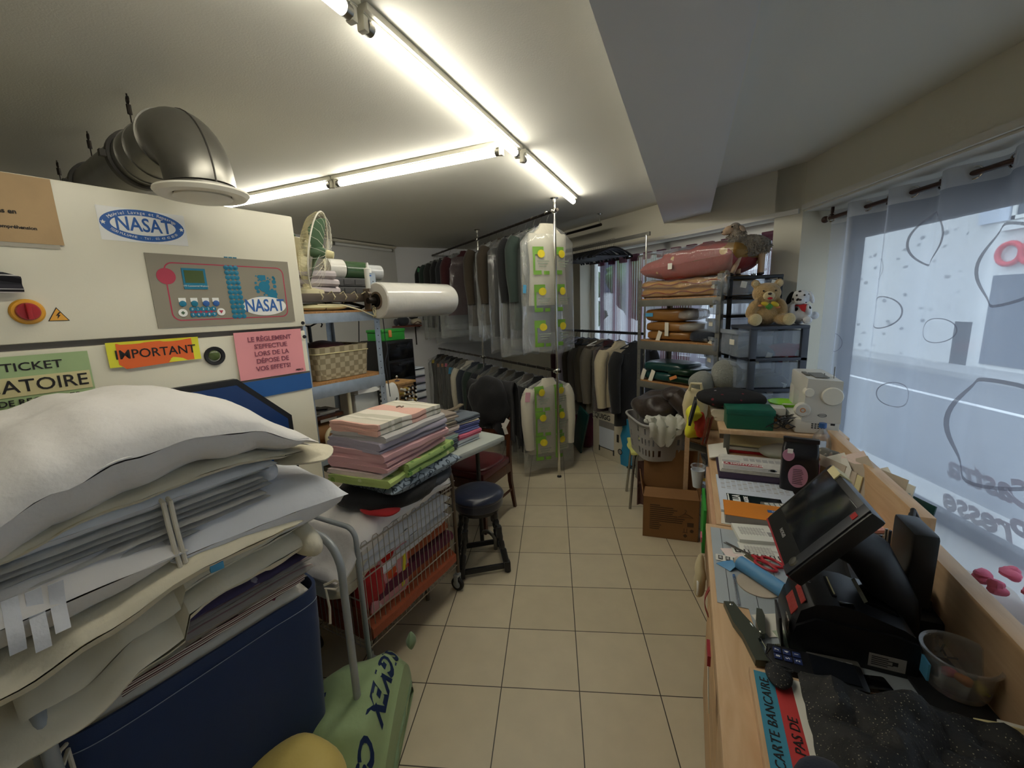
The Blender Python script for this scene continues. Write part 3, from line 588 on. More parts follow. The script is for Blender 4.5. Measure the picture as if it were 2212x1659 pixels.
# paper notices taped to the dryer (things of their own)
def notice(label, y0, y1, z0, z1, m, x=.004, name='paper_notice', curl=.002):
    t = thing(name, label, 'notice', toW(AM, -2.0 + x, (y0 + y1) / 2, z0), AM)
    w, h = y1 - y0, z1 - z0; b = B(); b.sheet(10, 8, lambda u, v: (curl * (1 + noise.noise((u * 3, v * 3, y0))) * (1 + 1.2 * (2 * v - 1) ** 2) + .0005, (u - .5) * w, v * h), .0006); ob('sheet', b, m, t); return t, w, h
def lines(t, rows, m, x=.0045):
    b = B()
    for s_, y, z, sz, al, sx in rows: b.text(s_, sz, plane='x', loc=(x, y, z), align=al, depth=.0004, sx=sx, bold=.0004)
    ob('lettering', b, m, t)
t, w, h = notice('brown kraft paper notice taped at the top edge of the dryer', -.02, .381, 1.862, 2.062, 'kraft', .014)
lines(t, [('de toutes vos', .06, .143, .0185, 'RIGHT', 1), ('vêtements.', .077, .117, .0185, 'RIGHT', 1), ('responsabilités en', .113, .09, .0185, 'RIGHT', 1), ('de votre compréhension', .148, .045, .0135, 'RIGHT', 1)], 'ink')
b = B(); b.box(.003, .0036, -.2, .19, -.012, .004); ob('tape', b, 'tape_clear', t)
t, w, h = notice('green and cream notice with large black capitals behind the bedding', .0, .38, 1.28, 1.52, 'paper_green')
b = B(); b.box(.0032, .0042, -.185, .185, .115, .175); ob('cream_band', b, 'paper_cream', t)
lines(t, [('TICKET', .06, .205, .036, 'CENTER', 1.1), ('OBLIGATOIRE', .178, .145, .056, 'RIGHT', 1.0), ('AFIN DE RECUPERER', .155, .096, .026, 'RIGHT', 1.05), ('VOS AFFAIRES', .145, .062, .026, 'RIGHT', 1.1)], 'ink', .0055)
t, w, h = notice('orange notice with yellow ends, middle of the dryer front', .428, .706, 1.452, 1.541, 'paper_yellow')
b = B(); b.prism([(-.113, .089), (.115, .0895), (.115, .002), (-.095, -.009), (-.113, .01)], .004, .0052, 'x'); ob('orange_field', b, 'paper_orange', t)
lines(t, [('IMPORTANT', .002, .042, .046, 'CENTER', .95)], 'ink', .006)
t, w, h = notice('pink notice with purple capitals at the right edge of the dryer', .837, 1.136, 1.336, 1.546, 'paper_pink')
lines(t, [('LE RÈGLEMENT', 0, .175, .029, 'CENTER', 1), ("S'EFFECTUE", 0, .142, .029, 'CENTER', 1), ('LORS DE LA', 0, .109, .029, 'CENTER', 1), ('DÉPOSE DE', 0, .076, .029, 'CENTER', 1), ('VOS EFFETS!', 0, .042, .029, 'CENTER', 1)], 'pink_ink', .0055)
b = B(); b.text('-MERCI-', .0125, plane='x', loc=(.0055, .118, .013)); ob('lettering_small', b, 'ink', t)
# plaid cloth tip on the upper cabinet, left edge of the picture
b = B(); b.sheet(14, 8, lambda u, v: (.012 + .02 * sin(u * 2.6) + .006 * sin(v * 9), -.34 + .34 * u, (.045 + .004 * sin(u * 9)) * (1 - 1.25 * max(0, u - .6)) * (2 * v - 1) - .05 * u), .004)
one('plaid_cloth', b, 'plaid', 'black and white plaid cloth tip against the upper dryer cabinet', 'cloth', toW(AM, -1.984, .267, 1.785), AM)
# boxes standing on the dryer top under the vent
for y_, w_, h_, m_, lb_ in ((.745, .05, .06, 'cardboard_in', 'small dark brown block on the dryer top under the vent'), (.80, .065, .075, 'crate_wood', 'small reddish wooden block on the dryer top beside the dark one')):
    b = B(); b.box(-.06, 0, 0, w_, 0, h_, .003); one('wood_block', b, m_, lb_, 'block', toW(AM, -2.03, y_, 2.067), AM)

# ================================================================ exhaust duct; runs along local -x above the dryer
t = thing('exhaust_duct', 'round galvanised ventilation duct bending down over the dryer', 'duct', toW(AM, -2.0, .715, 2.255), AM)
R = .1
def seg(x0, x1, n_, rib): return [(x0 + (x1 - x0) * k / n_, 0, 0) for k in range(n_ + 1)]
b = B(); b.tube([(-1.75, 0, 0), (.06, 0, 0)], R, 36); b.cyl((-.2, 0, 0), (-.192, 0, 0), R + .0035, n=36); b.cyl((-.1, 0, 0), (-.092, 0, 0), R + .0035, n=36); ob('pipe', b, 'galv', t)
pts = [(.05 + .19 * sin(a), 0, -.19 + .19 * cos(a)) for a in [k * PI / 24 for k in range(13)]]
b = B(); b.tube(pts, R + .004, 36); el = ob('elbow', b, 'galv', t)
b = B(); b.cyl((.05, 0, 0), (.058, 0, 0), R + .009, n=36); ob('elbow_seam', b, 'galv', el)
b = B(); b.tube([(p[0] + (R + .004) * sin(k * PI / 24), .004, p[2] + (R + .004) * cos(k * PI / 24)) for k, p in enumerate(pts)], .003, 6); ob('weld_seam', b, 'galv_dark', el)
b = B(); b.lathe([(R + .006, -.19), (R + .008, -.197), (R + .003, -.2), (R + .002, -.205)], 36, (.24, 0, 0), 'z', False); ob('collar', b, 'galv', el)
b = B(); b.lathe([(.098, -.196), (.14, -.204), (.142, -.21), (.132, -.222), (.1, -.224), (.085, -.214)], 40, (.24, 0, 0), 'z', False); vl = ob('vent_flange', b, 'off_white', t)
b = B(); b.lathe([(.0001, -.205), (.078, -.208), (.088, -.226), (.07, -.236), (.0001, -.238)], 40, (.24, 0, 0), 'z', False); ob('vent_disc', b, 'off_white', vl)
for x in (-.26, -.83, -1.44):
    b = B(); b.lathe([(R + .001, -.016), (R + .012, -.016), (R + .012, .016), (R + .001, .016)], 36, (x, 0, 0), 'x', False); b.box(x - .012, x + .012, R, R + .03, -.012, .012); b.box(x - .012, x + .012, -R - .03, -R, -.012, .012); cl_ = ob('clamp', b, 'galv_dark', t)
    b = B(); b.cyl((x, -.01, R + .01), (x, -.01, .245), .003, n=6); b.cyl((x, -.01, R), (x, -.01, R + .03), .009, n=8); b.cyl((x, -.01, .17), (x, -.01, .205), .0085, n=8); b.tube([(x + .014 * cos(a), -.01, .222 + .014 * sin(a)) for a in [k * PI / 5 for k in range(10)]], .003, 6, True); ob('hanger', b, 'dark_metal', cl_)
# ================================================================ helpers for soft things
def ip(tab, x):
    if x <= tab[0][0]: return tab[0][1]
    for (a, p), (c, q) in zip(tab, tab[1:]):
        if x <= c:
            k = (x - a) / (c - a); k = k * k * (3 - 2 * k); return p + (q - p) * k
    return tab[-1][1]
def puff(b, x0, x1, y0, y1, mid, half, amp=.01, fr=5, seed=0, nx=34, ny=54, pe=5, rip=0, ripf=40):
    """a padded quilt layer: mid(x,y) = height of its seam, half(x,y) = half thickness; edges close to a seam"""
    off = Vector((seed * 3.1, seed * 1.7, seed * .9))
    def P(sd):
        def q(u, v):
            uu = .5 - .5 * cos(PI * u); vv = .5 - .5 * cos(PI * v); uu = .35 * u + .65 * uu; vv = .35 * v + .65 * vv
            X, Y = 2 * uu - 1, 2 * vv - 1; x = x0 + (x1 - x0) * uu; y = y0 + (y1 - y0) * vv
            k = max(0, 1 - abs(X) ** pe) ** .5 * max(0, 1 - abs(Y) ** pe) ** .5
            p = Vector((x, y, sd * .2)) * fr + off
            n1 = noise.noise(p) + .55 * noise.noise(p * 2.3) + .3 * noise.noise(p * 4.7)
            ed = max(0, abs(X) ** 6)
            rp = rip * sin((y + .03 * noise.noise(p * 2)) * ripf + 3 * noise.noise(p * .8)) * (X > 0) * abs(X) ** 3 * (.4 + .6 * k)
            return (x + amp * .8 * noise.noise(p * 1.6 + Vector((7, 1, 3))) + .004 * ed * noise.noise(Vector((0, y * 30, seed))), y, mid(x, y) + sd * half(x, y) * k + n1 * amp * (.25 + k) + rp)
        return q
    b.grid(nx, ny, P(1)); c = B(); c.grid(nx, ny, P(-1)); c.f = [tuple(reversed(f)) for f in c.f]; b.add(c.v, c.f); return b
def seamline(x, y0, y1, mid, n_=40, r=.0022, amp=.004, seed=0):
    b = B(); b.tube([(x + amp * noise.noise((0, y * 12, seed)), y, mid(x, y)) for y in [y0 + (y1 - y0) * k / n_ for k in range(n_ + 1)]], r, 6); return b

# ================================================================ blue laundry trolley; local x = 0 its front cloth, local y along it
HZ = toW(AM, -1.26, 0)
t = thing('laundry_trolley', 'navy blue cloth laundry trolley on a grey tube frame, heaped with bedding', 'laundry cart', HZ, AM)
def bagf(u, v):
    # u around the rectangle, v up
    cx, cy, w, d_ = -.31, .365, .31, .325
    a = 2 * PI * u; e = .22; sg = lambda q: math.copysign(abs(q) ** e, q)
    k = .93 + .07 * v; x = cx + w * sg(cos(a)) * k; y = cy + d_ * sg(sin(a)) * k
    return (x + .006 * noise.noise((x * 5, y * 5, v * 3)), y, .12 + v * (.59 + .012 * noise.noise((x * 3, y * 3, 0))))
b = B(); b.grid(96, 16, bagf, cu=True); b2 = B(); b2.grid(96, 16, lambda u, v: (lambda p: (-.31 + (p[0] + .31) * .975, .365 + (p[1] - .365) * .975, p[2]))(bagf(u, v)), cu=True); b.add(b2.v, [tuple(reversed(f)) for f in b2.f])
n_ = 96 * 16; b.f += [(96 * 15 + i, 96 * 15 + (i + 1) % 96, n_ + 96 * 15 + (i + 1) % 96, n_ + 96 * 15 + i) for i in range(96)]
b.grid(24, 24, lambda u, v: (-.59 + .56 * u, .06 + .6 * v, .13)); bag = ob('cloth_bag', b, 'hamper_blue', t)
b = B(); b.tube([(lambda p: (p[0] + .0025 * (1 if p[0] > -.31 else -1), p[1], p[2]))(bagf(.0 + q / 96 - .13, .925)) for q in range(26)], .0012, 6); ob('stitching', b, 'stitch', bag)
for y, lean in ((.045, -.0), (.735, 0)):
    b = B(); pts = [(.03, y, .1)] + [(.03, y, .62)] + [(.03 - .1 + .1 * cos(a), y, .74 + .1 * sin(a)) for a in [k * PI / 12 for k in range(7)]] + [(-.55 + .1 - .1 * sin(a), y, .74 + .1 * cos(a)) for a in [k * PI / 12 for k in range(7)]] + [(-.55, y, .62), (-.55, y, .1)]
    b.tube(pts, .0135, 14); ob('frame_tube', b, 'paint_grey', t)
b = B(); b.tube([(.03, .045, .11), (.03, .735, .11), (-.55, .735, .11), (-.55, .045, .11)], .011, 10, True); ob('base_frame', b, 'paint_grey', t)
for x in (.02, -.54):
    for y in (.06, .72):
        b = B(); b.lathe([(.0001, -.011), (.038, -.011), (.04, 0), (.038, .011), (.0001, .011)], 20, (x, y, .04), 'y', False); w_ = ob('wheel', b, 'black_matte', t)
        b = B(); b.box(x - .01, x + .01, y - .017, y - .013, .035, .1); b.box(x - .01, x + .01, y + .013, y + .017, .035, .1); ob('fork', b, 'steel', w_)
for k, (y, y2) in enumerate(((.07, .045), (.69, .735))):
    b = B(); b.tube([(-.01, y, .70), (.02, (y + y2) / 2, .715), (.028, y2, .69), (.02, (y + y2) / 2, .68), (-.004, y, .69), (.006, y, .62), (.004, y - .004, .56)], .0045, 7); ob('tie_cord', b, 'white_cord', t)

# ---- the heap of bedding, bottom to top (local frame of the trolley)
BG = 'bedding heaped on the blue trolley'
def bed(name, label, cat='bedding', base=.6): return thing(name, label, cat, (HZ[0], HZ[1], 0), AM, BG)
t = bed('quilt', 'white quilt with raspberry floral corner, lowest in the blue trolley')
b = B(); puff(b, -.56, -.02, .09, .645, lambda x, y: .685 + .03 * y, lambda x, y: .055, .008, 6, 1); ob('padding', b, 'white_floral', t)
t = bed('blanket', 'cream blanket edge with thin dark striped hem just above the trolley rim')
b = B(); puff(b, -.55, -.015, .12, .64, lambda x, y: .745 + .03 * y, lambda x, y: .012, .003, 6, 2); ob('cloth', b, 'cotton_cream', t)
b = B(); b.sheet(30, 4, lambda u, v: (-.012 + .004 * noise.noise((u * 6, 0, 1)), .17 + .46 * u, .74 + .03 * u + .022 * (v - .5)), .003); ob('striped_hem', b, 'stripe_edge', t)
t = bed('wool_blanket', 'folded grey tweed wool blanket under the purple flowered cover')
b = B(); puff(b, -.57, .0, .1, .665, lambda x, y: .775 + .025 * y, lambda x, y: .02 + .012 * (y > .3), .004, 7, 3); puff(b, -.57, -.004, .11, .66, lambda x, y: .81 + .02 * y, lambda x, y: .017, .004, 7, 4); ob('cloth', b, 'tweed', t)
t = bed('duvet_cover', 'purple flowered duvet cover between the wool blanket and a cream duvet')
b = B(); puff(b, -.56, .012, .16, .64, lambda x, y: .838 + .012 * y, lambda x, y: .021, .005, 7, 5); ob('cloth', b, 'purple_floral', t)
t = bed('duvet', 'thick ivory duvet with a drooping rolled end above the purple cover')
m = lambda x, y: ip([(-.3, .80), (.1, .815), (.22, .87), (.4, .90), (.7, .915)], y) - .05 * max(0, (x + .05) / .1) * (y < .3)
b = B(); puff(b, -.6, .055, -.06, .655, m, lambda x, y: .04 + .012 * (y > .5), .011, 5, 6); b_ = puff(b, -.58, .03, .02, .66, lambda x, y: m(x, y) + .055, lambda x, y: .026, .009, 6, 7); ob('padding', b, 'cotton_cream2', t)
b = B(); b.lump((-.05, .635, .905), (.3, .075, .11), 2.2, .008, 12, 3); ob('folded_end', b, 'cotton_cream2', t)
t = bed('duvet', 'cream duvet with yellowish piping drooping over the front of the trolley')
m2 = lambda x, y: ip([(-.4, .93), (.02, .925), (.15, .955), (.35, 1.0), (.7, 1.0)], y)
b = B(); puff(b, -.6, .075, -.3, .61, m2, lambda x, y: .042, .012, 5, 8); ob('padding', b, 'cotton_cream', t)
b = seamline(.066, -.1, .55, lambda x, y: m2(x, y) - .002, seed=2); ob('piping', b, 'cream_cord', t)
t = bed('pillow', 'plump white pillow with white piping, on the near side of the heap')
b = B().at((-.17, -.02, .985), .08, 0, .06); b.pillow(.5, .66, .16, .012, 6, 9); ob('pillow_body', b, 'cotton_white', t)
t = bed('pillow', 'white pillow with a small blue label poking out of the heap toward the wire cart')
b = B().at((-.13, .545, .945), -.12, 0, -.03); b.pillow(.42, .46, .17, .010, 7, 10); pb = ob('pillow_body', b, 'cotton_cool', t)
b = B().at((.065, .36, .995), -.12); b.box(0, .012, 0, .03, -.02, .0, .002); ob('label', b, 'tag_blue', t)
t = bed('cotton_bundle', 'thick bundle of folded white cotton cloths tied with a cord')
for k in range(7):
    b = B(); z_ = 1.066 + .0155 * k; puff(b, -.5, .03 + .006 * (k % 3) - .002 * k, -.22 + .012 * (k % 2), .56 - .012 * (k % 3), lambda x, y, z_=z_: z_ + .03 * y - .01 * (y < 0), lambda x, y: .0085, .004, 8, 20 + k, 20, 40, 8); ob('layer', b, 'cotton_grey', t)
b = B(); b.tube([(.0, .305, 1.19), (.035, .305, 1.18), (.047, .303, 1.13), (.05, .305, 1.07), (.052, .31, 1.0)], .0055, 8); b.tube([(.0, .318, 1.19), (.037, .318, 1.18), (.049, .316, 1.12), (.052, .32, 1.02)], .0055, 8); ob('tie_cord', b, 'white_cord', t)
t = bed('apron_ties', 'loose white cotton tie ends hanging from the tied bundle', 'cloth')
for k, (y, z1) in enumerate(((.03, 1.0), (.06, .985), (.09, 1.005))):
    b = B(); b.sheet(4, 10, lambda u, v: (.075 + .006 * sin(v * 5 + k) - .02 * v, y + .022 * u + .008 * v, z1 + v * (1.1 - z1)), .002); ob('strip', b, 'cotton_cool', t)
t = bed('mattress_pad', 'rolled white padded sheet with a rounded end under the top duvets')
b = B(); puff(b, -.55, .03, -.25, .58, lambda x, y: 1.175 + .02 * y, lambda x, y: .028, .006, 7, 30); b.lump((-.1, .575, 1.15), (.22, .08, .08), 2.2, .006, 12, 4); ob('padding', b, 'sheet_white', t)
t = bed('duvet', 'thin white duvet with a pointed corner, second from the top')
m3 = lambda x, y: ip([(-.4, 1.16), (.05, 1.17), (.2, 1.205), (.45, 1.225), (.66, 1.20), (.76, 1.185)], y)
b = B(); puff(b, -.56, .04, -.35, .655, m3, lambda x, y: .022 * (1 if y < .6 else .7), .008, 6, 31, rip=.002, ripf=70); b.lump((-.02, .69, 1.17), (.22, .18, .05), 1.5, .006, 12, 5); ob('padding', b, 'cotton_cream', t)
b = seamline(.034, -.2, .6, m3, seed=5); ob('piping', b, 'cream_cord', t)
t = bed('duvet', 'big puffy white folded duvet on top of the heap')
mu = lambda x, y: ip([(-.5, 1.19), (.02, 1.235), (.14, 1.285), (.25, 1.315), (.38, 1.33), (.51, 1.31), (.64, 1.245), (.74, 1.20)], y) + .012 * min(0, x)
hu = lambda x, y: ip([(-.5, .12), (.2, .115), (.45, .1), (.6, .075), (.74, .02)], y)
b = B(); puff(b, -.62, .075, -.5, .69, mu, hu, .012, 4.5, 40, 44, 70, 4, rip=.004, ripf=55); ob('upper_fold', b, 'cotton_white', t)
ml = lambda x, y: ip([(-.5, 1.15), (.02, 1.20), (.2, 1.255), (.4, 1.27), (.55, 1.255), (.735, 1.20)], y)
b = B(); puff(b, -.6, .03, -.5, .69, ml, lambda x, y: ip([(-.5, .04), (.5, .035), (.735, .012)], y), .009, 5, 41, 34, 60, 4, rip=.003, ripf=60); ob('lower_fold', b, 'cotton_white', t)
b = seamline(.068, -.4, .66, lambda x, y: mu(x, y) + .004, 70, .0026, .006, 3); ob('piping', b, 'cotton_white', t)
# ================================================================ wire cart; local x = 0 its long front, local y 1.07 .. 1.75
KZ = toW(ACT, -1.335, 0)
t = thing('wire_cart', 'steel wire laundry cart on casters loaded with white duvet and blankets', 'cart', KZ, ACT)
ya, yb, xd = 1.075, 1.745, -.40
b = B(); n_ = 20
for k in range(n_ + 1):
    y = ya + .02 + (yb - ya - .04) * k / n_
    if k % 2 == 0 and k < n_:
        y2 = y + (yb - ya - .04) / n_
        b.tube([(0, y, .16), (0, y, .652), (0, y + .006, .662), (0, y2 - .006, .662), (0, y2, .652), (0, y2, .16)], .0019, 5)
for z in (.17, .31, .50, .645): b.tube([(.002, ya, z), (.002, yb, z)], .0032 if z != .645 else .0036, 6)
ob('front_grid', b, 'wire', t)
for y, nm in ((ya, 'end_grid'), (yb, 'end_grid')):
    b = B()
    for k in range(13):
        x = xd + .02 + (-xd - .04) * k / 12; b.tube([(x, y, .16), (x, y, .655)], .0019, 5)
    for z in (.17, .40, .65): b.tube([(xd, y, z), (0, y, z)], .003, 6)
    ob(nm, b, 'wire', t)
b = B()
for k in range(20):
    y = ya + .02 + (yb - ya - .04) * k / 19; b.tube([(xd, y, .65), (xd, y, .165), (0, y, .165)], .0019, 5)
for z in (.17, .40, .65): b.tube([(xd, ya, z), (xd, yb, z)], .003, 6)
for x in (-.1, -.2, -.3): b.tube([(x, ya, .163), (x, yb, .163)], .003, 6)
ob('back_and_floor_grid', b, 'wire', t)
for x in (0, xd):
    b = B(); b.cyl((x, ya, .12), (x, ya, .66), .0105, n=12); ob('post', b, 'paint_grey', t)
    b = B(); b.cyl((x, yb, .12), (x, yb, .66), .0105, n=12); ob('post', b, 'iron', t)
for y, m in ((ya, 'paint_grey'), (yb, 'iron')):
    b = B(); b.tube([(0, y, .64)] + [(-.05 + .05 * cos(a), y, .69 + .05 * sin(a)) for a in [k * PI / 12 for k in range(7)]] + [(xd + .05 - .05 * sin(a), y, .69 + .05 * cos(a)) for a in [k * PI / 12 for k in range(7)]] + [(xd, y, .64)], .0105, 12); ob('handle', b, m, t)
for x in (-.01, xd + .01):
    for y in (ya + .02, yb):
        b = B(); b.lathe([(.0001, -.011), (.02, -.011), (.038, -.01), (.041, 0), (.038, .01), (.02, .011), (.0001, .011)], 22, (x, y, .041), 'y', False); w_ = ob('caster_wheel', b, 'black_matte', t)
        b = B(); b.lathe([(.0001, -.013), (.022, -.013), (.024, 0), (.022, .013), (.0001, .013)], 16, (x, y, .041), 'y', False); ob('hub', b, 'paint_grey', w_)
        b = B(); b.box(x - .014, x + .014, y - .018, y - .0145, .04, .095, .002); b.box(x - .014, x + .014, y + .0145, y + .018, .04, .095, .002); b.box(x - .016, x + .016, y - .018, y + .018, .09, .105, .003); b.cyl((x, y, .1), (x, y, .14), .008, n=8); ob('fork', b, 'paint_grey', w_)
CG = 'laundry in the wire cart'
def cart(name, label, cat='laundry'): return thing(name, label, cat, KZ, ACT, CG)
t = cart('blanket', 'folded terracotta blanket at the bottom of the wire cart')
b = B().at((-.2, 1.41, .175), 0); b.serp(.35, .62, .05, 3, .004, 10, 4, nx=10, ny=14); ob('cloth', b, 'terracotta', t)
t = cart('blanket', 'burgundy band folded into the terracotta blanket'); b = B().at((-.195, 1.45, .325), 0); b.serp(.36, .56, .028, 2, .004, 10, 6, nx=10, ny=14); ob('cloth', b, 'burgundy', t)
t = cart('blanket', 'second fold of terracotta blanket over the burgundy band'); b = B().at((-.21, 1.47, .385), 0); b.serp(.33, .5, .025, 2, .004, 10, 8, nx=10, ny=12); ob('cloth', b, 'terracotta', t)
t = cart('cloth', 'red cloth with big poppy flowers pressed against the cart wires', 'cloth')
b = B(); b.sheet(16, 12, lambda u, v: (-.012 - .012 * noise.noise((u * 4, v * 4, 1)) - .03 * v * v, 1.12 + .24 * u + .04 * v, .3 + .19 * v + .05 * u * v - .02 * u), .01); ob('panel', b, 'red_flower', t)
b = B(); b.sheet(6, 10, lambda u, v: (-.011 - .008 * v, 1.315 + .018 * u + .04 * v, .31 + .16 * v), .006); ob('yellow_edge', b, 'paper_yellow', t)
t = cart('cloth', 'plain red cloth bunched at the near end of the wire cart', 'cloth')
b = B().lump((-.05, 1.16, .4), (.1, .16, .2), 2.2, .02, 14, 3); ob('cloth', b, 'red_cloth', t)
t = cart('duvet', 'thick white duvet folded in three on top of the wire cart', 'duvet')
mm = lambda x, y: ip([(1.0, .56), (1.1, .63), (1.3, .665), (1.6, .69), (1.76, .67)], y) + .012 * sin(x * 6)
b = B(); puff(b, -.5, .0, .96, 1.77, mm, lambda x, y: ip([(.96, .05), (1.15, .075), (1.5, .062), (1.77, .05)], y), .008, 6, 50, 34, 50, 6, rip=.0035, ripf=80); ob('upper_fold', b, 'cotton_white', t)
for k, (z_, h_) in enumerate(((.575, .03), (.525, .028), (.47, .03))):
    b = B(); puff(b, -.385, -.014 - .006 * (k % 2), 1.085 + .02 * k, 1.735, lambda x, y, z_=z_, k=k: z_ + .02 * (y - 1.4) - (.02 if k == 2 else 0) * (y < 1.3), lambda x, y, h_=h_: h_, .007, 8, 51 + k, 26, 44, 7, rip=.002, ripf=60); ob('lower_fold', b, 'sheet_white', t)
t = cart('duvet_roll', 'cream outer layer of the white duvet hanging over the cart end', 'duvet')
b = B(); puff(b, -.45, -.03, .98, 1.2, lambda x, y: .50 + .0 * y, lambda x, y: .11, .008, 7, 56, 26, 26, 3); ob('padding', b, 'cotton_cream2', t)

# ---- the folded stack on the cart: local frame turned a little, items bottom to top
SG = 'folded linen stacked on the wire cart'
SX, SY = -1.44, 1.40
def stk(name, label, z, dx=0, dy=0, da=0):
    return thing(name, label, 'folded linen', toW(ACT, SX + dx, SY + dy, z), ACT - 2 + da, SG)
t = stk('garment', 'black clothes bunched under the grey swirl pillow on the cart', .725, -.03, .02)
b = B(); b.lump((0, .02, .045), (.46, .52, .11), 2.6, .03, 9, 2, 30, 16); ob('cloth', b, 'black_cloth', t)
t = stk('garment', 'dark grey garment tucked beside the black clothes on the cart', .745, .05, .17)
b = B(); b.lump((0, 0, .03), (.3, .3, .06), 2.4, .018, 12, 5); ob('cloth', b, 'charcoal', t)
t = stk('cloth', 'small dark red cloth corner under the black clothes on the cart', .735, .06, -.16)
b = B(); b.lump((.02, 0, .012), (.2, .12, .03), 2.4, .008, 14, 6); ob('cloth', b, 'red_cloth', t)
t = stk('cushion', 'grey cushion with dark swirls, lowest bright item of the cart stack', .79, .03, .05, 4)
b = B().at((.0, .02, 0)); b.pillow(.34, .5, .105, .006, 8, 3, 30); ob('cushion_body', b, 'swirl_grey', t)
t = stk('pillowcase', 'lime green leaf print pillowcase under the white one, near corner', .868, .0, -.13, -6)
b = B(); b.serp(.33, .17, .018, 2, .003, 12, 7, nx=8, ny=8); ob('cloth', b, 'green_print', t)
t = stk('sheet', 'green flowered sheet with pinkish lining above the swirl cushion', .875, .02, .1)
b = B(); b.serp(.32, .36, .0155, 4, .004, 10, 9, nx=10, ny=12); ob('cloth', b, 'green_print2', t)
t = stk('pillowcase', 'flat pinkish white pillowcase above the lime green one', .905, -.02, -.12, -5)
b = B(); b.serp(.31, .18, .011, 2, .003, 12, 11, nx=8, ny=8); ob('cloth', b, 'pink_pale', t)
z = .935
for k, (m, lb, tt, n_, w, d_) in enumerate((('pink', 'lowest rose pink folded sheet, drooping over the pale pillowcase', .024, 2, .33, .46), ('pink', 'upper rose pink folded sheet in the middle of the cart stack', .022, 2, .33, .45), ('lilac_grey', 'lilac grey folded sheet above the two pink ones', .016, 3, .33, .45), ('grey_soft', 'pale grey folded sheet directly below the striped tablecloth', .016, 2, .32, .43))):
    t = stk('sheet', lb, z, .0, .03, (-3, 2, 4, 0)[k])
    b = B(); b.serp(w, d_, tt, n_, .005, 8, 12 + k, nx=12, ny=14, flip=k % 2 == 0); ob('cloth', b, m, t); z += tt * n_ * .93
t = stk('tablecloth', 'pink and cream striped tablecloth, topmost on the cart stack', z, 0, .02, 2)
b = B(); b.serp(.30, .42, .0125, 4, .005, 9, 17, nx=14, ny=16); ob('cloth', b, 'pink_stripe', t)
b = B(); b.tube([(.0, .06, .056), (.015, .07, .06), (.03, .066, .057), (.028, .08, .058)], .004, 6); ob('thread', b, 'taupe', t)

# ================================================================ stool
sx_, sy_ = -.49, 2.40
t = thing('stool', 'round navy vinyl stool with turned black wooden legs', 'stool', (sx_, sy_, 0), -18)
b = B(); b.lathe([(.0001, .505), (.08, .503), (.13, .497), (.156, .483), (.163, .468), (.160, .458), (.158, .452), (.156, .45), (.155, .41), (.15, .402), (.0001, .402)], 44, (0, 0, 0), 'z', False); ob('seat', b, 'navy_vinyl', t)
b = B(); b.lathe([(.0001, .405), (.13, .405), (.13, .37), (.10, .365), (.0001, .365)], 32, (0, 0, 0), 'z', False); ob('seat_frame', b, 'black_paint', t)
prof = [(.0, .014), (.03, .018), (.045, .020), (.055, .02), (.14, .02), (.15, .014), (.165, .017), (.19, .018), (.2, .013), (.22, .0185), (.29, .0185), (.3, .013), (.315, .017), (.335, .013), (.345, .019), (.375, .019)]
lg = []
for sx in (1, -1):
    for sy in (1, -1):
        top = Vector((sx * .085, sy * .085, .375)); bot = Vector((sx * .147, sy * .147, 0)); lg.append((sx, sy, bot, top))
        b = B(); b.tube([bot.lerp(top, h / .375) for h, r in prof], [r for h, r in prof], 12); l_ = ob('leg', b, 'black_paint', t)
        b = B(); q = bot.lerp(top, .10); b.at(q, PI / 4 * 0); b.box(-.019, .019, -.019, .019, -.03, .035, .004); q = bot.lerp(top, .68); b.at(q); b.box(-.0175, .0175, -.0175, .0175, -.035, .035, .005); ob('leg_block', b, 'black_paint', l_)
        b = B(); b.lump((bot.x, bot.y, .008), (.03, .03, .022), 2, 0, 1, 0, 12, 8); ob('foot_cap', b, 'black_matte', l_)
for a_, c_ in ((0, 1), (2, 3), (0, 2), (1, 3)):
    p, q = lg[a_][2].lerp(lg[a_][3], .11), lg[c_][2].lerp(lg[c_][3], .11); d_ = (q - p); ang = math.atan2(d_.y, d_.x); L = d_.length
    b = B().at((p + q) / 2, ang); b.box(-L / 2, L / 2, -.009, .009, -.016, .016, .003); ob('stretcher', b, 'black_paint', t)

# ================================================================ folding table; local x=0 front edge, y along it
TA = 32.0
t = thing('folding_table', 'pale grey plastic folding table piled with folded towels', 'table', (-.345, 2.735, 0), TA)
# local y runs away along the front edge; the right end is at y = 0
b = B(); b.box(-.62, 0, -1.0, .0, .705, .742, .012); b.box(-.6, -.02, -.98, -.02, .69, .706, .004); ob('table_top', b, 'pale_plastic', t)
for y in (-.2, -.8):
    b = B(); b.tube([(-.08, y, .69), (-.08, y, .16)] + [(-.08 - .04 * (1 - cos(a)), y, .16 - .0 - .04 * sin(a)) for a in (0,)] + [(-.08, y, 0.02)], .014, 12); ob('leg', b, 'galv_dark', t)
    b = B(); b.tube([(-.54, y, .69), (-.54, y, .02)], .014, 12); ob('leg', b, 'galv_dark', t)
    b = B(); b.tube([(-.08, y, .2), (-.54, y, .2)], .01, 10); ob('brace', b, 'galv_dark', t)
    b = B(); b.tube([(-.08, y, .08)] + [(-.02 - .06 * cos(a), y + .0, .06 + .05 * sin(a)) for a in [k * PI / 8 for k in range(0, 9)]] + [(.04, y, .0)], .013, 10); ob('foot', b, 'shelf_grey', t)
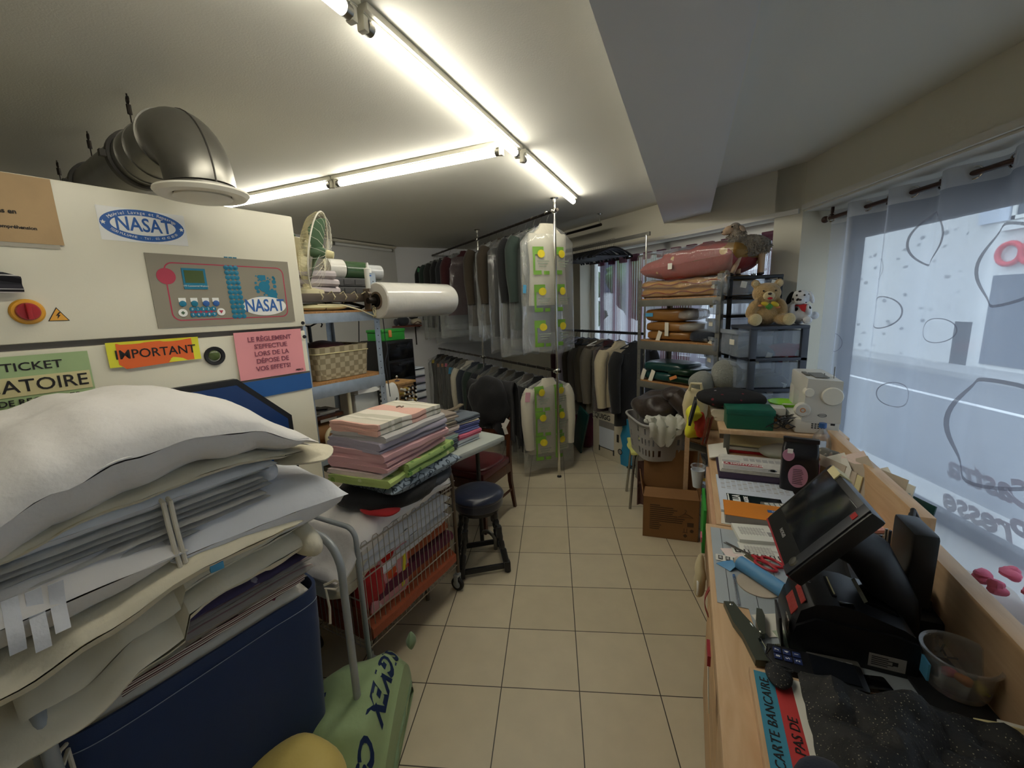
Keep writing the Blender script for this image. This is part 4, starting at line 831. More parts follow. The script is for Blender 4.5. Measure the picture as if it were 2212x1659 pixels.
def tow(label, x, y, z, w, d_, tt, n_, m, da=0, seed=0, flip=True, name='towel'):
    t = thing(name, label, 'folded towel', toW_t(x, y, z), TA + da, 'folded towels on the folding table')
    b = B(); b.serp(w, d_, tt, n_, .003, 14, seed, nx=8, ny=9, flip=flip, jit=.02); ob('cloth', b, m, t); return t
def toW_t(x, y, z):
    r = math.radians(TA); c, s = cos(r), sin(r); return (-.345 + c * x + s * y, 2.735 - s * x + c * y, z)
z = .743
for k, (m, lb, tt, n_) in enumerate((('charcoal', 'charcoal towel, lowest of the nearer towel stack', .014, 3), ('slate', 'slate towel second from the bottom of the nearer towel stack', .014, 2), ('mint', 'pale mint towel in the lower half of the nearer stack', .012, 3), ('pink_pale', 'pinkish white towel folded thick in the nearer stack', .013, 2), ('pink_pale', 'second pinkish white towel above the thick one in the nearer stack', .011, 3), ('taupe', 'taupe towel with a cream neighbour near the top of the nearer stack', .014, 2), ('cream_towel', 'cream towel under the topmost taupe one', .013, 2), ('taupe', 'topmost taupe folded towel of the nearer stack', .016, 2))):
    tow(lb, -.17 + .006 * ((k * 7) % 3 - 1), -.50 + .012 * ((k * 5) % 3 - 1), z, .22, .24, tt, n_, m, (k * 37) % 9 - 4, 60 + k); z += tt * n_ * .95
zA = z; z = .743
for k, (m, lb, tt, n_) in enumerate((('white_towel', 'white towel at the bottom of the farther towel stack', .014, 3), ('pink_strong', 'bright pink towel above the white one in the farther stack', .013, 3), ('periwinkle', 'lower periwinkle towel in the farther stack', .016, 2), ('periwinkle', 'upper periwinkle towel in the farther stack', .015, 2), ('cream_towel', 'cream towel edge over the periwinkle towels', .011, 1), ('slate', 'dark slate jeans folded on top of the farther towel stack', .017, 2))):
    tow(lb, -.19 + .006 * ((k * 5) % 3 - 1), -.255 + .01 * (k % 2), z, .20, .21, tt, n_, m, (k * 29) % 9 - 2, 80 + k); z += tt * n_ * .95
zB = z
t = thing('strap', 'long brown fabric belt laid across both towel stacks', 'belt', toW_t(-.22, -.38, max(zA, zB)), TA, None)
b = B(); b.sheet(30, 4, lambda u, v: (-.02 + .035 * (v - .5) + .03 * sin(u * 3), -.2 + .42 * u, .012 + .012 * sin(u * 7) + (zB - zA) * u * .6), .008); ob('band', b, 'brown_strap', t)
t = thing('garment', 'peach top folded behind the nearer towel stack', 'garment', toW_t(-.33, -.55, zA - .03), TA); b = B(); b.lump((0, 0, .02), (.16, .18, .05), 2.3, .012, 14, 8); ob('cloth', b, 'peach', t)
t = thing('garment', 'dusty blue folded garment behind the towel stacks', 'garment', toW_t(-.36, -.36, .743), TA); b = B(); b.lump((0, 0, .09), (.2, .2, .18), 2.6, .012, 12, 9); ob('cloth', b, 'dusty_blue', t)
t = thing('garment_bag', 'olive drab bag lying at the back of the folding table', 'bag', toW_t(-.47, -.42, .743), TA); b = B(); b.lump((0, -.05, .11), (.22, .62, .22), 2.5, .02, 8, 10, 30, 16); ob('bag_body', b, 'khaki', t)
b = B().at((.07, .02, .2), .2, -.2, .5); b.box(-.028, .028, -.06, .06, 0, .002); ob('ticket', b, 'sticker_yellow', t)

# ================================================================ wooden chair seen from its side, black garment over its back
CHA = 22
t = thing('chair', 'dark wooden chair with red leather seat, pushed under the folding table', 'chair', (-.62, 2.98, 0), CHA)
# local: seat spans x -.21...21 (x to the viewer's right), y back is +y; back rest stands at +y
b = B(); b.box(-.2, .2, -.2, .22, .40, .455, .014); b.lump((0, .01, .455), (.38, .4, .05), 4, .004, 6, 1); ob('seat', b, 'red_leather', t)
b = B(); b.box(.17, .205, -.21, .2, .335, .41, .004); b.box(-.205, -.17, -.21, .2, .335, .41, .004); b.box(-.2, .2, -.215, -.19, .335, .41, .004); b.box(-.2, .2, .19, .215, .335, .41, .004); ob('seat_rail', b, 'darkwood', t)
for sx in (-.19, .19):
    b = B(); b.tube([(sx, -.19, 0), (sx, -.19, .40)], [.017, .022], 4); ob('leg', b, 'darkwood', t)
    b = B(); b.tube([(sx * 1.02, .27, 0), (sx, .215, .25), (sx, .205, .45), (sx, .235, .75), (sx, .285, 1.02)], [.016, .021, .022, .02, .017], 4); ob('rear_leg', b, 'darkwood', t)
    b = B(); b.tube([(sx, -.18, .17), (sx, .22, .17)], .011, 6); ob('stretcher', b, 'darkwood', t)
for z, y in ((.98, .277), (.78, .24), (.62, .222)):
    b = B(); b.box(-.19, .19, y - .01, y + .012, z - .035, z + .035, .005); ob('back_rail', b, 'darkwood', t)
t = thing('garment', 'black trousers and jacket hung over the wooden chair back', 'garment', (-.62, 2.98, .62), CHA)
b = B(); b.sheet(30, 26, lambda u, v: (lambda s_: (.03 + .2 * (2 * u - 1) * (1 + .12 * abs(s_)), (.27 + .05 * cos(PI * max(-1, min(1, s_))) * 0 + (.055 if s_ > 0 else -.065) * min(1, abs(s_) * 5) + .016 * noise.noise((u * 7, v * 5, 2)) + .02 * sin(u * 16) * abs(s_)), .43 - .47 * max(0, abs(s_) - .08) * (1 - .12 * sin(u * 4)) - .01 * sin(u * 9)))(2 * v - 1), .012)
ob('cloth', b, 'black_cloth', t)
b = B(); b.lump((.02, .23, .26), (.36, .13, .38), 2.5, .035, 9, 4, 30, 18); ob('bulk', b, 'black_cloth', t)
for q, (x, z, r) in enumerate(((.215, .12, .5), (.2, .08, -.3))):
    b = B().at((x, .13 + .01 * q, z), 0, 0, r); b.box(-.016, .016, 0, .0015, -.045, .045); ob('ticket', b, 'paper', t)

# ================================================================ bags on the floor in front of the trolley
GB = (-.60, 1.27, 0); GA = -98
t = thing('laundry_bag', 'pale green cloth laundry bag with dark blue letters, slumped on the tiles', 'bag', GB, GA)
gw = lambda v: ip([(0, .20), (.06, .27), (.45, .245), (.72, .15), (.86, .06), (.94, .045), (1, .07)], v)
gh = lambda v: ip([(0, .02), (.05, .14), (.2, .24), (.5, .23), (.8, .19), (1, .17)], v)
def gtop(x, y):
    v = max(0, min(1, y / .46)); w = gw(v); q = max(-1, min(1, x / w)); f = noise.noise((x * 9, y * 5, 4)) * .016 + .012 * sin((x * 38 + 6 * noise.noise((x * 3, y * 3, 1)))) * min(1, v * 1.5) + .01 * noise.noise((x * 20, y * 9, 2))
    e = (1 - abs(q) ** 3) ** .5
    lo = ip([(0, 0), (.7, .0), (.88, .12), (1, .09)], v)
    return lo + (gh(v) - lo + .06 * q * (1 - v)) * e + f * e
b = B(); b.grid(44, 44, lambda u, v: (gw(v) * -cos(PI * u), .46 * v, max(.002, gtop(gw(v) * -cos(PI * u), .46 * v))))
b.grid(30, 12, lambda u, v: (gw(v) * (2 * u - 1), .46 * v, .001 + ip([(0, 0), (.7, 0), (.88, .118), (1, .088)], v)))
ob('bag_body', b, 'green_bag', t)
b = B(); b.tube([(-.2 + .4 * k / 20, .006 + .004 * sin(k), max(.006, gtop(-.2 + .4 * k / 20, .012) * .6)) for k in range(21)], .007, 6); b.lump((.235, .0, .22), (.07, .05, .09), 1.4, .006, 20, 2, 14, 8); ob('hem', b, 'green_bag_dark', t)
def bagtext(txt, x0, y0, size, dx):
    b = B(); c = B(); c.text(txt, size, 'LEFT', .0003, bold=.003, plane='z')
    b.v = [(x0 + dx * p[0], y0 - p[1] * .9, gtop(x0 + dx * p[0], y0 - p[1] * .9) + .0035) for p in c.v]; b.f = c.f; return b
ob('lettering', bagtext('SIGYEX', .2, .075, .075, -1.15), 'bag_ink', t)
ob('lettering', bagtext('C:', -.14, .08, .07, -1.15), 'bag_ink', t)
ob('lettering', bagtext('NG', .01, .30, .08, -1), 'bag_ink', t)
b = B(); b.tube([(.0, .44, .15), (-.03, .47, .12), (-.07, .50, .05), (-.1, .56, .03), (-.16, .6, .02), (-.22, .64, .01)], .005, 7); b.tube([(.0, .445, .145), (-.04, .48, .1), (-.1, .55, .012), (-.18, .57, .008), (-.25, .6, .008)], .004, 7); ob('drawstring', b, 'white_cord', t)
t = thing('laundry_bag', 'crumpled yellow bag on the floor, cut off by the bottom edge of the photo', 'bag', (-.80, .93, 0), 15)
b = B(); b.lump((0, -.02, .15), (.42, .34, .30), 2.4, .05, 7, 3, 44, 30); ob('bag_body', b, 'yellow_bag', t)
t = thing('laundry_bag', 'corner of another green bag on the floor left of the yellow one', 'bag', (-1.06, 1.02, 0), 40)
b = B(); b.lump((0, 0, .06), (.2, .12, .13), 1.6, .025, 9, 6, 24, 14); ob('bag_body', b, 'green_bag', t)
# ================================================================ blue-grey metal shelf behind the dryer; local x = 0 front, y along it
SH = toW(AM, -2.1, 0)
def sh(name, label, cat, x=0, y=0, z=0, da=0, group=None): return thing(name, label, cat, toW(AM, -2.1 + x, y, z), AM + da, group)
t = sh('metal_shelf', 'pale blue galvanised angle shelf with chipboard decks beside the dryer', 'shelf')
for x in (-.5, 0):
    for y, s_ in ((1.185, 1), (1.70, -1)):
        b = B(); b.box(x - .03 * (x == 0) - .0, x + .03 * (x < 0), y - .001, y + .001, 0, 1.84); b.box(x - .001, x + .001, min(y, y + s_ * .04), max(y, y + s_ * .04), 0, 1.84); po = ob('post', b, 'galv_shelf', t)
        if x == 0 and y > 1.5:
            b = B()
            for k in range(22): zz = .95 + k * .04; b.lathe([(.0035, 0), (.0035, .0012), (.0001, .0012)], 8, (.0005, y - .02, zz), 'x', False)
            ob('bolt_hole', b, 'gasket', po)
for z, h in ((1.563, .052), (1.16, .07), (.785, .058)):
    b = B(); b.box(-.004, .004, 1.187, 1.70, z, z + h, .001); ob('beam', b, 'galv_shelf', t)
    b = B(); b.box(-.504, -.496, 1.187, 1.70, z, z + h); ob('beam', b, 'galv_shelf', t)
    b = B(); b.box(-.5, -.005, 1.19, 1.695, z + h - .018, z + h + .012, .001); ob('deck', b, 'chipboard', t)
b = B(); b.box(-.14, -.012, 1.19, 1.69, 1.675, 1.72, .002); b.box(-.5, -.14, 1.19, 1.69, 1.70, 1.72); ob('upper_deck', b, 'iron', t)
t = sh('film_roll', 'big roll of clear garment film on a spindle at the shelf end', 'roll', .04, 1.66, 1.677)
b = B(); b.lathe([(.052, .0), (.1, .0), (.106, .006), (.108, .03), (.108, .6), (.1, .625), (.05, .63)], 40, (0, 0, 0), 'y', False); ob('film', b, 'film_roll', t)
b = B(); b.lathe([(.04, -.004), (.052, -.004), (.052, .634), (.04, .634)], 28, (0, 0, 0), 'y', False); ob('core', b, 'roll_core', t)
b = B(); b.cyl((0, -.06, 0), (0, .66, 0), .018, n=16); b.lathe([(.018, -.012), (.036, -.012), (.036, .02), (.018, .02)], 20, (0, 0, 0), 'y', False); ob('spindle', b, 'dark_metal', t)
b = B(); b.box(-.05, .008, -.05, -.042, -.05, .07, .002); b.cyl((.0, -.06, .04), (.0, -.036, .04), .012, n=12); ob('bracket', b, 'iron', t)
t = sh('silicone_cartridge', 'white sealant cartridge standing at the top of the shelf post', 'cartridge', -.02, 1.665, 1.75)
b = B(); b.lathe([(.0001, 0), (.021, 0), (.021, .115), (.009, .12), (.007, .15), (.0001, .15)], 18, caps=False); ob('tube_body', b, 'white_plastic', t); b = B(); b.box(.0195, .0215, -.006, .006, .07, .077); ob('label', b, 'ink_blue', t)
t = sh('ironing_pad', 'cream padded ironing sleeve board lying on the top deck', 'pad', -.12, 1.37, 1.628)
b = B(); b.lump((0, 0, .022), (.2, .36, .045), 2.6, .004, 10, 1); ob('pad', b, 'ivory', t); b = B(); b.tube([(.085 + .012 * cos(a), .0, .022 + .03 * sin(a)) for a in [k * PI / 8 for k in range(-4, 5)]], .002, 5); ob('strap', b, 'dark_metal', t)
t = sh('white_cord', 'white electric cord wound round the bar and knotted at the shelf post', 'cord', 0, 0, 0)
pts = [(.012 if k % 4 < 2 else -.05, 1.32 + .018 * k, 1.70 + .03 * cos(k * PI / 2)) for k in range(18)]
b = B(); b.tube(pts + [(.012, 1.655, 1.69), (.02, 1.665, 1.64), (.022, 1.67, 1.60)], .0032, 6); b.tube([(.012, 1.30, 1.66), (.015, 1.45, 1.655), (.02, 1.56, 1.625), (.02, 1.64, 1.59), (.02, 1.68, 1.585)], .004, 6)
b.tube([(.022 + .012 * sin(a * 3), 1.67 + .022 * cos(a), 1.615 + .035 * sin(a * 1.3)) for a in [k * .5 for k in range(40)]], .0036, 6); ob('cord', b, 'cream_cord', t)
t = sh('shelf_wire', 'thin black and grey cord running down the shelf post', 'cord'); b = B(); b.tube([(.01, 1.72, 1.57), (.008, 1.725, 1.45), (.012, 1.735, 1.38), (.014, 1.70, 1.3), (.012, 1.71, 1.22), (.01, 1.72, 1.08)], .0028, 6); ob('cord', b, 'dark_grey', t)
for k, (y, dz) in enumerate(((1.53, 0), (1.56, .006))):
    t = sh('clothes_hanger', ['black plastic hanger lying under the upper deck, nearer', 'black plastic hanger lying under the upper deck, behind'][k], 'hanger', -.07 - .03 * k, y, 1.632 + dz, 0, 'hangers on the shelf')
    b = B(); b.tube([(0, -.11, .0), (0, -.02, .035), (0, .02, .035), (0, .12, .01), (0, .1, 0), (0, -.1, -.0)], .0055, 6, True); b.tube([(0, 0, .035), (0, .01, .05), (.01, .03, .055)], .003, 6); ob('hanger', b, 'black_plastic', t)
# fan
t = sh('fan', 'beige desk fan with green centre turned toward the room, on the shelf', 'fan', -.06, 1.33, 1.72)
b = B(); b.lathe([(.0001, 0), (.09, 0), (.09, .02), (.03, .035), (.0001, .036)], 28, (-.05, -.01, 0), caps=False); ob('base', b, 'fan_cream', t)
b = B(); b.box(-.075, -.03, -.035, .012, .02, .2, .012); ob('neck', b, 'fan_cream', t)
hd = bpy.data.objects.new('head', None); COL.objects.link(hd); hd.parent = t; 
FR = Matrix.Translation((-.03, .075, .225)) @ Matrix.Rotation(math.radians(62), 4, 'Z') @ Matrix.Rotation(math.radians(-9), 4, 'X') if False else Matrix.Translation((-.03, .07, .225)) @ Matrix.Rotation(math.radians(46), 4, 'Z') @ Matrix.Rotation(math.radians(12), 4, 'Y')
bpy.data.objects.remove(hd)
def fanp(name, b, m, p=None): b.v = [tuple(FR @ Vector(v)) for v in b.v]; return ob(name, b, m, p or t)
b = B(); b.lathe([(.0001, -.19), (.045, -.19), (.058, -.17), (.06, -.07), (.05, -.06), (.0001, -.06)], 28, ax='x', caps=False); mo = fanp('motor', b, 'fan_cream')
b = B(); b.lump((-.13, 0, .065), (.03, .03, .02), 2, 0, 1, 0, 12, 8); fanp('knob', b, 'fan_green', mo)
b = B(); NB = 72
for k in range(NB):
    a = 2 * PI * k / NB; c_, s_ = cos(a), sin(a)
    b.tube([(-.062, .04 * c_, .04 * s_), (-.06, .12 * c_, .12 * s_), (-.045, .18 * c_, .18 * s_), (-.015, .207 * c_, .207 * s_), (.005, .21 * c_, .21 * s_)], .0011, 4, cap=False)
for r, x in ((.21, .005), (.15, -.054), (.1, -.061)): b.tube([(x, r * cos(a), r * sin(a)) for a in [k * PI / 24 for k in range(48)]], .002 if r > .2 else .0013, 5, True)
fanp('rear_cage', b, 'fan_cream')
b = B()
for k in range(NB):
    a = 2 * PI * k / NB; c_, s_ = cos(a), sin(a)
    if k % 3 == 0: b.tube([(.006, .209 * c_, .209 * s_), (.035, .18 * c_, .18 * s_), (.05, .11 * c_, .11 * s_), (.052, .03 * c_, .03 * s_)], .0009, 4, cap=False)
b.tube([(.006, .212 * cos(a), .212 * sin(a)) for a in [k * PI / 24 for k in range(48)]], .004, 6, True); fanp('front_cage', b, 'off_white')
b = B(); b.lathe([(.0001, .045), (.026, .045), (.03, .03), (.03, -.03), (.0001, -.03)], 22, ax='x', caps=False); hb = fanp('hub', b, 'fan_green')
b = B(); b.lathe([(.0001, .085), (.018, .084), (.022, .06), (.022, .04)], 20, ax='x', caps=False); fanp('hub_cap', b, 'ivory', hb)
for k in range(3):
    b = B(); a0 = k * 2 * PI / 3
    b.sheet(8, 8, lambda u, v: (.02 * (1 - 2 * u) * 1.1, (.03 + .15 * v) * cos(a0 + (u - .5) * (1.3 - .3 * v)), (.03 + .15 * v) * sin(a0 + (u - .5) * (1.3 - .3 * v))), .003); fanp('blade', b, 'fan_green' if k else 'fan_cream')
# stuff on the upper deck
for k in range(3):
    t = sh('folded_linen', ['bottom white printed linen with a faint blue mark behind the fan', 'middle white printed linen behind the fan', 'topmost white printed linen behind the fan'][k], 'folded linen', -.24 + .01 * k, 1.37 - .01 * k, 1.722 + .042 * k, 3 * k, 'linen behind the fan')
    b = B(); b.serp(.26, .30, .021, 2, .006, 9, 140 + k); ob('cloth', b, 'linen_print', t)
for k, (y, z, w) in enumerate(((1.69, 1.722, .34), (1.70, 1.775, .36))):
    t = sh('crate', ['lower flat dark grey crate under the film rolls', 'upper flat dark grey crate under the film rolls'][k], 'crate', -.34, y, z, 0, 'crates under the film rolls'); b = B(); b.box(-.13, .13, -w / 2, w / 2, 0, .05, .006)
    for q in range(4): b.box(.13, .134, -w / 2 + .03 + q * .08, -w / 2 + .08 + q * .08, .01, .04)
    ob('crate_body', b, 'dark_crate', t)
for k, (y, l_, r, m, lb) in enumerate(((1.60, .11, .062, 'film_roll', 'white film roll with visible cardboard core on the crates'), (1.72, .16, .058, 'green_film', 'roll wrapped in dark green printed film between two white rolls'), (1.89, .12, .052, 'poly_roll', 'clear film roll at the right end of the crates'))):
    t = sh('film_roll', lb, 'roll', -.34, y, 1.827 + r, 0, 'small film rolls on the crates'); b = B(); b.lathe([(.022, 0), (r, 0), (r, l_), (.022, l_)], 26, ax='y', caps=False); ob('film', b, m, t); b = B(); b.lathe([(.016, -.002), (.024, -.002), (.024, l_ + .002), (.016, l_ + .002)], 18, ax='y', caps=False); ob('core', b, 'roll_core', t)
# middle deck: woven basket with dark cloth and odds and ends
t = sh('basket', 'taupe woven strap basket on the middle deck of the metal shelf', 'basket', -.2, 1.46, 1.245)
def bk(sc): return lambda u, v: (lambda a: (math.copysign(abs(cos(a)) ** .18, cos(a)) * (.15 + .02 * v) * sc, math.copysign(abs(sin(a)) ** .18, sin(a)) * (.165 + .012 * v) * sc, .185 * v))(2 * PI * (u + .125))
b = B(); b.grid(64, 8, bk(1), cu=True); b.grid(64, 8, lambda u, v: (lambda p: (p[0], p[1], max(p[2], .004)))(bk(.96)(u, v)), cu=True); n0 = 64 * 8; b.f += [(64 * 7 + i, 64 * 7 + (i + 1) % 64, n0 + 64 * 7 + (i + 1) % 64, n0 + 64 * 7 + i) for i in range(64)]; b.box(-.14, .14, -.155, .155, 0, .008); ob('basket_body', b, 'weave', t)
b = B(); b.tube([(lambda p: (p[0] * 1.012, p[1] * 1.012, p[2]))(bk(1)(q / 64, .8)) for q in range(64)], .003, 6, True); ob('rim_band', b, 'paper_cream', t)
b = B(); b.box(.155, .162, .06, .13, .13, .17, .001); ob('label_plate', b, 'taupe', t)
t = sh('cloth', 'dark brown cloth heaped inside the woven basket', 'cloth', -.2, 1.46, 1.27); b = B(); b.lump((-.02, 0, .1), (.25, .28, .17), 2.5, .02, 9, 2); ob('cloth', b, 'quilt_maroon', t)
t = sh('storage_tub', 'small clear tub with blue lid behind the woven basket', 'tub', -.33, 1.42, 1.245); b = B(); b.box(-.06, .06, -.06, .06, 0, .17, .012); ob('tub_body', b, 'tub_clear', t); b = B(); b.box(-.065, .065, -.065, .065, .17, .195, .008); ob('lid', b, 'navy_lid', t)
t = sh('bag', 'navy plastic bag slumped behind the woven basket', 'bag', -.36, 1.29, 1.245); b = B(); b.lump((0, 0, .09), (.14, .14, .18), 2.2, .02, 12, 3); ob('bag_body', b, 'navy_plastic', t)
t = sh('hook_stand', 'black metal hook stand between tub and beam of the shelf', 'stand', -.38, 1.47, 1.245); b = B(); b.cyl((0, 0, 0), (0, 0, .3), .011, n=10); b.tube([(0, 0, .29), (0, .05, .31), (0, .075, .33), (0, .09, .3), (0, .08, .285)], .005, 6); b.tube([(0, 0, .29), (0, -.05, .31), (0, -.07, .33), (0, -.085, .3), (0, -.075, .285)], .005, 6); b.box(-.04, .04, -.04, .04, 0, .008); ob('stand', b, 'black_paint', t)
# lower deck
t = sh('cardboard_roll', 'brown paper covered roll lying on the lower deck behind a bent tube', 'roll', -.14, 1.18, .93); b = B(); b.lathe([(.018, 0), (.055, 0), (.055, .2), (.018, .2)], 26, ax='y', caps=False); ob('roll', b, 'cardboard', t); b = B(); b.lathe([(.017, .2), (.05, .2), (.05, .203), (.017, .203)], 24, ax='y', caps=False); ob('paper_end', b, 'paper', t)
t = sh('tray', 'dark tray with white papers and black straps above the paper roll', 'tray', -.2, 1.32, 1.02); b = B(); b.box(-.15, .12, -.12, .12, 0, .02, .002); ob('tray_body', b, 'darkwood', t); b = B(); b.box(-.12, .1, -.1, .08, .021, .03); b.box(-.03, .11, -.02, .1, .03, .04); ob('paper', b, 'paper', t); b = B().at((0, -.02, .041), .7); b.box(-.1, .1, -.012, .012, 0, .004); ob('strap', b, 'black_cloth', t)
b = B(); b.box(-.12, -.1, -.1, -.08, -.16, 0); b.box(-.12, -.1, .08, .1, -.16, 0); ob('support', b, 'darkwood', t)
t = sh('bent_tube', 'cream bent steel tube frame standing on the lower deck', 'frame', -.02, 1.3, .857); b = B(); b.tube([(0, -.02, 0), (0, -.02, .06)] + [(0, .03 - .05 * cos(a), .07 + .05 * sin(a)) for a in [k * PI / 16 for k in range(1, 8)]] + [(0, .08, .115), (0, .2, .12)], .0115, 12); b.tube([(-.02, .16, 0), (-.02, .16, .3)], .0115, 12); ob('tube', b, 'ivory_tube', t)
t = sh('canister', 'translucent white plastic canister box on the lower deck by the post', 'canister', -.12, 1.585, .857); b = B(); b.box(-.08, .08, -.085, .085, 0, .27, .014); ob('box_body', b, 'canister_plastic', t); b = B(); b.box(-.075, .07, -.08, .08, .27, .276); ob('lid', b, 'white_plastic', t)
t = sh('steam_iron', 'white steam iron body on top of the plastic canister', 'iron', -.05, 1.60, 1.134, 10); b = B(); b.prism([(-.05, -.09), (.05, -.085), (.055, .02), (.02, .09), (-.02, .09), (-.055, .02)], 0, .028); ob('base', b, 'white_plastic', t); b = B(); b.lathe([(.0001, .002), (.012, .002), (.012, .0001)], 10, (0, -.03, .029), caps=False); b.lathe([(.0001, .002), (.01, .002), (.01, .0001)], 10, (.0, .01, .029), caps=False); ob('knob', b, 'black_plastic', t)
t = sh('spray_bottle', 'white pump bottle beside the shelf post', 'bottle', -.07, 1.76, .9); b = B(); b.lathe([(.0001, 0), (.022, 0), (.024, .08), (.02, .2), (.018, .235), (.01, .25), (.0001, .252)], 18, caps=False); ob('bottle_body', b, 'white_plastic', t)
t = sh('dress_form_hook', 'looped white plastic handle with black wire beside the pump bottle', 'handle', -.12, 1.83, .88); b = B(); b.lump((0, .02, .16), (.05, .1, .2), 2.2, .004, 10, 2, 18, 12); ob('handle', b, 'white_plastic', t); b = B(); b.tube([(.03, .01 + .02 * sin(k), .06 + .012 * k) for k in range(9)], .004, 6); ob('wire', b, 'black_paint', t)
t = sh('cabinet', 'low dark cabinet behind the folding table, mostly hidden', 'cabinet', -.52, 2.2, 0); b = B(); b.box(-.2, .17, -.2, .4, 0, .735, .004); ob('body', b, 'darkwood', t)
# thread rack
t = sh('thread_rack', 'square wooden thread rack with a metal knob, covered in spools', 'rack', -.52, 2.24, .737, -5); TR = t
H_ = .10; b = B(); b.box(-H_ + .01, H_ - .01, -H_ + .01, H_ - .01, 0, .3, .002); b.box(-H_ - .004, H_ + .004, -H_ - .004, H_ + .004, .3, .318, .003); b.box(-H_, H_, -H_, H_, 0, .012); ob('rack_body', b, 'spool_wood', t)
b = B(); b.cyl((0, 0, .318), (0, 0, .35), .006, n=10); b.lump((0, 0, .355), (.02, .02, .02), 2, 0, 1, 0, 12, 8); ob('knob', b, 'chrome', t); b = B(); b.lathe([(.0001, .319), (.02, .319), (.02, .323), (.0001, .323)], 16, caps=False); ob('knob_plate', b, 'navy_plastic', t)
def spool_mesh(col):
    b = B(); b.lathe([(.004, 0), (.011, 0), (.012, .004), (.0095, .007), (.0095, .038), (.012, .041), (.011, .045), (.004, .045)], 12, ax='x', caps=False); return b, col
protos = []
rnd = random.Random(3); kk = 0
SPL = {'paper': 'spool of white thread on the wooden rack', 'ink': 'spool of black thread on the wooden rack', 'brown_strap': 'spool of brown thread on the wooden rack', 'gold': 'spool of golden thread on the wooden rack'}
proto = {}
def spool(loc, face, col):
    Rz = -math.radians(AM - 5); p = Matrix.Rotation(Rz, 4, 'Z') @ Vector(loc); o0 = TR.location
    L = (o0[0] + p.x, o0[1] + p.y, o0[2] + p.z)
    if col not in proto:
        t = thing('thread_spool', SPL[col], 'spool', L, 0, 'spools of ' + {'paper': 'white', 'ink': 'black', 'brown_strap': 'brown', 'gold': 'golden'}[col] + ' thread on the rack')
        b, c = spool_mesh(col); ob('thread', b, col, t)
        b = B(); b.lathe([(.003, .045), (.0085, .045), (.0085, .0475), (.003, .0475)], 12, ax='x', caps=False); ob('spool_end', b, 'white_plastic', t); proto[col] = t; q = t
    else: q = dup(proto[col], L)
    q.rotation_euler = (0, rnd.uniform(-.2, .12), Rz + face)
for r in range(8):
    for c in range(4): spool((H_ - .008 , -.07 + .043 * c + .008 * (r % 2), .03 + .034 * r), 0, ['ink', 'paper', 'ink', 'gold', 'ink'][(r * 3 + c * 2) % 5])
for r in range(7):
    for c in range(3): spool((-.055 + .05 * c, -H_ + .008, .05 + .036 * r), -PI / 2, ['brown_strap', 'gold', 'brown_strap', 'ink'][(r + c) % 4])
# drawer towers and bits behind
t = sh('drawer_tower', 'tall black plastic drawer tower by the left wall', 'drawers', -.9, 2.49, 0); b = B(); b.box(-.18, .17, -.15, .15, 0, 1.36, .006); ob('body', b, 'black_plastic', t)
for k in range(8):
    b = B(); b.box(.165, .18, -.135, .135, .04 + .165 * k, .185 + .165 * k, .008); dd_ = ob('drawer', b, 'black_gloss', t); b = B(); b.box(.178, .19, -.05, .05, .15 + .165 * k, .165 + .165 * k, .003); ob('handle', b, 'black_plastic', dd_)
t = sh('storage_box', 'bright green plastic box with an orange clip on the black tower', 'box', -.88, 2.47, 1.362); b = B(); b.box(-.1, .1, -.125, .125, 0, .07, .006); b.box(-.105, .105, -.13, .13, .07, .095, .006); ob('box_body', b, 'green_plastic', t); b = B(); b.box(.102, .112, -.06, -.03, .03, .09, .003); ob('clip', b, 'tag_orange', t)
t = sh('tray_tower', 'tower of small pale storage trays beside the black drawer tower', 'trays', -.86, 2.73, 0); b = B(); b.box(-.1, .06, -.08, .08, 0, 1.08, .003); ob('body', b, 'paper_blue', t)
for k in range(15):
    b = B(); b.box(.055, .08, -.075, .075, .03 + .07 * k, .085 + .07 * k, .004); tr_ = ob('tray', b, ['paper_blue', 'lilac_grey', 'white_towel'][k % 3], t); b = B(); b.box(.078, .088, -.07, .07, .085 + .07 * k, .093 + .07 * k); ob('lip', b, 'dark_grey', tr_)
t = sh('stacked_tubs', 'short stack of white tubs with brown paper on top by the left wall', 'tubs', -.95, 2.71, 1.085)
for k in range(4):
    b = B(); b.box(-.06, .06, -.06, .06, .055 * k, .05 + .055 * k, .006); ob('tub', b, 'white_towel', t)
b = B().at((0, 0, .225), .3, 0, .25); b.box(-.06, .06, -.07, .07, 0, .04); ob('paper_wrap', b, 'cream_towel', t)
t = thing('wall_shelf', 'small wooden corner wall shelf on a dark bracket', 'shelf', toW(55, -5.99, 1.6, 1.385), 55); b = B(); b.prism([(-.13, .04), (-.13, .28), (.16, .22), (.16, -.2)], 0, .02); ob('board', b, 'walnut', t); b = B(); b.box(-.13, -.12, .2, .215, -.28, 0); b.box(-.13, .1, .2, .215, -.015, 0); ob('bracket', b, 'dark_metal', t)
t = thing('cap', 'dark grey felt cap on the corner wall shelf', 'cap', toW(55, -5.93, 1.58, 1.406), 55); b = B(); b.lump((0, 0, .06), (.2, .17, .13), 2.2, .01, 10, 1); ob('crown', b, 'charcoal', t); b = B(); b.lump((.06, -.11, .05), (.16, .06, .1), 2, .004, 9, 2); ob('brim', b, 'charcoal', t)
t = thing('cap', 'beige cap with dark straps on the corner wall shelf', 'cap', toW(55, -5.93, 1.77, 1.406), 55); b = B(); b.lump((0, 0, .045), (.18, .15, .09), 2.3, .006, 10, 3); ob('crown', b, 'cream_towel', t); b = B(); b.tube([(.08, -.06, .02), (.09, 0, .05), (.09, .05, .02)], .006, 6); ob('strap', b, 'darkwood', t)
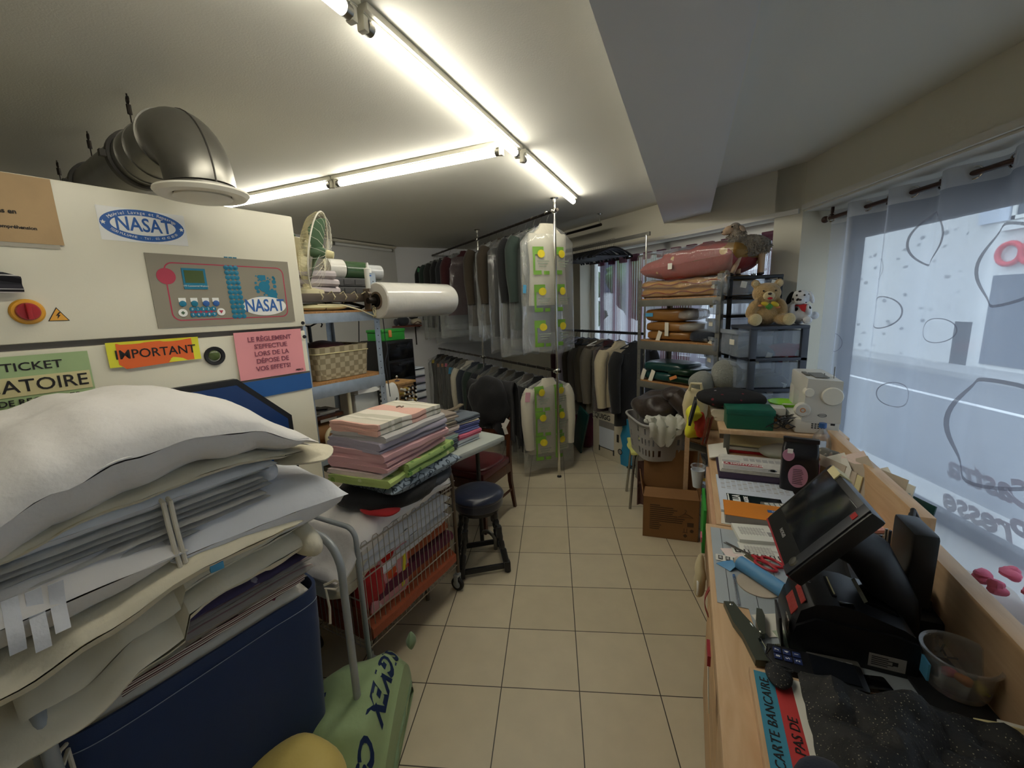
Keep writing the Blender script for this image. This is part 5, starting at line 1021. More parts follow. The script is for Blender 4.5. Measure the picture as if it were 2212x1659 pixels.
t = thing('cap', 'black cap sitting above the beige cap', 'cap', toW(55, -5.96, 1.75, 1.49), 55); b = B(); b.lump((0, 0, .03), (.13, .13, .07), 2, .008, 12, 5); ob('crown', b, 'black_cloth', t)
t = sh('wall_cable', 'thin black cable hanging down the left wall behind the shelf', 'cable', -.6, 2.0, 0); b = B(); b.tube([(0, 0, 1.58), (.0, -.02, 1.4), (.0, -.03, 1.2), (0, -.04, .8), (0, -.04, .02)], .004, 6); ob('cable', b, 'black_paint', t)
# ================================================================ clothes rails; frame AW: local x towards the canted window wall, y along it
RX = 2.208
def rl(name, label, cat, x, y, z=0, da=0, group=None): return thing(name, label, cat, toW(AW, x, y, z), AW + da, group)
t = rl('clothes_rail', 'chrome two-level clothes rail on floor-to-ceiling poles, full of bagged garments', 'clothes rail', RX, 0, 0)
for k, y in enumerate((3.044, 4.56, 6.16)):
    b = B(); b.cyl((0, y, 0), (0, y, 2.498), .0125, n=16); po = ob('pole', b, 'chrome', t)
    b = B(); b.lathe([(.0001, 2.5), (.035, 2.5), (.036, 2.494), (.018, 2.486), (.0135, 2.46)], 20, (0, y, 0), caps=False); ob('ceiling_flange', b, 'chrome', po)
    for z in (2.395, 1.02):
        b = B(); b.lump((0, y, z), (.045, .045, .05), 2.6, 0, 1, 0, 14, 10); b.cyl((-.01, y, z), (-.04, y, z), .012, n=10); ob('clamp', b, 'chrome', po)
    b = B(); b.lathe([(.0001, 0), (.021, 0), (.021, .008), (.014, .018)], 16, (0, y, 0), caps=False); ob('foot_cap', b, 'black_matte', po)
b = B(); b.cyl((0, 3.0, 2.395), (0, 6.2, 2.395), .0125, n=14); ob('upper_rod', b, 'dark_chrome', t)
b = B(); b.cyl((0, 3.0, 1.02), (0, 6.2, 1.02), .0125, n=14); ob('lower_rod', b, 'dark_chrome', t)
t = rl('ceiling_rail', 'short dark rail hung from the ceiling in front of the canted wall', 'rail', 3.024, 3.395, 2.5)
b = B(); b.lathe([(.0001, 0), (.03, 0), (.03, -.006), (.01, -.014)], 16, caps=False); b.cyl((0, 0, 0), (0, 0, -.1), .008, n=10); ob('drop_bracket', b, 'chrome', t)
b = B(); b.cyl((0, -.02, -.11), (0, 2.2, -.11), .014, n=14); ob('rail', b, 'dark_metal', t)
b = B(); b.cyl((0, 2.1, 0), (0, 2.1, -.1), .008, n=10); ob('drop_bracket', b, 'chrome', t)

def wire_hanger(t, m='chrome', w=.2, r=.0017, dz=0):
    b = B(); b.tube([(.0, 0, .0 + dz)] + [(.022 * sin(a) - .0, 0, .0 + dz - .02 + .022 * cos(a) - 0) for a in [k * PI / 6 - PI / 2 for k in range(8)]] + [(0, 0, -.07), (0, 0, -.095)], r, 5)
    b.tube([(0, 0, -.095), (w, 0, -.17), (w * .98, 0, -.18), (-w * .98, 0, -.18), (-w, 0, -.17), (0, 0, -.095)], r, 5); ob('hanger', b, m, t)
def gar(t, m, w=.22, L=.85, dp=.045, seed=0, sleeve=True, neck=.05, quilt=False, top=-.10, kind='coat'):
    off = Vector((seed * 3.3, seed, 1))
    def half(v): return ip([(0, neck), (.03, neck + .02), (.09, w * .9), (.14, w), (.5, w * .93), (1, w * 1.02)], v) if kind == 'coat' else w
    def dep(v): return ip([(0, .02), (.1, dp * .7), (.3, dp), (1, dp * .9)], v)
    def P(u, v):
        a = 2 * PI * u; e = .75; ca, sa = math.copysign(abs(cos(a)) ** e, cos(a)), math.copysign(abs(sin(a)) ** e, sin(a))
        x = half(v) * ca; f = noise.noise(Vector((x * 14, v * 2.2, sa)) + off) * .018 + noise.noise(Vector((x * 30, v * 5, sa)) + off) * .008
        if quilt: f += .006 * abs(sin(v * L * 38))
        zt = top + (-.055 * min(1, abs(ca)) * 1.0 if v < .1 and kind == 'coat' else 0) * (v / .1 if v < .1 else 0)
        return (x, dep(v) * sa + f * math.copysign(1, sa) * min(1, v * 6) + .02 * noise.noise(Vector((x * 4, v * 2, 5)) + off) * v, zt - v * L)
    b = B(); b.grid(36, 34, P, cu=True, cap=True); o = ob('garment_body', b, m, t)
    if sleeve:
        for s_ in (-1, 1):
            b = B(); pts = [(s_ * (w * .86), 0, top - .09), (s_ * (w * 1.06), .0, top - .2), (s_ * (w * 1.10), -.012, top - .42), (s_ * w * 1.04, -.02, top - .66)]
            b.tube([tuple(Vector(pts[0]).lerp(Vector(pts[1]), q / 4)) for q in range(4)] + [tuple(Vector(pts[1]).lerp(Vector(pts[2]), q / 4)) for q in range(4)] + [tuple(Vector(pts[2]).lerp(Vector(pts[3]), q / 4)) for q in range(5)], [.05, .058, .062, .063, .062, .061, .06, .058, .056, .053, .05, .047, .045], 12); ob('sleeve', b, m, t)
    return o
def coverf(x, z, w, L, seed, dp=.07):
    v = max(0, min(1, (-.1 - z) / L)); q = max(-1, min(1, x / w))
    return -(dp * (1 - q * q) ** .5 * ip([(0, .2), (.12, .8), (.5, 1), (1, .9)], v)) - .014 * noise.noise((x * 9 + seed, z * 4, seed)) - .008 * noise.noise((x * 26, z * 9, seed))
def cover(t, w=.27, L=1.1, m='poly', seed=0, dp=.07):
    def P(u, v):
        a = 2 * PI * u; h = ip([(0, .05), (.07, w * .72), (.14, w), (1, w * 1.02)], v); x = h * cos(a); z = -.1 - v * L + (.02 * cos(a * 3 + seed) if v > .96 else 0)
        y = coverf(x * w / max(h, .01), z, w, L, seed, dp); s_ = 1 if sin(a) >= 0 else -1
        return (x, (-y if s_ > 0 else y) * (1 if v > .08 else .5), z)
    b = B(); b.grid(44, 30, P, cu=True); return ob('plastic_cover', b, m, t)
def tagp(t, x, z, m, w=.03, h=.055, y=-.075, da=.1):
    b = B().at((x, y, z), 0, 0, da); b.box(-w / 2, w / 2, -.001, .001, -h, 0); ob('ticket', b, m, t)
def prints(t, w, L, seed, dp, z0s, sc=1):
    """the printed film: green corner frames, a yellow disc and lines of small print, repeated down the bag"""
    gf = lambda x, z: (x, coverf(x, z, w, L, seed, dp) - .004, z)
    def patch(b, x0, x1, z0, z1, n=5): b.grid(n, n, lambda u, v: gf(x0 + (x1 - x0) * u, z0 + (z1 - z0) * v))
    g, yl, tx = B(), B(), B()
    for z0 in z0s:
        for x0, s_ in ((-.17, 1), (.035, 1)):
            patch(g, x0, x0 + .10, z0 - .065, z0 - .0, 7); patch(g, x0, x0 + .018, z0 - .21, z0 - .06); patch(g, x0, x0 + .075, z0 - .235, z0 - .2)
            if x0 < 0: patch(g, x0 + .095, x0 + .15, z0 - .235, z0 - .205)
            yl.grid(16, 3, lambda u, v, x0=x0, z0=z0: (lambda p: (p[0], p[1] - .004, p[2]))(gf(x0 + .075 + .034 * v * cos(2 * PI * u), z0 - .06 + .034 * v * sin(2 * PI * u))), cu=True)
            for q in range(3): patch(tx, x0 + .035 + .01 * q, x0 + .15 - .015 * q, z0 - .125 - .022 * q, z0 - .117 - .022 * q)
    ob('green_print', g, 'print_green', t); ob('yellow_print', yl, 'print_yellow', t); ob('small_print', tx, 'print_text', t)

G1 = 'bagged garments on the upper rod'
rnd = random.Random(11)
t = rl('garment', 'white top in green and yellow printed film, first on the upper rod', 'garment', RX, 3.16, 2.41, 6, G1)
wire_hanger(t); gar(t, 'shirt_white', .19, .70, .04, 1, False, .07); cover(t, .26, 1.12, 'poly_print', 1); prints(t, .26, 1.12, 1, .07, (-.3, -.62, -.93)); tagp(t, -.25, -.62, 'tag_blue', .03, .07, -.04)
UP = [(3.27, 'navy', 'dark navy trousers in clear film behind the printed white top', 'coat5', .16, .95, 0), (3.38, 'g', 'grey-green coat in crinkled film, third on the upper rod', 'coat4', .22, .92, 1), (3.52, 'k', 'black coat in clear film, fourth on the upper rod', 'coat3', .22, 1.0, 1), (3.68, 'g', 'dark green-black trousers in film with a blue ticket', 'coat0', .17, 1.02, 0), (3.83, 'k', 'black dress in film near the middle of the upper rod', 'coat3', .2, 1.0, 0), (3.98, 'b', 'dark brown jacket in film with a green ticket', 'coat2', .22, .88, 1), (4.13, 'b', 'brown skirt in film with yellow tickets', 'coat9', .2, .84, 0), (4.30, 'b', 'olive brown coat in shiny film just before the middle pole', 'coat2', .23, .90, 1),
      (4.95, 'm', 'maroon quilted jacket in film past the middle pole', 'quilt_maroon', .25, .78, 1), (5.2, 'g', 'charcoal coat in film behind the maroon jacket', 'coat7', .22, .9, 1), (5.45, 'k', 'black coat in film near the back wall with cream tickets', 'coat3', .22, 1.0, 1), (5.7, 'g', 'dark grey suit in film, third from the far end of the upper rod', 'coat0', .22, .95, 1), (5.92, 'k', 'dark green coat in film, second from the far end of the upper rod', 'coat4', .22, .95, 1), (6.08, 'k', 'black jacket in film at the far end of the upper rod with a green ticket', 'coat3', .22, .85, 1)]
for k, (y, _, lb, m, w, L, sl) in enumerate(UP):
    t = rl('garment', lb, 'garment', RX, y, 2.41, rnd.uniform(-4, 10), G1)
    wire_hanger(t); gar(t, m, w, L, .04, k + 2, bool(sl), quilt=m == 'quilt_maroon', kind='coat'); cover(t, w + .05, L + .16, 'poly' if k % 3 else 'poly_milk', k + 2)
    if k in (1, 3): tagp(t, -.12, -.86, 'tag_blue', .05, .028, -.09, .3)
    if k == 5: tagp(t, .0, -.80, 'ticket_green', .025, .03, -.09)
    if k == 6: tagp(t, -.05, -.78, 'tag_yellow', .03, .03, -.09); tagp(t, -.12, -.84, 'tag_yellow', .03, .03, -.09)
    if k == 10: tagp(t, -.05, -.8, 'ticket', .03, .1, -.09); tagp(t, .05, -.78, 'ticket', .03, .1, -.09)
    if k == 13: tagp(t, -.24, -.2, 'ticket_green', .03, .06, -.06)
G2 = 'bagged garments on the lower rod'
t = rl('garment', 'white shirt in green and yellow printed film, nearest on the lower rod', 'garment', RX, 3.20, 1.035, 6, G2)
wire_hanger(t); gar(t, 'shirt_white', .21, .72, .045, 31, True, .06); cover(t, .27, .88, 'poly_print', 31); prints(t, .27, .88, 31, .07, (-.16, -.40, -.64)); tagp(t, -.24, -.2, 'tag_pink', .05, .09, -.06)
LO = [('coat3', 'black jacket in film right behind the printed shirt on the lower rod', 0), ('coat11', 'dark taupe coat in film with a large blue ticket', 'tag_blue'), ('coat0', 'charcoal coat in film, fourth on the lower rod', 'tag_blue'), ('coat6', 'olive brown jacket in film on the lower rod behind the chair', 0), ('coat3', 'black trousers in film on the lower rod behind the chair', 0), ('coat8', 'beige coat in film on the lower rod behind the black garment', 0), ('coat7', 'dark slate coat in film on the lower rod, left of the chair back', 0), ('coat4', 'green-grey suit in film on the lower rod', 0), ('coat5', 'slate blue jacket in film on the lower rod', 0), ('shirt_white', 'pale cream blouse in film with a white ticket on the lower rod', 'paper'), ('coat8', 'grey-beige trousers in film beside the cream blouse', 0), ('coat0', 'dark grey trousers with a blue ticket on the lower rod', 'tag_blue'), ('coat3', 'black trousers with a pinkish red ticket on the lower rod', 'pink_strong'), ('coat7', 'dark trousers with an orange ticket on the lower rod', 'tag_orange'), ('coat2', 'dark brown trousers with an orange ticket near the far end', 'tag_orange'), ('coat0', 'dark grey trousers with a yellow ticket at the far end of the lower rod', 'tag_yellow')]
for k, (m, lb, tg) in enumerate(LO):
    t = rl('garment', lb, 'garment', RX, 3.36 + .18 * k, 1.035, rnd.uniform(-3, 10), G2)
    wire_hanger(t); gar(t, m, .2 if k < 10 else .15, .74 + .06 * rnd.random(), .04, 40 + k, k < 10); cover(t, .25 if k < 10 else .2, .86, 'poly' if k % 2 else 'poly_thin', 40 + k)
    if tg: tagp(t, -.2 if k < 9 else -.13, -.17 - .02 * (k % 3), tg, .06 if tg == 'tag_blue' else .035, .09 if tg == 'tag_blue' else .05, -.055, .15)

# ---- black rack in front of the canted window: empty hangers above, coats below
t = rl('garment_rack', 'black metal garment rack before the rose curtain, with a row of empty hangers', 'clothes rack', 3.05, 0, 0)
for y in (2.80, 4.1):
    b = B(); b.cyl((.0, y, .05), (.0, y, 1.5), .012, n=12); b.cyl((0, y, 1.5), (0, y, 2.2), .0095, n=12); ob('post', b, 'chrome', t)
    b = B(); b.tube([(-.2, y, .025), (.2, y, .025)], .012, 10); ob('foot', b, 'black_paint', t)
b = B(); b.box(-.008, .008, 2.76, 4.14, 2.19, 2.225, .003); ob('upper_rail', b, 'shelf_grey', t)
b = B(); b.cyl((0, 2.8, 1.31), (0, 4.1, 1.31), .014, n=14); ob('lower_rail', b, 'black_paint', t)
hp = None
for k in range(26):
    y = 3.22 + .03 * k; L = toW(AW, 3.05, y, 2.235)
    if hp is None:
        hp = thing('coat_hanger', 'empty black plastic coat hanger in the dense row on the garment rack', 'hanger', L, AW, 'empty hangers on the garment rack')
        b = B(); b.tube([(.02 * sin(a), 0, -.02 + .02 * cos(a)) for a in [q * PI / 6 - PI / 2 for q in range(8)]] + [(0, 0, -.06), (0, 0, -.09)], .0018, 5); ob('hook', b, 'steel', hp)
        b = B(); b.tube([(0, 0, -.085), (.05, 0, -.092), (.14, 0, -.125), (.21, 0, -.165), (.215, 0, -.18)], [.012, .012, .011, .012, .009], 8); b.tube([(0, 0, -.085), (-.05, 0, -.092), (-.14, 0, -.125), (-.21, 0, -.165), (-.215, 0, -.18)], [.012, .012, .011, .012, .009], 8); b.tube([(-.19, 0, -.16), (.19, 0, -.16)], .006, 6); ob('hanger_arm', b, 'black_plastic', hp); q = hp
    else: q = dup(hp, L)
    q.rotation_euler = (0, 0, -math.radians(AW + rnd.uniform(-9, 9) + (6 if k < 2 else 0)))
G3 = 'coats on the lower bar of the garment rack'
for k, (y, m, w, L, lb) in enumerate(((2.91, 'coat3', .25, .80, 'long black coat with a white ticket at the near end of the garment rack'), (3.12, 'quilt_cream', .22, .66, 'cream quilted jacket on a black hanger on the garment rack'), (3.28, 'quilt_maroon', .18, .74, 'maroon garment in film beside the cream quilted jacket'), (3.38, 'coat8', .2, .78, 'beige grey jacket on a white hanger on the garment rack'), (3.5, 'coat6', .2, .8, 'olive grey coat on the garment rack'), (3.6, 'coat11', .2, .8, 'light grey coat on the garment rack'), (3.7, 'coat2', .2, .78, 'brown coat on the garment rack'), (3.8, 'lilac_grey', .2, .76, 'lilac grey coat at the far side of the garment rack'), (3.9, 'coat1', .2, .78, 'wine red coat, last on the garment rack'))):
    t = rl('coat', lb, 'coat', 3.04, y, 1.328, rnd.uniform(-2, 8), G3)
    b = B(); b.tube([(0, 0, .0), (.02, 0, -.02), (0, 0, -.05), (0, 0, -.09)], .0025, 6); b.tube([(0, 0, -.09), (.19, 0, -.15), (-.19, 0, -.15)], .007, 6, True); ob('hanger', b, 'black_plastic' if k != 3 else 'white_plastic', t)
    gar(t, m, w, L, .05, 70 + k, k != 2, .06, quilt='quilt' in m)
    if k == 0: tagp(t, -.02, -.21, 'paper', .035, .018, -.07, -.2)
    if k == 2: cover(t, w + .03, L + .06, 'poly', 90)

# ---- flat heater box and things on the floor below
t = rl('heater_box', 'flat cream and blue carton with a heater picture, standing under the coats', 'box', 2.90, 2.79, 0)
b = B(); b.box(0, .15, 0, .57, 0, .49, .004); ob('carton', b, 'box_side', t)
b = B(); b.prism([(0, .0), (.15, .0), (.16, .1), (.13, .2), (.16, .3), (.13, .38), (.16, .49), (0, .49)], -.0012, .001, 'x'); ob('blue_panel', b, 'box_blue', t)
b = B(); b.box(-.0018, .001, .25, .47, .11, .40); hp_ = ob('heater_picture', b, 'paper_blue', t)
b = B(); b.box(-.0025, .0, .245, .475, .33, .40); ob('heater_top', b, 'grey_plastic', hp_); b = B(); b.box(-.003, 0, .46, .475, .06, .12); b.box(-.003, 0, .245, .26, .06, .12); b.box(-.003, 0, .26, .46, .105, .113); ob('heater_foot', b, 'black_matte', hp_)
b = B(); c = B(); c.text('QUIGG', .075, 'LEFT', .0004, plane='x', sx=1, bold=.001); b.v = [(-.002 - p[0], .545 - p[1], .44 + p[2] - .0) for p in c.v]; b.f = c.f; ob('lettering', b, 'ink', t)
b = B(); b.lathe([(.03, -.0035), (.03, -.002), (.0001, -.002)], 20, (0, .16, .13), 'x', False); ob('round_mark', b, 'ink', t); b = B(); b.lathe([(.022, -.004), (.022, -.003), (.0001, -.003)], 20, (0, .16, .13), 'x', False); ob('round_mark_field', b, 'grey_plastic', t)
b = B(); b.box(-.002, 0, .18, .21, .22, .30); ob('icon', b, 'ink', t)
t = rl('board', 'dark green board leaning beside the heater carton', 'board', 2.78, 3.42, 0, 10); b = B().at((0, 0, 0), 0, .35); b.box(-.01, .01, 0, .2, 0, .5, .003); ob('panel', b, 'green_pack', t)
t = rl('cloth', 'purple and brown cloths heaped on the heater carton', 'cloth', 3.0, 3.0, .49); b = B(); b.lump((0, 0, .04), (.2, .4, .1), 2.3, .02, 9, 3); ob('cloth', b, 'lilac_grey', t)
t = rl('bag', 'white and burgundy plastic bags slumped behind the heater carton', 'bag', 2.98, 3.6, 0); b = B(); b.lump((0, 0, .22), (.26, .3, .45), 2.3, .06, 6, 5); ob('bag_body', b, 'burgundy', t); b = B(); b.lump((-.04, 0, .42), (.2, .22, .12), 2.2, .04, 9, 6); ob('bag_top', b, 'white_towel', t)
# ================================================================ grey metal shelf in front of the canted window; frame AW, local x = 0 front face
GX = 2.78
def gs(name, label, cat, x=0, y=0, z=0, da=0, group=None): return thing(name, label, cat, toW(AW, GX + x, y, z), AW + da, group)
t = gs('metal_shelf', 'grey angle-iron shelf with packed textiles in front of the rose string curtain', 'shelf')
ya, yb = 1.86, 2.63
for x in (0, .4):
    for y, s_ in ((ya, 1), (yb, -1)):
        b = B(); b.box(x - .001, x + .001, min(y, y + s_ * .035), max(y, y + s_ * .035), 0, 1.785); b.box(min(x, x + (.035 if x == 0 else -.035)), max(x, x + (.035 if x == 0 else -.035)), y - .001, y + .001, 0, 1.785); po = ob('post', b, 'shelf_grey', t)
        if x == 0:
            b = B()
            for k in range(20): b.lathe([(.003, -.0012), (.003, 0), (.0001, 0)], 8, (-.0012, y + s_ * .018, .9 + .043 * k), 'x', False)
            ob('bolt_hole', b, 'gasket', po)
for z, h in ((1.567, .055), (1.205, .07), (.87, .055), (.45, .05)):
    b = B(); b.box(-.004, .004, ya, yb, z, z + h, .001); ob('beam', b, 'shelf_grey', t); b = B(); b.box(.396, .404, ya, yb, z, z + h); ob('beam', b, 'shelf_grey', t)
    b = B(); b.box(.005, .395, ya + .003, yb - .003, z + h - .015, z + h + .01, .001); ob('deck', b, 'chipboard', t)
PG = 'packed textiles on the grey metal shelf'
t = gs('comforter', 'yellow folded comforter in clear film, lower of the two on the top deck', 'comforter', .19, 2.23, 1.635, 0, PG)
for k, (y0, d_) in enumerate(((0, .76), )):
    b = B(); b.serp(.36, d_, .068, 2, .014, 7, 3, nx=12, ny=22, jit=.03); ob('padding', b, 'comfort_yellow', t)
for z in (.034, .102):
    b = B(); b.tube([(-.188 - .006 * sin(k), -.36 + .72 * k / 20, z + .01 * sin(k * .9)) for k in range(21)], .004, 6); ob('piping', b, 'comfort_piping', t)
b = B(); b.box(-.2, .19, -.4, .4, 0, .14, .05); b.lump((-.17, -.39, .09), (.05, .06, .16), 2, .02, 20, 3); ob('plastic_cover', b, 'poly', t)
t = gs('comforter', 'wine red and gold floral comforter in clear film, upper one on the top deck', 'comforter', .2, 2.21, 1.775, 0, PG)
b = B(); puff(b, -.2, .2, -.41, .41, lambda x, y: .11 + .05 * y * -1 + .0, lambda x, y: .115 - .03 * (y > .2), .014, 6, 66, 30, 50, 6); ob('padding', b, 'comfort_red', t)
b = B(); puff(b, -.19, .2, -.44, -.02, lambda x, y: .16, lambda x, y: .075, .012, 6, 67, 26, 30, 4); ob('gold_lining', b, 'comfort_gold', t)
b = B(); b.grid(40, 16, lambda u, v: (.215 * math.copysign(abs(cos(2 * PI * u)) ** .4, cos(2 * PI * u)) + .008 * noise.noise((u * 20, v * 9, 1)), -.43 + .86 * v, .12 + .12 * math.copysign(abs(sin(2 * PI * u)) ** .5, sin(2 * PI * u)) + .01 * noise.noise((u * 24, v * 14, 5))), cu=True); ob('plastic_cover', b, 'poly', t)
b = B().at((-.222, .08, .1)); b.box(-.001, .001, -.02, .02, -.025, .02); ob('ticket', b, 'paper', t)
for k, (y, z, d_, h_, w, m, lb, cl_) in enumerate(((2.37, 1.287, .46, .075, .3, 'brown_pack', 'brown paper wrapped pack, bottom one on the middle deck', 0), (2.39, 1.352, .44, .085, .3, 'brown_pack', 'brown wrapped pack with a bluish film end, second on the middle deck', 1), (2.42, 1.437, .38, .11, .28, 'brown_pack', 'brown wrapped pack with a small blue ticket, topmost on the middle deck', 1), (2.02, 1.287, .26, .085, .3, 'coat10', 'dark denim pack in film at the right end of the middle deck', 2))):
    t = gs('textile_pack', lb, 'pack', .18, y, z, (0, 3, -5, 6)[k], PG); b = B(); b.lump((0, 0, h_ / 2), (w, d_, h_), 4.5, .014, 9, k + 4, 40, 18); ob('wrapping', b, m, t)
    if cl_: b = B(); b.lump((0, -d_ * .52 if cl_ == 1 else 0, h_ / 2), (w * .96, d_ * (.5 if cl_ == 1 else 1.1), h_ * (.8 if cl_ == 1 else 1.15)), 3.5, .018, 14, k + 9, 36, 16); ob('film_end', b, 'poly_milk', t)
    if k in (0, 1): b = B().at((-w / 2 - .008, .04 - .1 * k, h_ * .75), 0, .35 * (1 - k), 0); b.box(-.001, .001, -.02, .02, -.09, .02); ob('ticket', b, 'ticket', t)
    if k == 2: b = B().at((-w / 2 - .004, .13, .06)); b.box(-.001, .001, -.045, .03, -.015, .015); ob('ticket', b, 'tag_blue', t)
for k, (y, z, d_, h_, m, lb) in enumerate(((2.44, .938, .36, .08, 'green_pack', 'dark teal wrapped pack with two paper tickets on the lower deck'), (2.2, .938, .3, .07, 'dark_green_pack', 'dark green wrapped pack with an orange tag on the lower deck'), (2.4, 1.015, .42, .085, 'green_pack', 'dark teal wrapped pack with a shiny top, upper one on the lower deck'), (2.22, 1.005, .26, .06, 'dark_green_pack', 'dark green wrapped pack wedged under the upper teal one'))):
    t = gs('textile_pack', lb, 'pack', .18, y, z, (2, -4, -3, 5)[k], PG); b = B(); b.lump((0, 0, h_ / 2), (.32, d_, h_), 4.5, .012, 10, k + 14, 40, 16); ob('wrapping', b, m, t)
    if k == 0:
        for q in (.02, .12): b = B().at((-.166, q, .07), 0, .3, .1); b.box(-.001, .001, -.022, .022, -.08, .02); ob('ticket', b, 'ticket', t)
    if k == 1: b = B().at((-.164, .07, .05), 0, -.4); b.box(-.001, .001, -.04, .03, -.013, .013); ob('ticket', b, 'tag_orange', t)
t = gs('textile_pack', 'dark blue garments in film on the lowest shelf behind the laundry basket', 'pack', .18, 2.3, .513, 0, PG); b = B(); b.lump((0, 0, .1), (.32, .6, .2), 3.5, .03, 8, 30, 36, 16); ob('wrapping', b, 'navy_plastic', t); b = B(); b.lump((0, .02, .11), (.34, .64, .22), 3.2, .04, 9, 31, 36, 16); ob('film', b, 'poly', t)

# ================================================================ chair with metal legs carrying the laundry basket
t = thing('stool', 'low stool with bent metal legs and a pale yellow seat under the laundry basket', 'stool', (.78, 3.28, 0), 5)
b = B(); b.box(-.19, .19, -.19, .19, .455, .48, .01); b.lathe([(.0001, .455), (.2, .457), (.205, .468), (.2, .48), (.0001, .481)], 32, caps=False); ob('seat', b, 'seat_yellow', t)
for sx in (-1, 1):
    for sy in (-1, 1):
        b = B(); b.tube([(sx * .19, sy * .16, 0), (sx * .16, sy * .13, .40), (sx * .145, sy * .11, .445), (sx * .1, sy * .08, .455)], .0105, 10); ob('leg', b, 'steel', t)
t = thing('laundry_basket', 'light grey plastic laundry basket with slot holes on the yellow stool', 'basket', (.765, 3.11, .483), -8)
def lb_(sc, o=0): return lambda u, v: (lambda a, k: (math.copysign(abs(cos(a)) ** .45, cos(a)) * (.155 + .03 * k) * sc, math.copysign(abs(sin(a)) ** .45, sin(a)) * (.2 + .04 * k) * sc, o + v))(2 * PI * u, v / .27)
b = B(); NU = 72
rows = [0, .03, .035, .085, .12, .165, .2, .245, .27]
solid = lambda i, j: not (j in (2, 4, 6) and i % 3 == 1 and (j != 6 or i % 6 == 1))
vs = [lb_(1)(i / NU, z) for z in rows for i in range(NU)] + [lb_(.975)(i / NU, z) for z in rows for i in range(NU)]; o2 = NU * len(rows); fs = []
for j in range(len(rows) - 1):
    for i in range(NU):
        a, c_ = j * NU + i, j * NU + (i + 1) % NU; d_, e_ = a + NU, c_ + NU
        if solid(i, j): fs += [(a, c_, e_, d_), (o2 + a, o2 + d_, o2 + e_, o2 + c_)]
        else: fs += [(a, c_, o2 + c_, o2 + a), (d_, o2 + d_, o2 + e_, e_), (a, o2 + a, o2 + d_, d_), (c_, e_, o2 + e_, o2 + c_)]
fs += [(i, o2 + i, o2 + (i + 1) % NU, (i + 1) % NU) for i in range(0)]
b.add(vs, fs); b.grid(NU, 2, lambda u, v: (lambda p: (p[0] * (1 if v == 0 else .01), p[1] * (1 if v == 0 else .01), .003))(lb_(.99)(u, 0)), cu=True)
b.tube([(lambda p: (p[0] * 1.03, p[1] * 1.03, .272))(lb_(1)(q / 48, .27)) for q in range(48)], .009, 8, True); ob('basket_body', b, 'grey_plastic2', t)
t = thing('leather_jacket', 'brown leather jacket heaped on the laundry basket', 'jacket', (.80, 3.12, .74), 0)
b = B(); b.lump((-.02, .02, .09), (.34, .4, .2), 2.4, .05, 8, 3, 44, 26); ob('body', b, 'leather_brown', t); b = B(); b.tube([(.06, -.12, .2), (.12, -.18, .14), (.15, -.2, .06), (.16, -.2, -.01)], [.07, .075, .07, .055], 18); ob('sleeve', b, 'leather_brown', t); b = B(); b.lump((.07, -.06, .2), (.2, .2, .1), 2.2, .02, 12, 6); ob('collar', b, 'leather_brown', t)
t = thing('garment', 'white garment with folded cuffs hanging over the basket rim', 'garment', (.765, 3.1, .74), -8)
b = B(); b.sheet(26, 16, lambda u, v: (-.15 + .3 * u + .012 * noise.noise((u * 8, v * 6, 1)), -.16 - .09 * min(1, v * 1.6) - .006 * sin(u * 30), .06 - .17 * max(0, v - .35) * (1 + .6 * sin(u * 5)) + .018 * noise.noise((u * 10, v * 8, 3)) + .01 * sin(u * 26)), .012); ob('cloth', b, 'pale_grey', t)
b = B(); b.lump((-.04, -.16, .04), (.24, .1, .06), 2.2, .012, 16, 3); ob('cuff', b, 'pale_grey', t)
t = thing('cloth', 'brown printed cloth dangling under the yellow stool beside the carton', 'cloth', (.69, 3.1, 0), 0); b = B(); b.sheet(12, 14, lambda u, v: (-.07 + .16 * u, -.01 + .02 * sin(u * 9) * v, .42 - .36 * v), .008); ob('panel', b, 'brown_print', t)
# ---- cardboard box with the hanger picture
bx = (.594, 2.744); ang = math.atan2(.943 - .594, -(2.744 - 2.669) + 1e-9)
t = thing('cardboard_box', 'open brown cardboard box with a printed hanger outline, on the tiles', 'box', (.594, 2.744, 0), 12.1)
w_, d_, h_ = .357, .2, .295
b = B(); b.box(0, w_, 0, .004, 0, h_); b.box(0, w_, d_ - .004, d_, 0, h_); b.box(0, .004, 0, d_, 0, h_); b.box(w_ - .004, w_, 0, d_, 0, h_); b.box(0, w_, 0, d_, 0, .005); ob('walls', b, 'cardboard', t)
for nm, pts in (('flap', [(0, d_, h_), (w_, d_, h_), (w_, d_ + .03, h_ + .27), (0, d_ + .03, h_ + .27)]), ('flap', [(0, .0, h_), (w_, .0, h_), (w_ - .01, .075, h_ + .04), (.01, .075, h_ + .04)]), ('flap', [(0, 0, h_), (0, d_, h_), (-.03, d_, h_ + .12), (-.02, .1, h_ + .08)]), ('flap', [(w_, 0, h_), (w_, d_, h_), (w_ + .01, d_, h_ + .27), (w_ + .01, .06, h_ + .24)]), ('inner_flap', [(.01, .01, h_ - .02), (.01, d_ - .01, h_ - .02), (w_ * .45, d_ - .02, h_ - .005), (w_ * .45, .02, h_ - .01)])):
    P4 = [Vector(p) for p in pts]; nrm = (P4[1] - P4[0]).cross(P4[3] - P4[0]).normalized() * .004
    b = B(); b.add([tuple(p) for p in P4] + [tuple(p + nrm) for p in P4], [(0, 1, 2, 3), (7, 6, 5, 4), (0, 4, 5, 1), (1, 5, 6, 2), (2, 6, 7, 3), (3, 7, 4, 0)]); ob(nm, b, 'cardboard', t)
b = B(); rnd = random.Random(4)
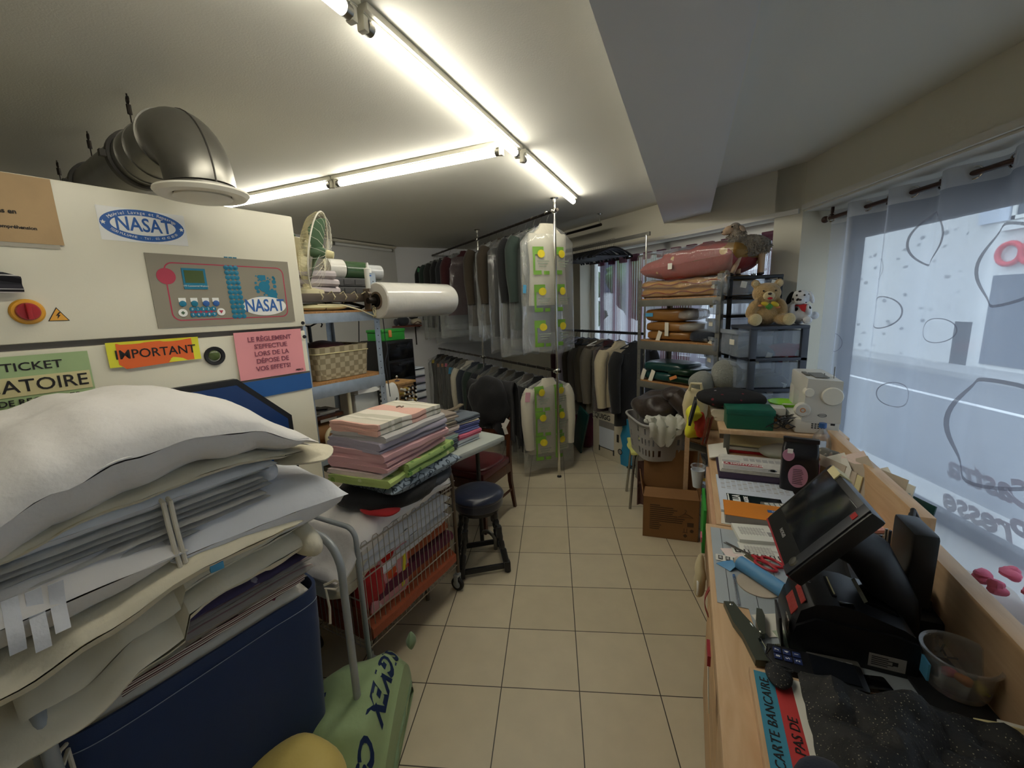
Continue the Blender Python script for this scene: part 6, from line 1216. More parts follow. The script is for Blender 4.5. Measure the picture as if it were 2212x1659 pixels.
for k in range(13): b.box(.045, .045 + (.14 + .09 * rnd.random()) * (1 if k not in (0, 9, 10, 11, 12) else .4), -.001, 0, .238 - .0145 * k, .244 - .0145 * k)
ob('print_lines', b, 'ink_soft', t)
b = B(); b.tube([(.27, -.001, .20), (.225, -.001, .172), (.32, -.001, .172)], .0015, 5, True); b.tube([(.27, -.001, .20), (.27, -.001, .21), (.277, -.001, .215), (.274, -.001, .225), (.266, -.001, .224)], .0015, 5); ob('hanger_print', b, 'ink_soft', t)
b = B(); b.box(.285, .325, -.001, 0, .105, .135); b.box(.265, .268, -.001, 0, .06, .09); b.box(.283, .286, -.001, 0, .06, .09); b.box(.258, .29, -.001, 0, .06, .063); b.prism([(.275 + .014 * cos(q * PI / 2), .037 + .014 * sin(q * PI / 2)) for q in range(4)], -.001, 0, 'y'); b.prism([(.315 + .012 * cos(q * PI / 6), .075 + .012 * sin(q * PI / 6)) for q in range(12)], -.001, 0, 'y'); ob('carton_marks', b, 'ink_soft', t)

# ================================================================ plastic drawer units and the soft toys
def drawers(name, label, x0, y0, w, dp, z1, rows, post, m, lab=True):
    """world-aligned; drawer fronts face -x, long side faces the viewer (-y)"""
    t = thing(name, label, 'drawers', (x0, y0, 0))
    b = B(); b.box(-.005, w, -.005, dp, z1 - .022, z1, .006); b.box(-.0, w, 0, dp, 0, .03); 
    for x in (0, w - post):
        for y in (0, dp - post * .6): b.box(x, x + post, y, y + post * .6, 0, z1 - .01, .003)
    hgt = (z1 - .03) / rows
    for k in range(1, rows): b.box(.0, w, .0, dp, .02 + hgt * k - .012, .02 + hgt * k + .008, .002)
    ob('frame', b, m, t)
    for k in range(rows):
        z0 = .03 + hgt * k; zt = z0 + hgt - .03
        b = B(); b.box(-.07, w - .02, .012, dp - .012, z0 + .004, zt, .015); dr = ob('drawer', b, 'drawer_clear', t)
        b = B(); b.box(-.082, -.066, .02, dp - .02, zt - .02, zt + .006, .004); ob('drawer_lip', b, m if not lab else 'drawer_clear', dr)
        b = B(); b.box(-.0745, -.072, .06, .13, z0 + hgt * .4, z0 + hgt * .4 + .035); ob('label', b, 'ticket', dr)
    return t
t = drawers('drawer_unit', 'large grey plastic drawer unit with clear drawers, toys sitting on it', 1.235, 2.76, .345, .30, 1.43, 7, .04, 'drawer_frame')
for k, (z, m, lb, c_) in enumerate(((1.20, 'slate', 'grey blue clothes seen through the top clear drawer', (.06, .13)), (1.21, 'red_cloth', 'red clothes seen through the top clear drawer', (.24, .1)), (1.0, 'dark_grey', 'dark clothes seen through the second clear drawer', (.16, .14)))):
    q = thing('cloth', lb, 'cloth', (1.23, 2.76, 0)); b = B(); b.lump((c_[0] + .05, .14, z + .04), (.22, .2, .11 if k < 2 else .14), 2.4, .03, 10, k + 3, 24, 14); ob('cloth', b, m, q)
    for r in range(2):
        b = B().at((c_[0] + .08 * r, .035, z + .02 + .04 * (r - .5)), 0, 0, .5 * r - .2); b.box(-.018, .018, 0, .001, -.02, .02); ob('ticket', b, 'paper', q)
t = drawers('drawer_tower', 'tall narrow black drawer tower with labelled small drawers behind the toys', 1.225, 3.12, .36, .2, 1.76, 13, .03, 'black_plastic')
for k in range(2):
    b = B().at((.1 + .2 * k, -.004, 1.70), 0, 0, .2); b.box(-.02, .02, 0, .001, -.022, .022); ob('ticket', b, 'paper', t)

def plush(name, parts, m, parent, vox=.007):
    b = B()
    for c, d_, p, rot in parts: b.lump(c, d_, p, 0, 1, 0, 20, 12, Matrix.Rotation(rot[0], 3, 'X') @ Matrix.Rotation(rot[1], 3, 'Y') @ Matrix.Rotation(rot[2], 3, 'Z') if rot else None)
    o = ob(name, b, m, parent, ang=180); md = o.modifiers.new('remesh', 'REMESH'); md.mode = 'VOXEL'; md.voxel_size = vox; md.use_smooth_shade = True
    sm = o.modifiers.new('smooth', 'SMOOTH'); sm.factor = .5; sm.iterations = 4; return o
# bear: local -y is where it looks
t = thing('teddy_bear', 'sitting tan teddy bear with yellow and green bow on the drawer unit', 'soft toy', (1.36, 2.865, 1.432), 8)
plush('body', [((0, .01, .075), (.17, .15, .16), 2, None), ((0, 0, .20), (.165, .14, .135), 2, None), ((-.068, 0, .262), (.055, .03, .055), 2, None), ((.068, 0, .262), (.055, .03, .055), 2, None), ((-.085, -.03, .105), (.06, .07, .13), 2, (.3, .35, 0)), ((.085, -.03, .105), (.06, .07, .13), 2, (.3, -.35, 0)), ((-.08, -.07, .035), (.075, .13, .07), 2, (0, 0, -.3)), ((.08, -.07, .035), (.075, .13, .07), 2, (0, 0, .3)), ((0, -.01, .135), (.1, .1, .06), 2, None)], 'bear', t)
b = B(); b.lump((-.008, -.072, .183), (.066, .042, .056), 2, 0, 1, 0, 18, 12); mz = ob('muzzle', b, 'bear_pale', t)
b = B(); b.lump((-.01, -.095, .196), (.024, .014, .015), 2, 0, 1, 0, 12, 8); ob('nose', b, 'nose', mz); b = B(); b.lump((-.006, -.09, .168), (.03, .012, .016), 2, 0, 1, 0, 12, 8); ob('mouth', b, 'scarf_red', mz)
for x in (-.038, .03): b = B(); b.lump((x, -.066, .215), (.011, .009, .011), 2, 0, 1, 0, 10, 8); ob('eye', b, 'nose', t)
for x in (-.092, .092): b = B(); b.lump((x, -.137, .04), (.07, .03, .075), 2, 0, 1, 0, 18, 12); ob('foot_pad', b, 'bear_foot', t)
for x in (-.069, .069): b = B(); b.lump((x, -.012, .262), (.035, .012, .035), 2, 0, 1, 0, 14, 10); ob('ear_lining', b, 'bear_pale', t)
b = B(); b.lump((-.03, -.085, .135), (.05, .02, .025), 2, 0, 1, 0, 12, 8, Matrix.Rotation(.25, 3, 'Y')); b.lump((.025, -.085, .132), (.05, .02, .028), 2, 0, 1, 0, 12, 8, Matrix.Rotation(.5, 3, 'Y')); bo = ob('bow', b, 'bow_yellow', t); b = B(); b.lump((-.008, -.09, .118), (.045, .014, .04), 1.4, 0, 1, 0, 12, 8); ob('bow_tail', b, 'bow_green', bo)
b = B(); b.lump((-.055, -.08, .125), (.03, .012, .016), 1.5, 0, 1, 0, 10, 8); b.lump((.045, -.08, .112), (.03, .012, .016), 1.5, 0, 1, 0, 10, 8); ob('bow_end', b, 'peach_bow', bo)
# spotted dog
t = thing('toy_dog', 'white plush dog with black spots and a red scarf beside the teddy bear', 'soft toy', (1.565, 2.86, 1.432), 30)
plush('body', [((0, .01, .06), (.12, .12, .125), 2, None), ((0, -.005, .165), (.105, .1, .10), 2, None), ((0, -.055, .145), (.06, .06, .05), 2, None), ((-.045, -.045, .09), (.04, .05, .085), 2, (.5, .2, 0)), ((.045, -.045, .09), (.04, .05, .085), 2, (.5, -.2, 0)), ((-.045, -.07, .026), (.05, .1, .05), 2, (0, 0, -.2)), ((.045, -.07, .026), (.05, .1, .05), 2, (0, 0, .2)), ((.08, .04, .05), (.05, .07, .05), 2, None)], 'dog', t, .006)
b = B(); b.lump((-.056, -.005, .165), (.035, .06, .085), 2, 0, 1, 0, 14, 10, Matrix.Rotation(.35, 3, 'Y')); ob('ear', b, 'dog_black', t); b = B(); b.lump((.054, .0, .165), (.03, .055, .08), 2, 0, 1, 0, 14, 10, Matrix.Rotation(-.35, 3, 'Y')); ob('ear', b, 'dog_white', t)
b = B(); b.lump((0, -.086, .152), (.018, .012, .013), 2, 0, 1, 0, 10, 8); ob('nose', b, 'nose', t)
for x in (-.02, .02): b = B(); b.lump((x, -.052, .18), (.011, .009, .013), 2, 0, 1, 0, 10, 8); ob('eye', b, 'nose', t)
for x in (-.045, .045): b = B(); b.lump((x, -.12, .028), (.044, .02, .044), 2, 0, 1, 0, 14, 10); ob('paw', b, 'dog_white', t)
b = B(); b.prism([(-.01, .12), (.035, .125), (.03, .075), (.012, .085)], -.075, -.066, 'y'); b.lathe([(.044, .112), (.05, .118), (.044, .124)], 20, (0, -.005, 0), caps=False); ob('scarf', b, 'scarf_red', t)
# sheep: looks to -x
t = thing('toy_sheep', 'plush sheep with woolly grey fleece standing on the black drawer tower', 'soft toy', (1.37, 3.2, 1.762), -6)
plush('fleece', [((.02, 0, .205), (.27, .15, .15), 2.2, None), ((-.075, 0, .255), (.11, .11, .15), 2, (0, -.4, 0)), ((-.095, 0, .325), (.08, .075, .08), 2, None)], 'fleece', t, .008)
b = B(); rnd = random.Random(8)
for k in range(900):
    a, c_ = rnd.uniform(0, 2 * PI), rnd.uniform(-.75, 1); s_ = (1 - c_ * c_) ** .5
    if rnd.random() < .72: p = Vector((.02 + .135 * s_ * cos(a), .075 * s_ * sin(a), .205 + .075 * c_)); n_ = Vector((s_ * cos(a) * .6, s_ * sin(a), c_))
    else: p = Vector((-.082 + .055 * s_ * cos(a), .052 * s_ * sin(a), .265 + .085 * c_)); n_ = Vector((s_ * cos(a), s_ * sin(a), c_ * .6))
    n_.normalize(); sd = n_.orthogonal().normalized() * .005; dn = Vector((rnd.uniform(-.3, .5), rnd.uniform(-.4, .4), -.8)); q = p + n_ * .012 + dn * .012; r = q + dn * .012 - n_ * .003; pp = p - n_ * .004
    b.add([tuple(pp - sd), tuple(pp + sd), tuple(q + sd * .7), tuple(q - sd * .7), tuple(r)], [(0, 1, 2, 3), (3, 2, 4)])
o = ob('wool_tufts', b, 'fleece', t); o['kind'] = 'stuff'
plush('face', [((-.135, 0, .315), (.085, .055, .06), 2, (0, -.25, 0)), ((-.165, 0, .30), (.045, .045, .04), 2, None)], 'sheep_face', t, .006)
for s_ in (-1, 1):
    b = B(); b.lump((-.07, s_ * .05, .315), (.075, .022, .034), 1.7, 0, 1, 0, 14, 10, Matrix.Rotation(s_ * -.5, 3, 'Z') @ Matrix.Rotation(.35, 3, 'Y')); ob('ear', b, 'sheep_face', t)
    b = B(); b.lump((-.13, s_ * .026, .332), (.014, .009, .013), 2, 0, 1, 0, 10, 8); ob('eye', b, 'nose', t)
b = B(); b.lump((-.187, 0, .303), (.01, .02, .012), 2, 0, 1, 0, 10, 8); ob('nose', b, 'nose', t)
for x, s_, k in ((-.075, -1, 1.5), (-.035, 1, .0), (.085, -1, -.1), (.125, 1, .2)):
    b = B(); b.tube([(x, s_ * .035, .15), (x - .012 * k, s_ * .037, .08), (x - .03 * k, s_ * .037, .012)], [.024, .018, .015], 12); lg_ = ob('leg', b, 'sheep_face', t)
    b = B(); b.lump((x - .032 * k, s_ * .037, .012), (.036, .034, .024), 2.2, 0, 1, 0, 12, 8); ob('hoof', b, 'nose', lg_)

# ---- bags behind the counter end
def ac(name, label, cat, x, y, z=0, da=0, group=None): return thing(name, label, cat, toW(AC, x, y, z), AC + da, group)
t = ac('side_table', 'narrow wooden table behind the counter end, hidden under bags', 'table', .16, 3.14, 0); b = B(); b.box(-.16, .13, -.17, .17, .70, .73, .003); ob('table_top', b, 'maple', t)
for x in (-.14, .11):
    for y in (-.15, .15): b = B(); b.box(x - .015, x + .015, y - .015, y + .015, 0, .70); ob('leg', b, 'maple', t)
t = ac('tote_bag', 'natural canvas tote bag with dark lettering behind the leather jacket', 'bag', .06, 3.03, .732); b = B(); b.lump((0, 0, .14), (.16, .13, .3), 3, .025, 9, 3, 30, 20); ob('bag_body', b, 'tote', t); b = B(); b.tube([(-.04, -.05, .28), (-.03, -.06, .33), (.03, -.06, .33), (.04, -.05, .28)], .01, 8); ob('handle', b, 'tote', t)
b = B(); c = B(); c.text('TEC', .03, 'LEFT', .0004, plane='y'); b.v = [(-.05 + p[0] * .2 - .03, p[1] - .062, .20 - p[0]) for p in c.v]; b.f = c.f; ob('lettering', b, 'ink', t)
t = ac('paper_bag', 'brown paper carrier bag beside the canvas tote', 'bag', .2, 3.1, .732); b = B(); b.box(-.09, .09, -.06, .06, 0, .28, .006); ob('bag_body', b, 'kraft', t)
t = ac('sweater', 'grey cable knit sweater stuffed into the brown paper bag', 'sweater', .19, 3.1, 1.0); b = B(); b.lump((-.09, -.02, .05), (.16, .14, .17), 2.2, .02, 9, 5, 26, 16); b.lump((.05, 0, .1), (.2, .16, .2), 2.3, .02, 8, 6, 28, 18); ob('cloth', b, 'knit_grey', t)
t = ac('carrier_bag', 'yellow and red plastic carrier bag squeezed beside the counter end', 'bag', .055, 2.86, .73); b = B(); b.lump((0, 0, .1), (.1, .16, .2), 3.2, .03, 14, 4, 26, 18); ob('bag_body', b, 'paper_yellow', t); b = B(); b.lump((.035, -.045, .1), (.07, .1, .15), 3, .03, 18, 5); ob('red_print', b, 'tag_red', t)
t = ac('wooden_stick', 'two reddish wooden slats leaning at the end of the counter', 'slat', .10, 2.64, .752)
for q in (0, .02): b = B().at((q, q, 0), 0, -.1, .18); b.box(-.006, .006, -.012, .012, .0, .17, .002); ob('slat', b, 'wood_stick', t)
# ================================================================ the counter: two desks in line; frame AC, local y runs away from the viewer, x towards the street window
def ac3(name, label, cat, x, y, z=0, da=0, group=None): return thing(name, label, cat, toW(AC, x, y, z), AC + da, group)
t = ac('counter_desk', 'near maple counter desk with drawers and a raised rear ledge', 'counter', 0, 0, 0)
b = B(); b.box(.09, .655, -.3, 1.668, .724, .75, .003); ob('desk_top', b, 'maple', t)
b = B(); b.box(.125, .62, -.28, 1.65, .0, .724); ob('cabinet', b, 'cabinet_in', t)
for k, (y0, y1, z0, z1, out) in enumerate(((.95, 1.62, .50, .70, .0), (.95, 1.62, .26, .49, .0), (.95, 1.62, .03, .25, 0), (.42, .92, .50, .70, .012), (.42, .92, .26, .49, .004), (.42, .92, .03, .25, 0))):
    b = B(); b.box(.108 - out, .126, y0, y1, z0, z1, .002); ob('drawer', b, 'drawer_front', t)
b = B(); b.box(.612, .655, -.3, 1.52, .75, .93, .002); ob('rear_ledge', b, 'maple', t)
t = ac('counter_desk', 'far maple counter desk carrying the riser and the paperwork', 'counter', 0, 0, 0)
b = B(); b.box(.128, .70, 1.675, 2.92, .722, .75, .003); ob('desk_top', b, 'maple', t)
b = B(); b.box(.112, .1285, 1.675, 2.3, .66, .745, .003); ob('front_strip', b, 'maple_edge', t)
b = B(); b.box(.15, .68, 1.69, 2.9, .0, .722); ob('cabinet', b, 'cabinet_in', t)
b = B(); b.box(.66, .70, 1.53, 2.45, .75, .945, .002); ob('rear_ledge', b, 'maple', t)
t = ac('riser_shelf', 'small maple riser shelf on grey metal legs at the far end of the counter', 'shelf', 0, 0, .75)
b = B(); b.box(.175, .75, 2.44, 2.88, .138, .162, .003); ob('board', b, 'maple', t)
for x in (.22, .70):
    for y in (2.52, 2.82): b = B(); b.box(x - .015, x + .015, y - .015, y + .015, 0, .138, .002); ob('leg', b, 'shelf_grey', t)
# bits hanging on the aisle side of the desks
t = ac('folder', 'bright green folder stuck at the aisle side of the far desk', 'folder', .108, 2.1, .42, 0); b = B(); b.box(-.012, .002, -.1, .16, 0, .22, .002); ob('cover', b, 'folder_green', t); b = B(); b.box(-.018, -.01, -.09, -.03, .05, .075); ob('label', b, 'pink_strong', t)
t = ac('cup_stack', 'stack of pale blue plastic cups at the aisle side of the far desk', 'cups', .075, 2.36, .60); b = B(); b.lathe([(.0001, 0), (.022, 0), (.034, .09), (.036, .1), (.033, .1), (.02, .01)], 20, caps=False); ob('cup', b, 'paper_blue', t); b = B(); b.lathe([(.03, .1), (.038, .12), (.036, .125), (.03, .12)], 20, caps=False); ob('cup_rim', b, 'clear', t); b = B(); b.box(.0, .045, -.01, .01, .04, .05); ob('clip', b, 'tag_yellow', t)
t = ac('bag', 'small crumpled bag hanging at the aisle side under the green folder', 'bag', .09, 1.9, .28); b = B(); b.lump((0, 0, .08), (.05, .12, .2), 2.2, .02, 16, 4); ob('bag_body', b, 'tote', t); b = B(); b.tube([(-.01, -.05 + .03 * cos(a), .06 + .03 * sin(a)) for a in [k * PI / 8 for k in range(16)]], .006, 6, True); ob('handle', b, 'white_plastic', t)
t = ac('ribbon', 'red ribbon caught in the top drawer of the near desk', 'ribbon', .1, 1.34, .62); b = B(); b.sheet(4, 10, lambda u, v: (-.006 - .014 * sin(v * PI), -.01 + .02 * u + .02 * v, .08 - .12 * v), .002); ob('ribbon', b, 'red_strip', t)
t = ac('leaflet', 'white leaflet with a red top poking out of a drawer of the near desk', 'leaflet', .102, 1.1, .50); b = B(); b.sheet(4, 6, lambda u, v: (-.012 - .01 * v, -.03 + .06 * u - .03 * v, .19 * v), .002); ob('sheet', b, 'paper', t); b = B(); b.box(-.026, -.018, -.06, .0, .175, .205); ob('red_top', b, 'red_strip', t)
t = ac('file_box', 'cream cardboard file sticking out at the aisle side of the near desk', 'file', .098, .70, .40); b = B(); b.box(-.022, .004, -.12, .06, 0, .26, .002); ob('file_body', b, 'paper_cream', t); b = B(); b.box(-.024, .006, -.122, .062, -.012, .0); ob('base_strip', b, 'taupe', t)
# ---- far desk, from the far end
t = ac('garment', 'folded black cotton garment with red and white print on the riser', 'garment', .25, 2.74, .98); b = B(); b.lump((0, 0, .045), (.36, .3, .10), 2.3, .02, 8, 3, 34, 18); ob('cloth', b, 'black_print', t); b = B(); b.sheet(10, 8, lambda u, v: (-.2 - .03 * v, -.12 + .16 * u, .03 - .14 * v + .01 * sin(u * 9)), .014); ob('sleeve', b, 'black_cloth', t)
t = ac('towel', 'cream folded towel pile under the black printed garment on the riser', 'towel', .235, 2.73, .913); b = B(); b.serp(.16, .24, .022, 3, .005, 10, 8); ob('cloth', b, 'cream_towel', t)
t = ac('bag', 'yellow and white plastic bag with dark letters behind the green box', 'bag', .40, 2.72, .913); b = B(); b.lump((0, 0, .045), (.24, .2, .1), 2.3, .02, 13, 5); ob('bag_body', b, 'white_towel', t); b = B(); b.lump((-.01, -.04, .055), (.19, .15, .08), 2.3, .012, 13, 6); ob('yellow_print', b, 'lime_yellow', t)
b = B(); b.text('LAND', .045, depth=.0008, bold=.002, plane='y', loc=(.03, -.122, .035)); ob('lettering', b, 'tag_orange', t)
t = ac('cloth', 'royal blue cloth edge peeking above the green box', 'cloth', .33, 2.63, .95); b = B(); b.lump((0, 0, .03), (.14, .08, .06), 2.2, .01, 14, 7); ob('cloth', b, 'navy_lid', t)
t = ac('storage_box', 'green lidded box with a worn glossy top on the riser shelf', 'box', .32, 2.53, .913, -2); b = B(); b.box(-.11, .11, -.06, .09, 0, .085, .004); ob('box_body', b, 'teal_body', t); b = B(); b.box(-.116, .116, -.066, .096, .08, .11, .004); ob('lid', b, 'teal_box', t)
t = ac('plate', 'stack of lime green plastic bowls behind the sewing machine', 'bowls', .54, 2.80, .913)
for k in range(3):
    b = B(); b.lathe([(.0001, .0), (.05, .0), (.088, .05), (.092, .052), (.085, .052), (.048, .006), (.0001, .006)], 28, (0, 0, .02 * k), caps=False); ob('bowl', b, 'lime', t)
t = ac('sewing_machine', 'white sewing machine seen from its handwheel end on the riser', 'sewing machine', .625, 2.47, .913, 0)
b = B(); b.box(-.10, .09, 0, .37, 0, .075, .012); ob('base', b, 'machine_white', t)
b = B(); b.prism([(-.075, 0.06), (.09, .06), (.085, .275), (-.06, .285)], 0, .13, 'y'); b.v = b.v; ob('pillar', b, 'machine_white', t)
b = B(); b.box(-.06, .085, .11, .37, .185, .283, .01); ob('arm', b, 'machine_white', t)
b = B(); b.box(-.062, .06, .28, .38, .09, .2, .01); ob('head', b, 'machine_white', t)
b = B(); b.box(-.02, .04, .05, .2, .283, .287); b.box(-.05, -.03, .1, .2, .284, .292, .002); ob('top_panel', b, 'shelf_grey', t)
for x, y, h in ((.06, .06, .06), (.03, .1, .02)): b = B(); b.cyl((x, y, .28), (x, y, .28 + h), .0022, n=6); ob('spool_pin', b, 'steel', t)
b = B(); b.lathe([(.0001, -.012), (.042, -.012), (.046, -.006), (.046, .004)], 30, (.045, 0, .2), 'y', False); ob('bobbin_cover', b, 'off_white', t)
b = B(); b.lathe([(.0001, -.03), (.02, -.03), (.023, -.02), (.023, .01)], 22, (-.052, .02, .215), 'y', False); ob('dial', b, 'off_white', t)
b = B(); b.lathe([(.0001, -.034), (.03, -.034), (.036, -.026), (.036, -.01), (.02, .004)], 26, (-.075, .02, .125), 'y', False); hw = ob('handwheel', b, 'machine_white', t); b = B(); b.lathe([(.008, -.036), (.012, -.036), (.012, -.034)], 16, (-.075, .02, .125), 'y', False); ob('ring_mark', b, 'tag_orange', hw)
b = B()
for k in range(5):
    for j in range(3): b.box(-.03 + .013 * k, -.021 + .013 * k, -.001, .0, .03 + .01 * j, .036 + .01 * j)
b.box(.05, .068, -.001, 0, .05, .06); ob('vent_slots', b, 'ink', t)
b = B(); b.tube([(.012 + .018 * cos(a), -.0012, .10 + .008 * sin(a)) for a in [k * PI / 8 for k in range(16)]], .001, 4, True); b.tube([(-.01, -.0012, .10), (.03, -.0012, .10)], .001, 4); ob('emblem', b, 'dark_grey', t)
t = ac('power_cable', 'tangle of black cables beside the green box and the sewing machine', 'cable', .48, 2.52, .916)
rnd = random.Random(2); b = B()
for k in range(6): b.tube([(.05 * cos(q * .9 + k) + .012 * q - .04, .05 * sin(q * .9 + k * 1.3), .01 + .06 * abs(sin(q * .5 + k))) for q in [j * .35 for j in range(24)]], .0032, 6)
ob('cable', b, 'black_paint', t)
t = ac('small_box', 'small white box behind the tangled cables on the riser', 'box', .47, 2.66, .913); b = B(); b.box(-.05, .04, -.04, .05, 0, .09, .003); ob('box_body', b, 'white_plastic', t)
for k, (z, m, lb) in enumerate(((.752, 'red_cloth', 'red booklet lying flat under the riser shelf'), (.768, 'paper', 'thick white booklet stacked under the riser shelf'), (.792, 'paper_cream', 'cream booklet on top of the pile under the riser shelf'))):
    t = ac('booklet', lb, 'booklet', .38, 2.66, z, k * 3, 'booklets under the riser'); b = B(); b.box(-.15, .15, -.12, .1, 0, .014, .001); ob('pages', b, m, t)
t = ac('cloth', 'greyish rag bunched under the riser beside the coffee bag', 'cloth', .47, 2.52, .752); b = B(); b.lump((0, 0, .035), (.2, .12, .08), 2, .02, 12, 6); ob('cloth', b, 'pale_grey', t)
t = ac('envelope', 'pale envelope slipped at the edge of the far desk under the riser', 'envelope', .17, 2.50, .752); b = B().at((0, 0, .02), 0, 0, -.25); b.box(-.04, .05, -.12, .1, 0, .006); ob('paper', b, 'paper', t)
t = ac('folder', 'green cardboard folder under the folded newspaper', 'folder', .33, 2.37, .752); b = B(); b.box(-.13, .15, -.12, .07, 0, .008); ob('cover', b, 'folder_green', t)
t = ac('folder', 'dark purple folder under the newspaper pile', 'folder', .32, 2.24, .761); b = B(); b.box(-.16, .16, -.13, .15, 0, .012, .002); ob('cover', b, 'purple_dark', t)
t = ac('newspaper', 'folded newspaper with a red masthead on the purple folder', 'newspaper', .315, 2.28, .774, 1); 
for k in range(3): b = B(); b.box(-.145 + .004 * k, .14, -.11 + .003 * k, .11, .006 * k, .006 * k + .0055, .001); ob('pages', b, 'newsprint', t)
b = B(); b.box(-.125, .045, -.045, -.012, .0177, .0184); ob('masthead', b, 'masthead', t)
b = B(); b.text('LA MONTAGNE', .026, plane='z', loc=(-.04, -.0285, .0186), depth=.0004, bold=.0007); ob('lettering', b, 'white_label', t)
b = B(); rnd = random.Random(9)
for k in range(8): b.box(-.13, -.13 + .2 + .05 * rnd.random(), -.1 + .006 * k, -.097 + .006 * k, .0177, .0182)
b.box(-.13, -.05, .0, .02, .0177, .0182)
for k in range(6): b.box(-.03 + .028 * k, -.008 + .028 * k, .03, .07, .0177, .018)
ob('print_lines', b, 'paper_grey', t)
t = ac('calendar_sheet', 'printed calendar sheet lying under the show flyer', 'paper', .29, 1.98, .752); b = B(); b.box(-.14, .16, -.2, .18, 0, .012, .001); ob('pages', b, 'paper_blue', t)
b = B()
for r in range(9):
    for c in range(12): b.box(-.125 + .023 * c, -.109 + .023 * c, .02 + .016 * r, .022 + .016 * r + (.006 if (r * 5 + c) % 3 == 0 else 0), .012, .0125)
ob('print_grid', b, 'paper_grey', t)
t = ac('flyer', 'black flyer with white and red lettering lying on the calendar sheet', 'flyer', .275, 1.865, .766); b = B(); b.box(-.095, .11, -.065, .075, 0, .001); ob('sheet', b, 'black_gloss', t)
b = B(); b.text('FONILLA', .04, plane='z', rot=PI / 2, loc=(-.058, .005, .0014), bold=.0012, sx=.75); b.text('CLAUDE', .022, plane='z', rot=PI / 2, loc=(-.022, .018, .0014), bold=.0008); b.box(-.092, -.087, -.06, .07, .001, .0016)
for k in range(4): b.add([(.01 + .012 * k, -.03 + .01 * k, .0014), (.075, .0 + .006 * k, .0014), (.078, .004 + .006 * k, .0014)], [(0, 1, 2)])
ob('lettering', b, 'white_label', t); b = B(); b.text('TTT', .03, plane='z', rot=PI / 2, loc=(-.02, -.042, .0014), bold=.001, sx=.6); ob('red_lettering', b, 'masthead', t)
t = ac('calculator', 'flat grey calculator on the flyer and notebook', 'calculator', .365, 1.83, .768, -8); b = B(); b.box(-.06, .075, -.045, .045, 0, .012, .003); ob('case', b, 'shelf_grey', t)
for r in range(3):
    for c in range(4): b = B(); b.box(-.05 + .019 * c, -.036 + .019 * c, -.02 + .018 * r, -.006 + .018 * r, .012, .0155, .001); ob('key', b, 'white_plastic', t)
t = ac('notebook', 'thick notebook with an orange cover on the near edge of the far desk', 'notebook', .265, 1.755, .752, 1)
b = B(); b.box(-.105, .12, -.065, .065, 0, .034, .002); ob('pages', b, 'pages_grey', t); b = B(); b.box(-.108, .123, -.067, .067, .034, .0365, .001); ob('cover', b, 'orange_cover', t); b = B(); b.box(.045, .085, .0, .022, .0366, .0372); ob('sticker', b, 'navy_lid', t); b = B(); b.text('10', .014, plane='z', loc=(.065, .011, .0374)); ob('lettering', b, 'white_label', t)
t = ac('papers', 'loose sheets sticking out under the orange notebook', 'papers', .2, 1.76, .7505, 4); b = B(); b.box(-.05, .0, -.08, .06, 0, .0015); ob('sheet', b, 'paper', t)
t = ac('coffee_bag', 'black foil coffee bag with pink panels on the far desk', 'bag', .475, 2.10, .752, 8)
def cbf(u, v): 
    a = 2 * PI * u; k = ip([(0, 1), (.75, 1), (1, .92)], v); y_ = ip([(0, .05), (.7, .046), (.95, .012), (1, .008)], v)
    return (.068 * k * math.copysign(abs(cos(a)) ** .35, cos(a)), y_ * math.copysign(abs(sin(a)) ** .35, sin(a)) + .004 * noise.noise((u * 9, v * 7, 2)), .235 * v)
b = B(); b.grid(48, 20, cbf, cu=True, cap=True); ob('bag_body', b, 'coffee_bag', t)
b = B(); b.box(-.066, .066, -.016, .012, .225, .245, .004); ob('folded_top', b, 'coffee_bag', t)
b = B(); b.prism([(-.005 + .036 * cos(q * PI / 14), .085 + .052 * sin(q * PI / 14)) for q in range(28)], -.0535, -.0505, 'y'); pk = ob('pink_panel', b, 'pink_label', t)
b = B(); b.prism([(-.045 + .022 * cos(q * PI / 10), .175 + .026 * sin(q * PI / 10)) for q in range(20)], -.052, -.047, 'y'); ob('pink_badge', b, 'pink_label', t)
b = B(); b.box(.069, .0715, -.03, .03, .03, .14, .001); ob('side_panel', b, 'pink_label', t)
b = B()
for k in range(9): b.box(-.024, .014 - .003 * (k % 3), -.0545, -.0535, .05 + .008 * k, .052 + .008 * k)
ob('small_print', b, 'ink', pk); b = B(); b.box(-.05, -.03, -.053, -.05, .185, .205); ob('price_label', b, 'white_label', t)
t = ac('bottle', 'clear plastic water bottle behind the coffee bag', 'bottle', .615, 2.36, .752); b = B(); b.lathe([(.0001, 0), (.04, 0), (.042, .02), (.042, .15), (.032, .19), (.014, .215), (.014, .23), (.0001, .23)], 26, caps=False); ob('bottle_body', b, 'clear', t); b = B(); b.lathe([(.0001, .25), (.016, .25), (.016, .228), (.0001, .228)], 16, caps=False); ob('cap', b, 'navy_lid', t)
t = ac('jar', 'round black knob end beside the coffee bag on the desk', 'knob', .395, 2.2, .775); b = B(); b.lump((0, 0, .0), (.05, .03, .05), 2, 0, 1, 0, 16, 10); ob('knob', b, 'black_gloss', t)
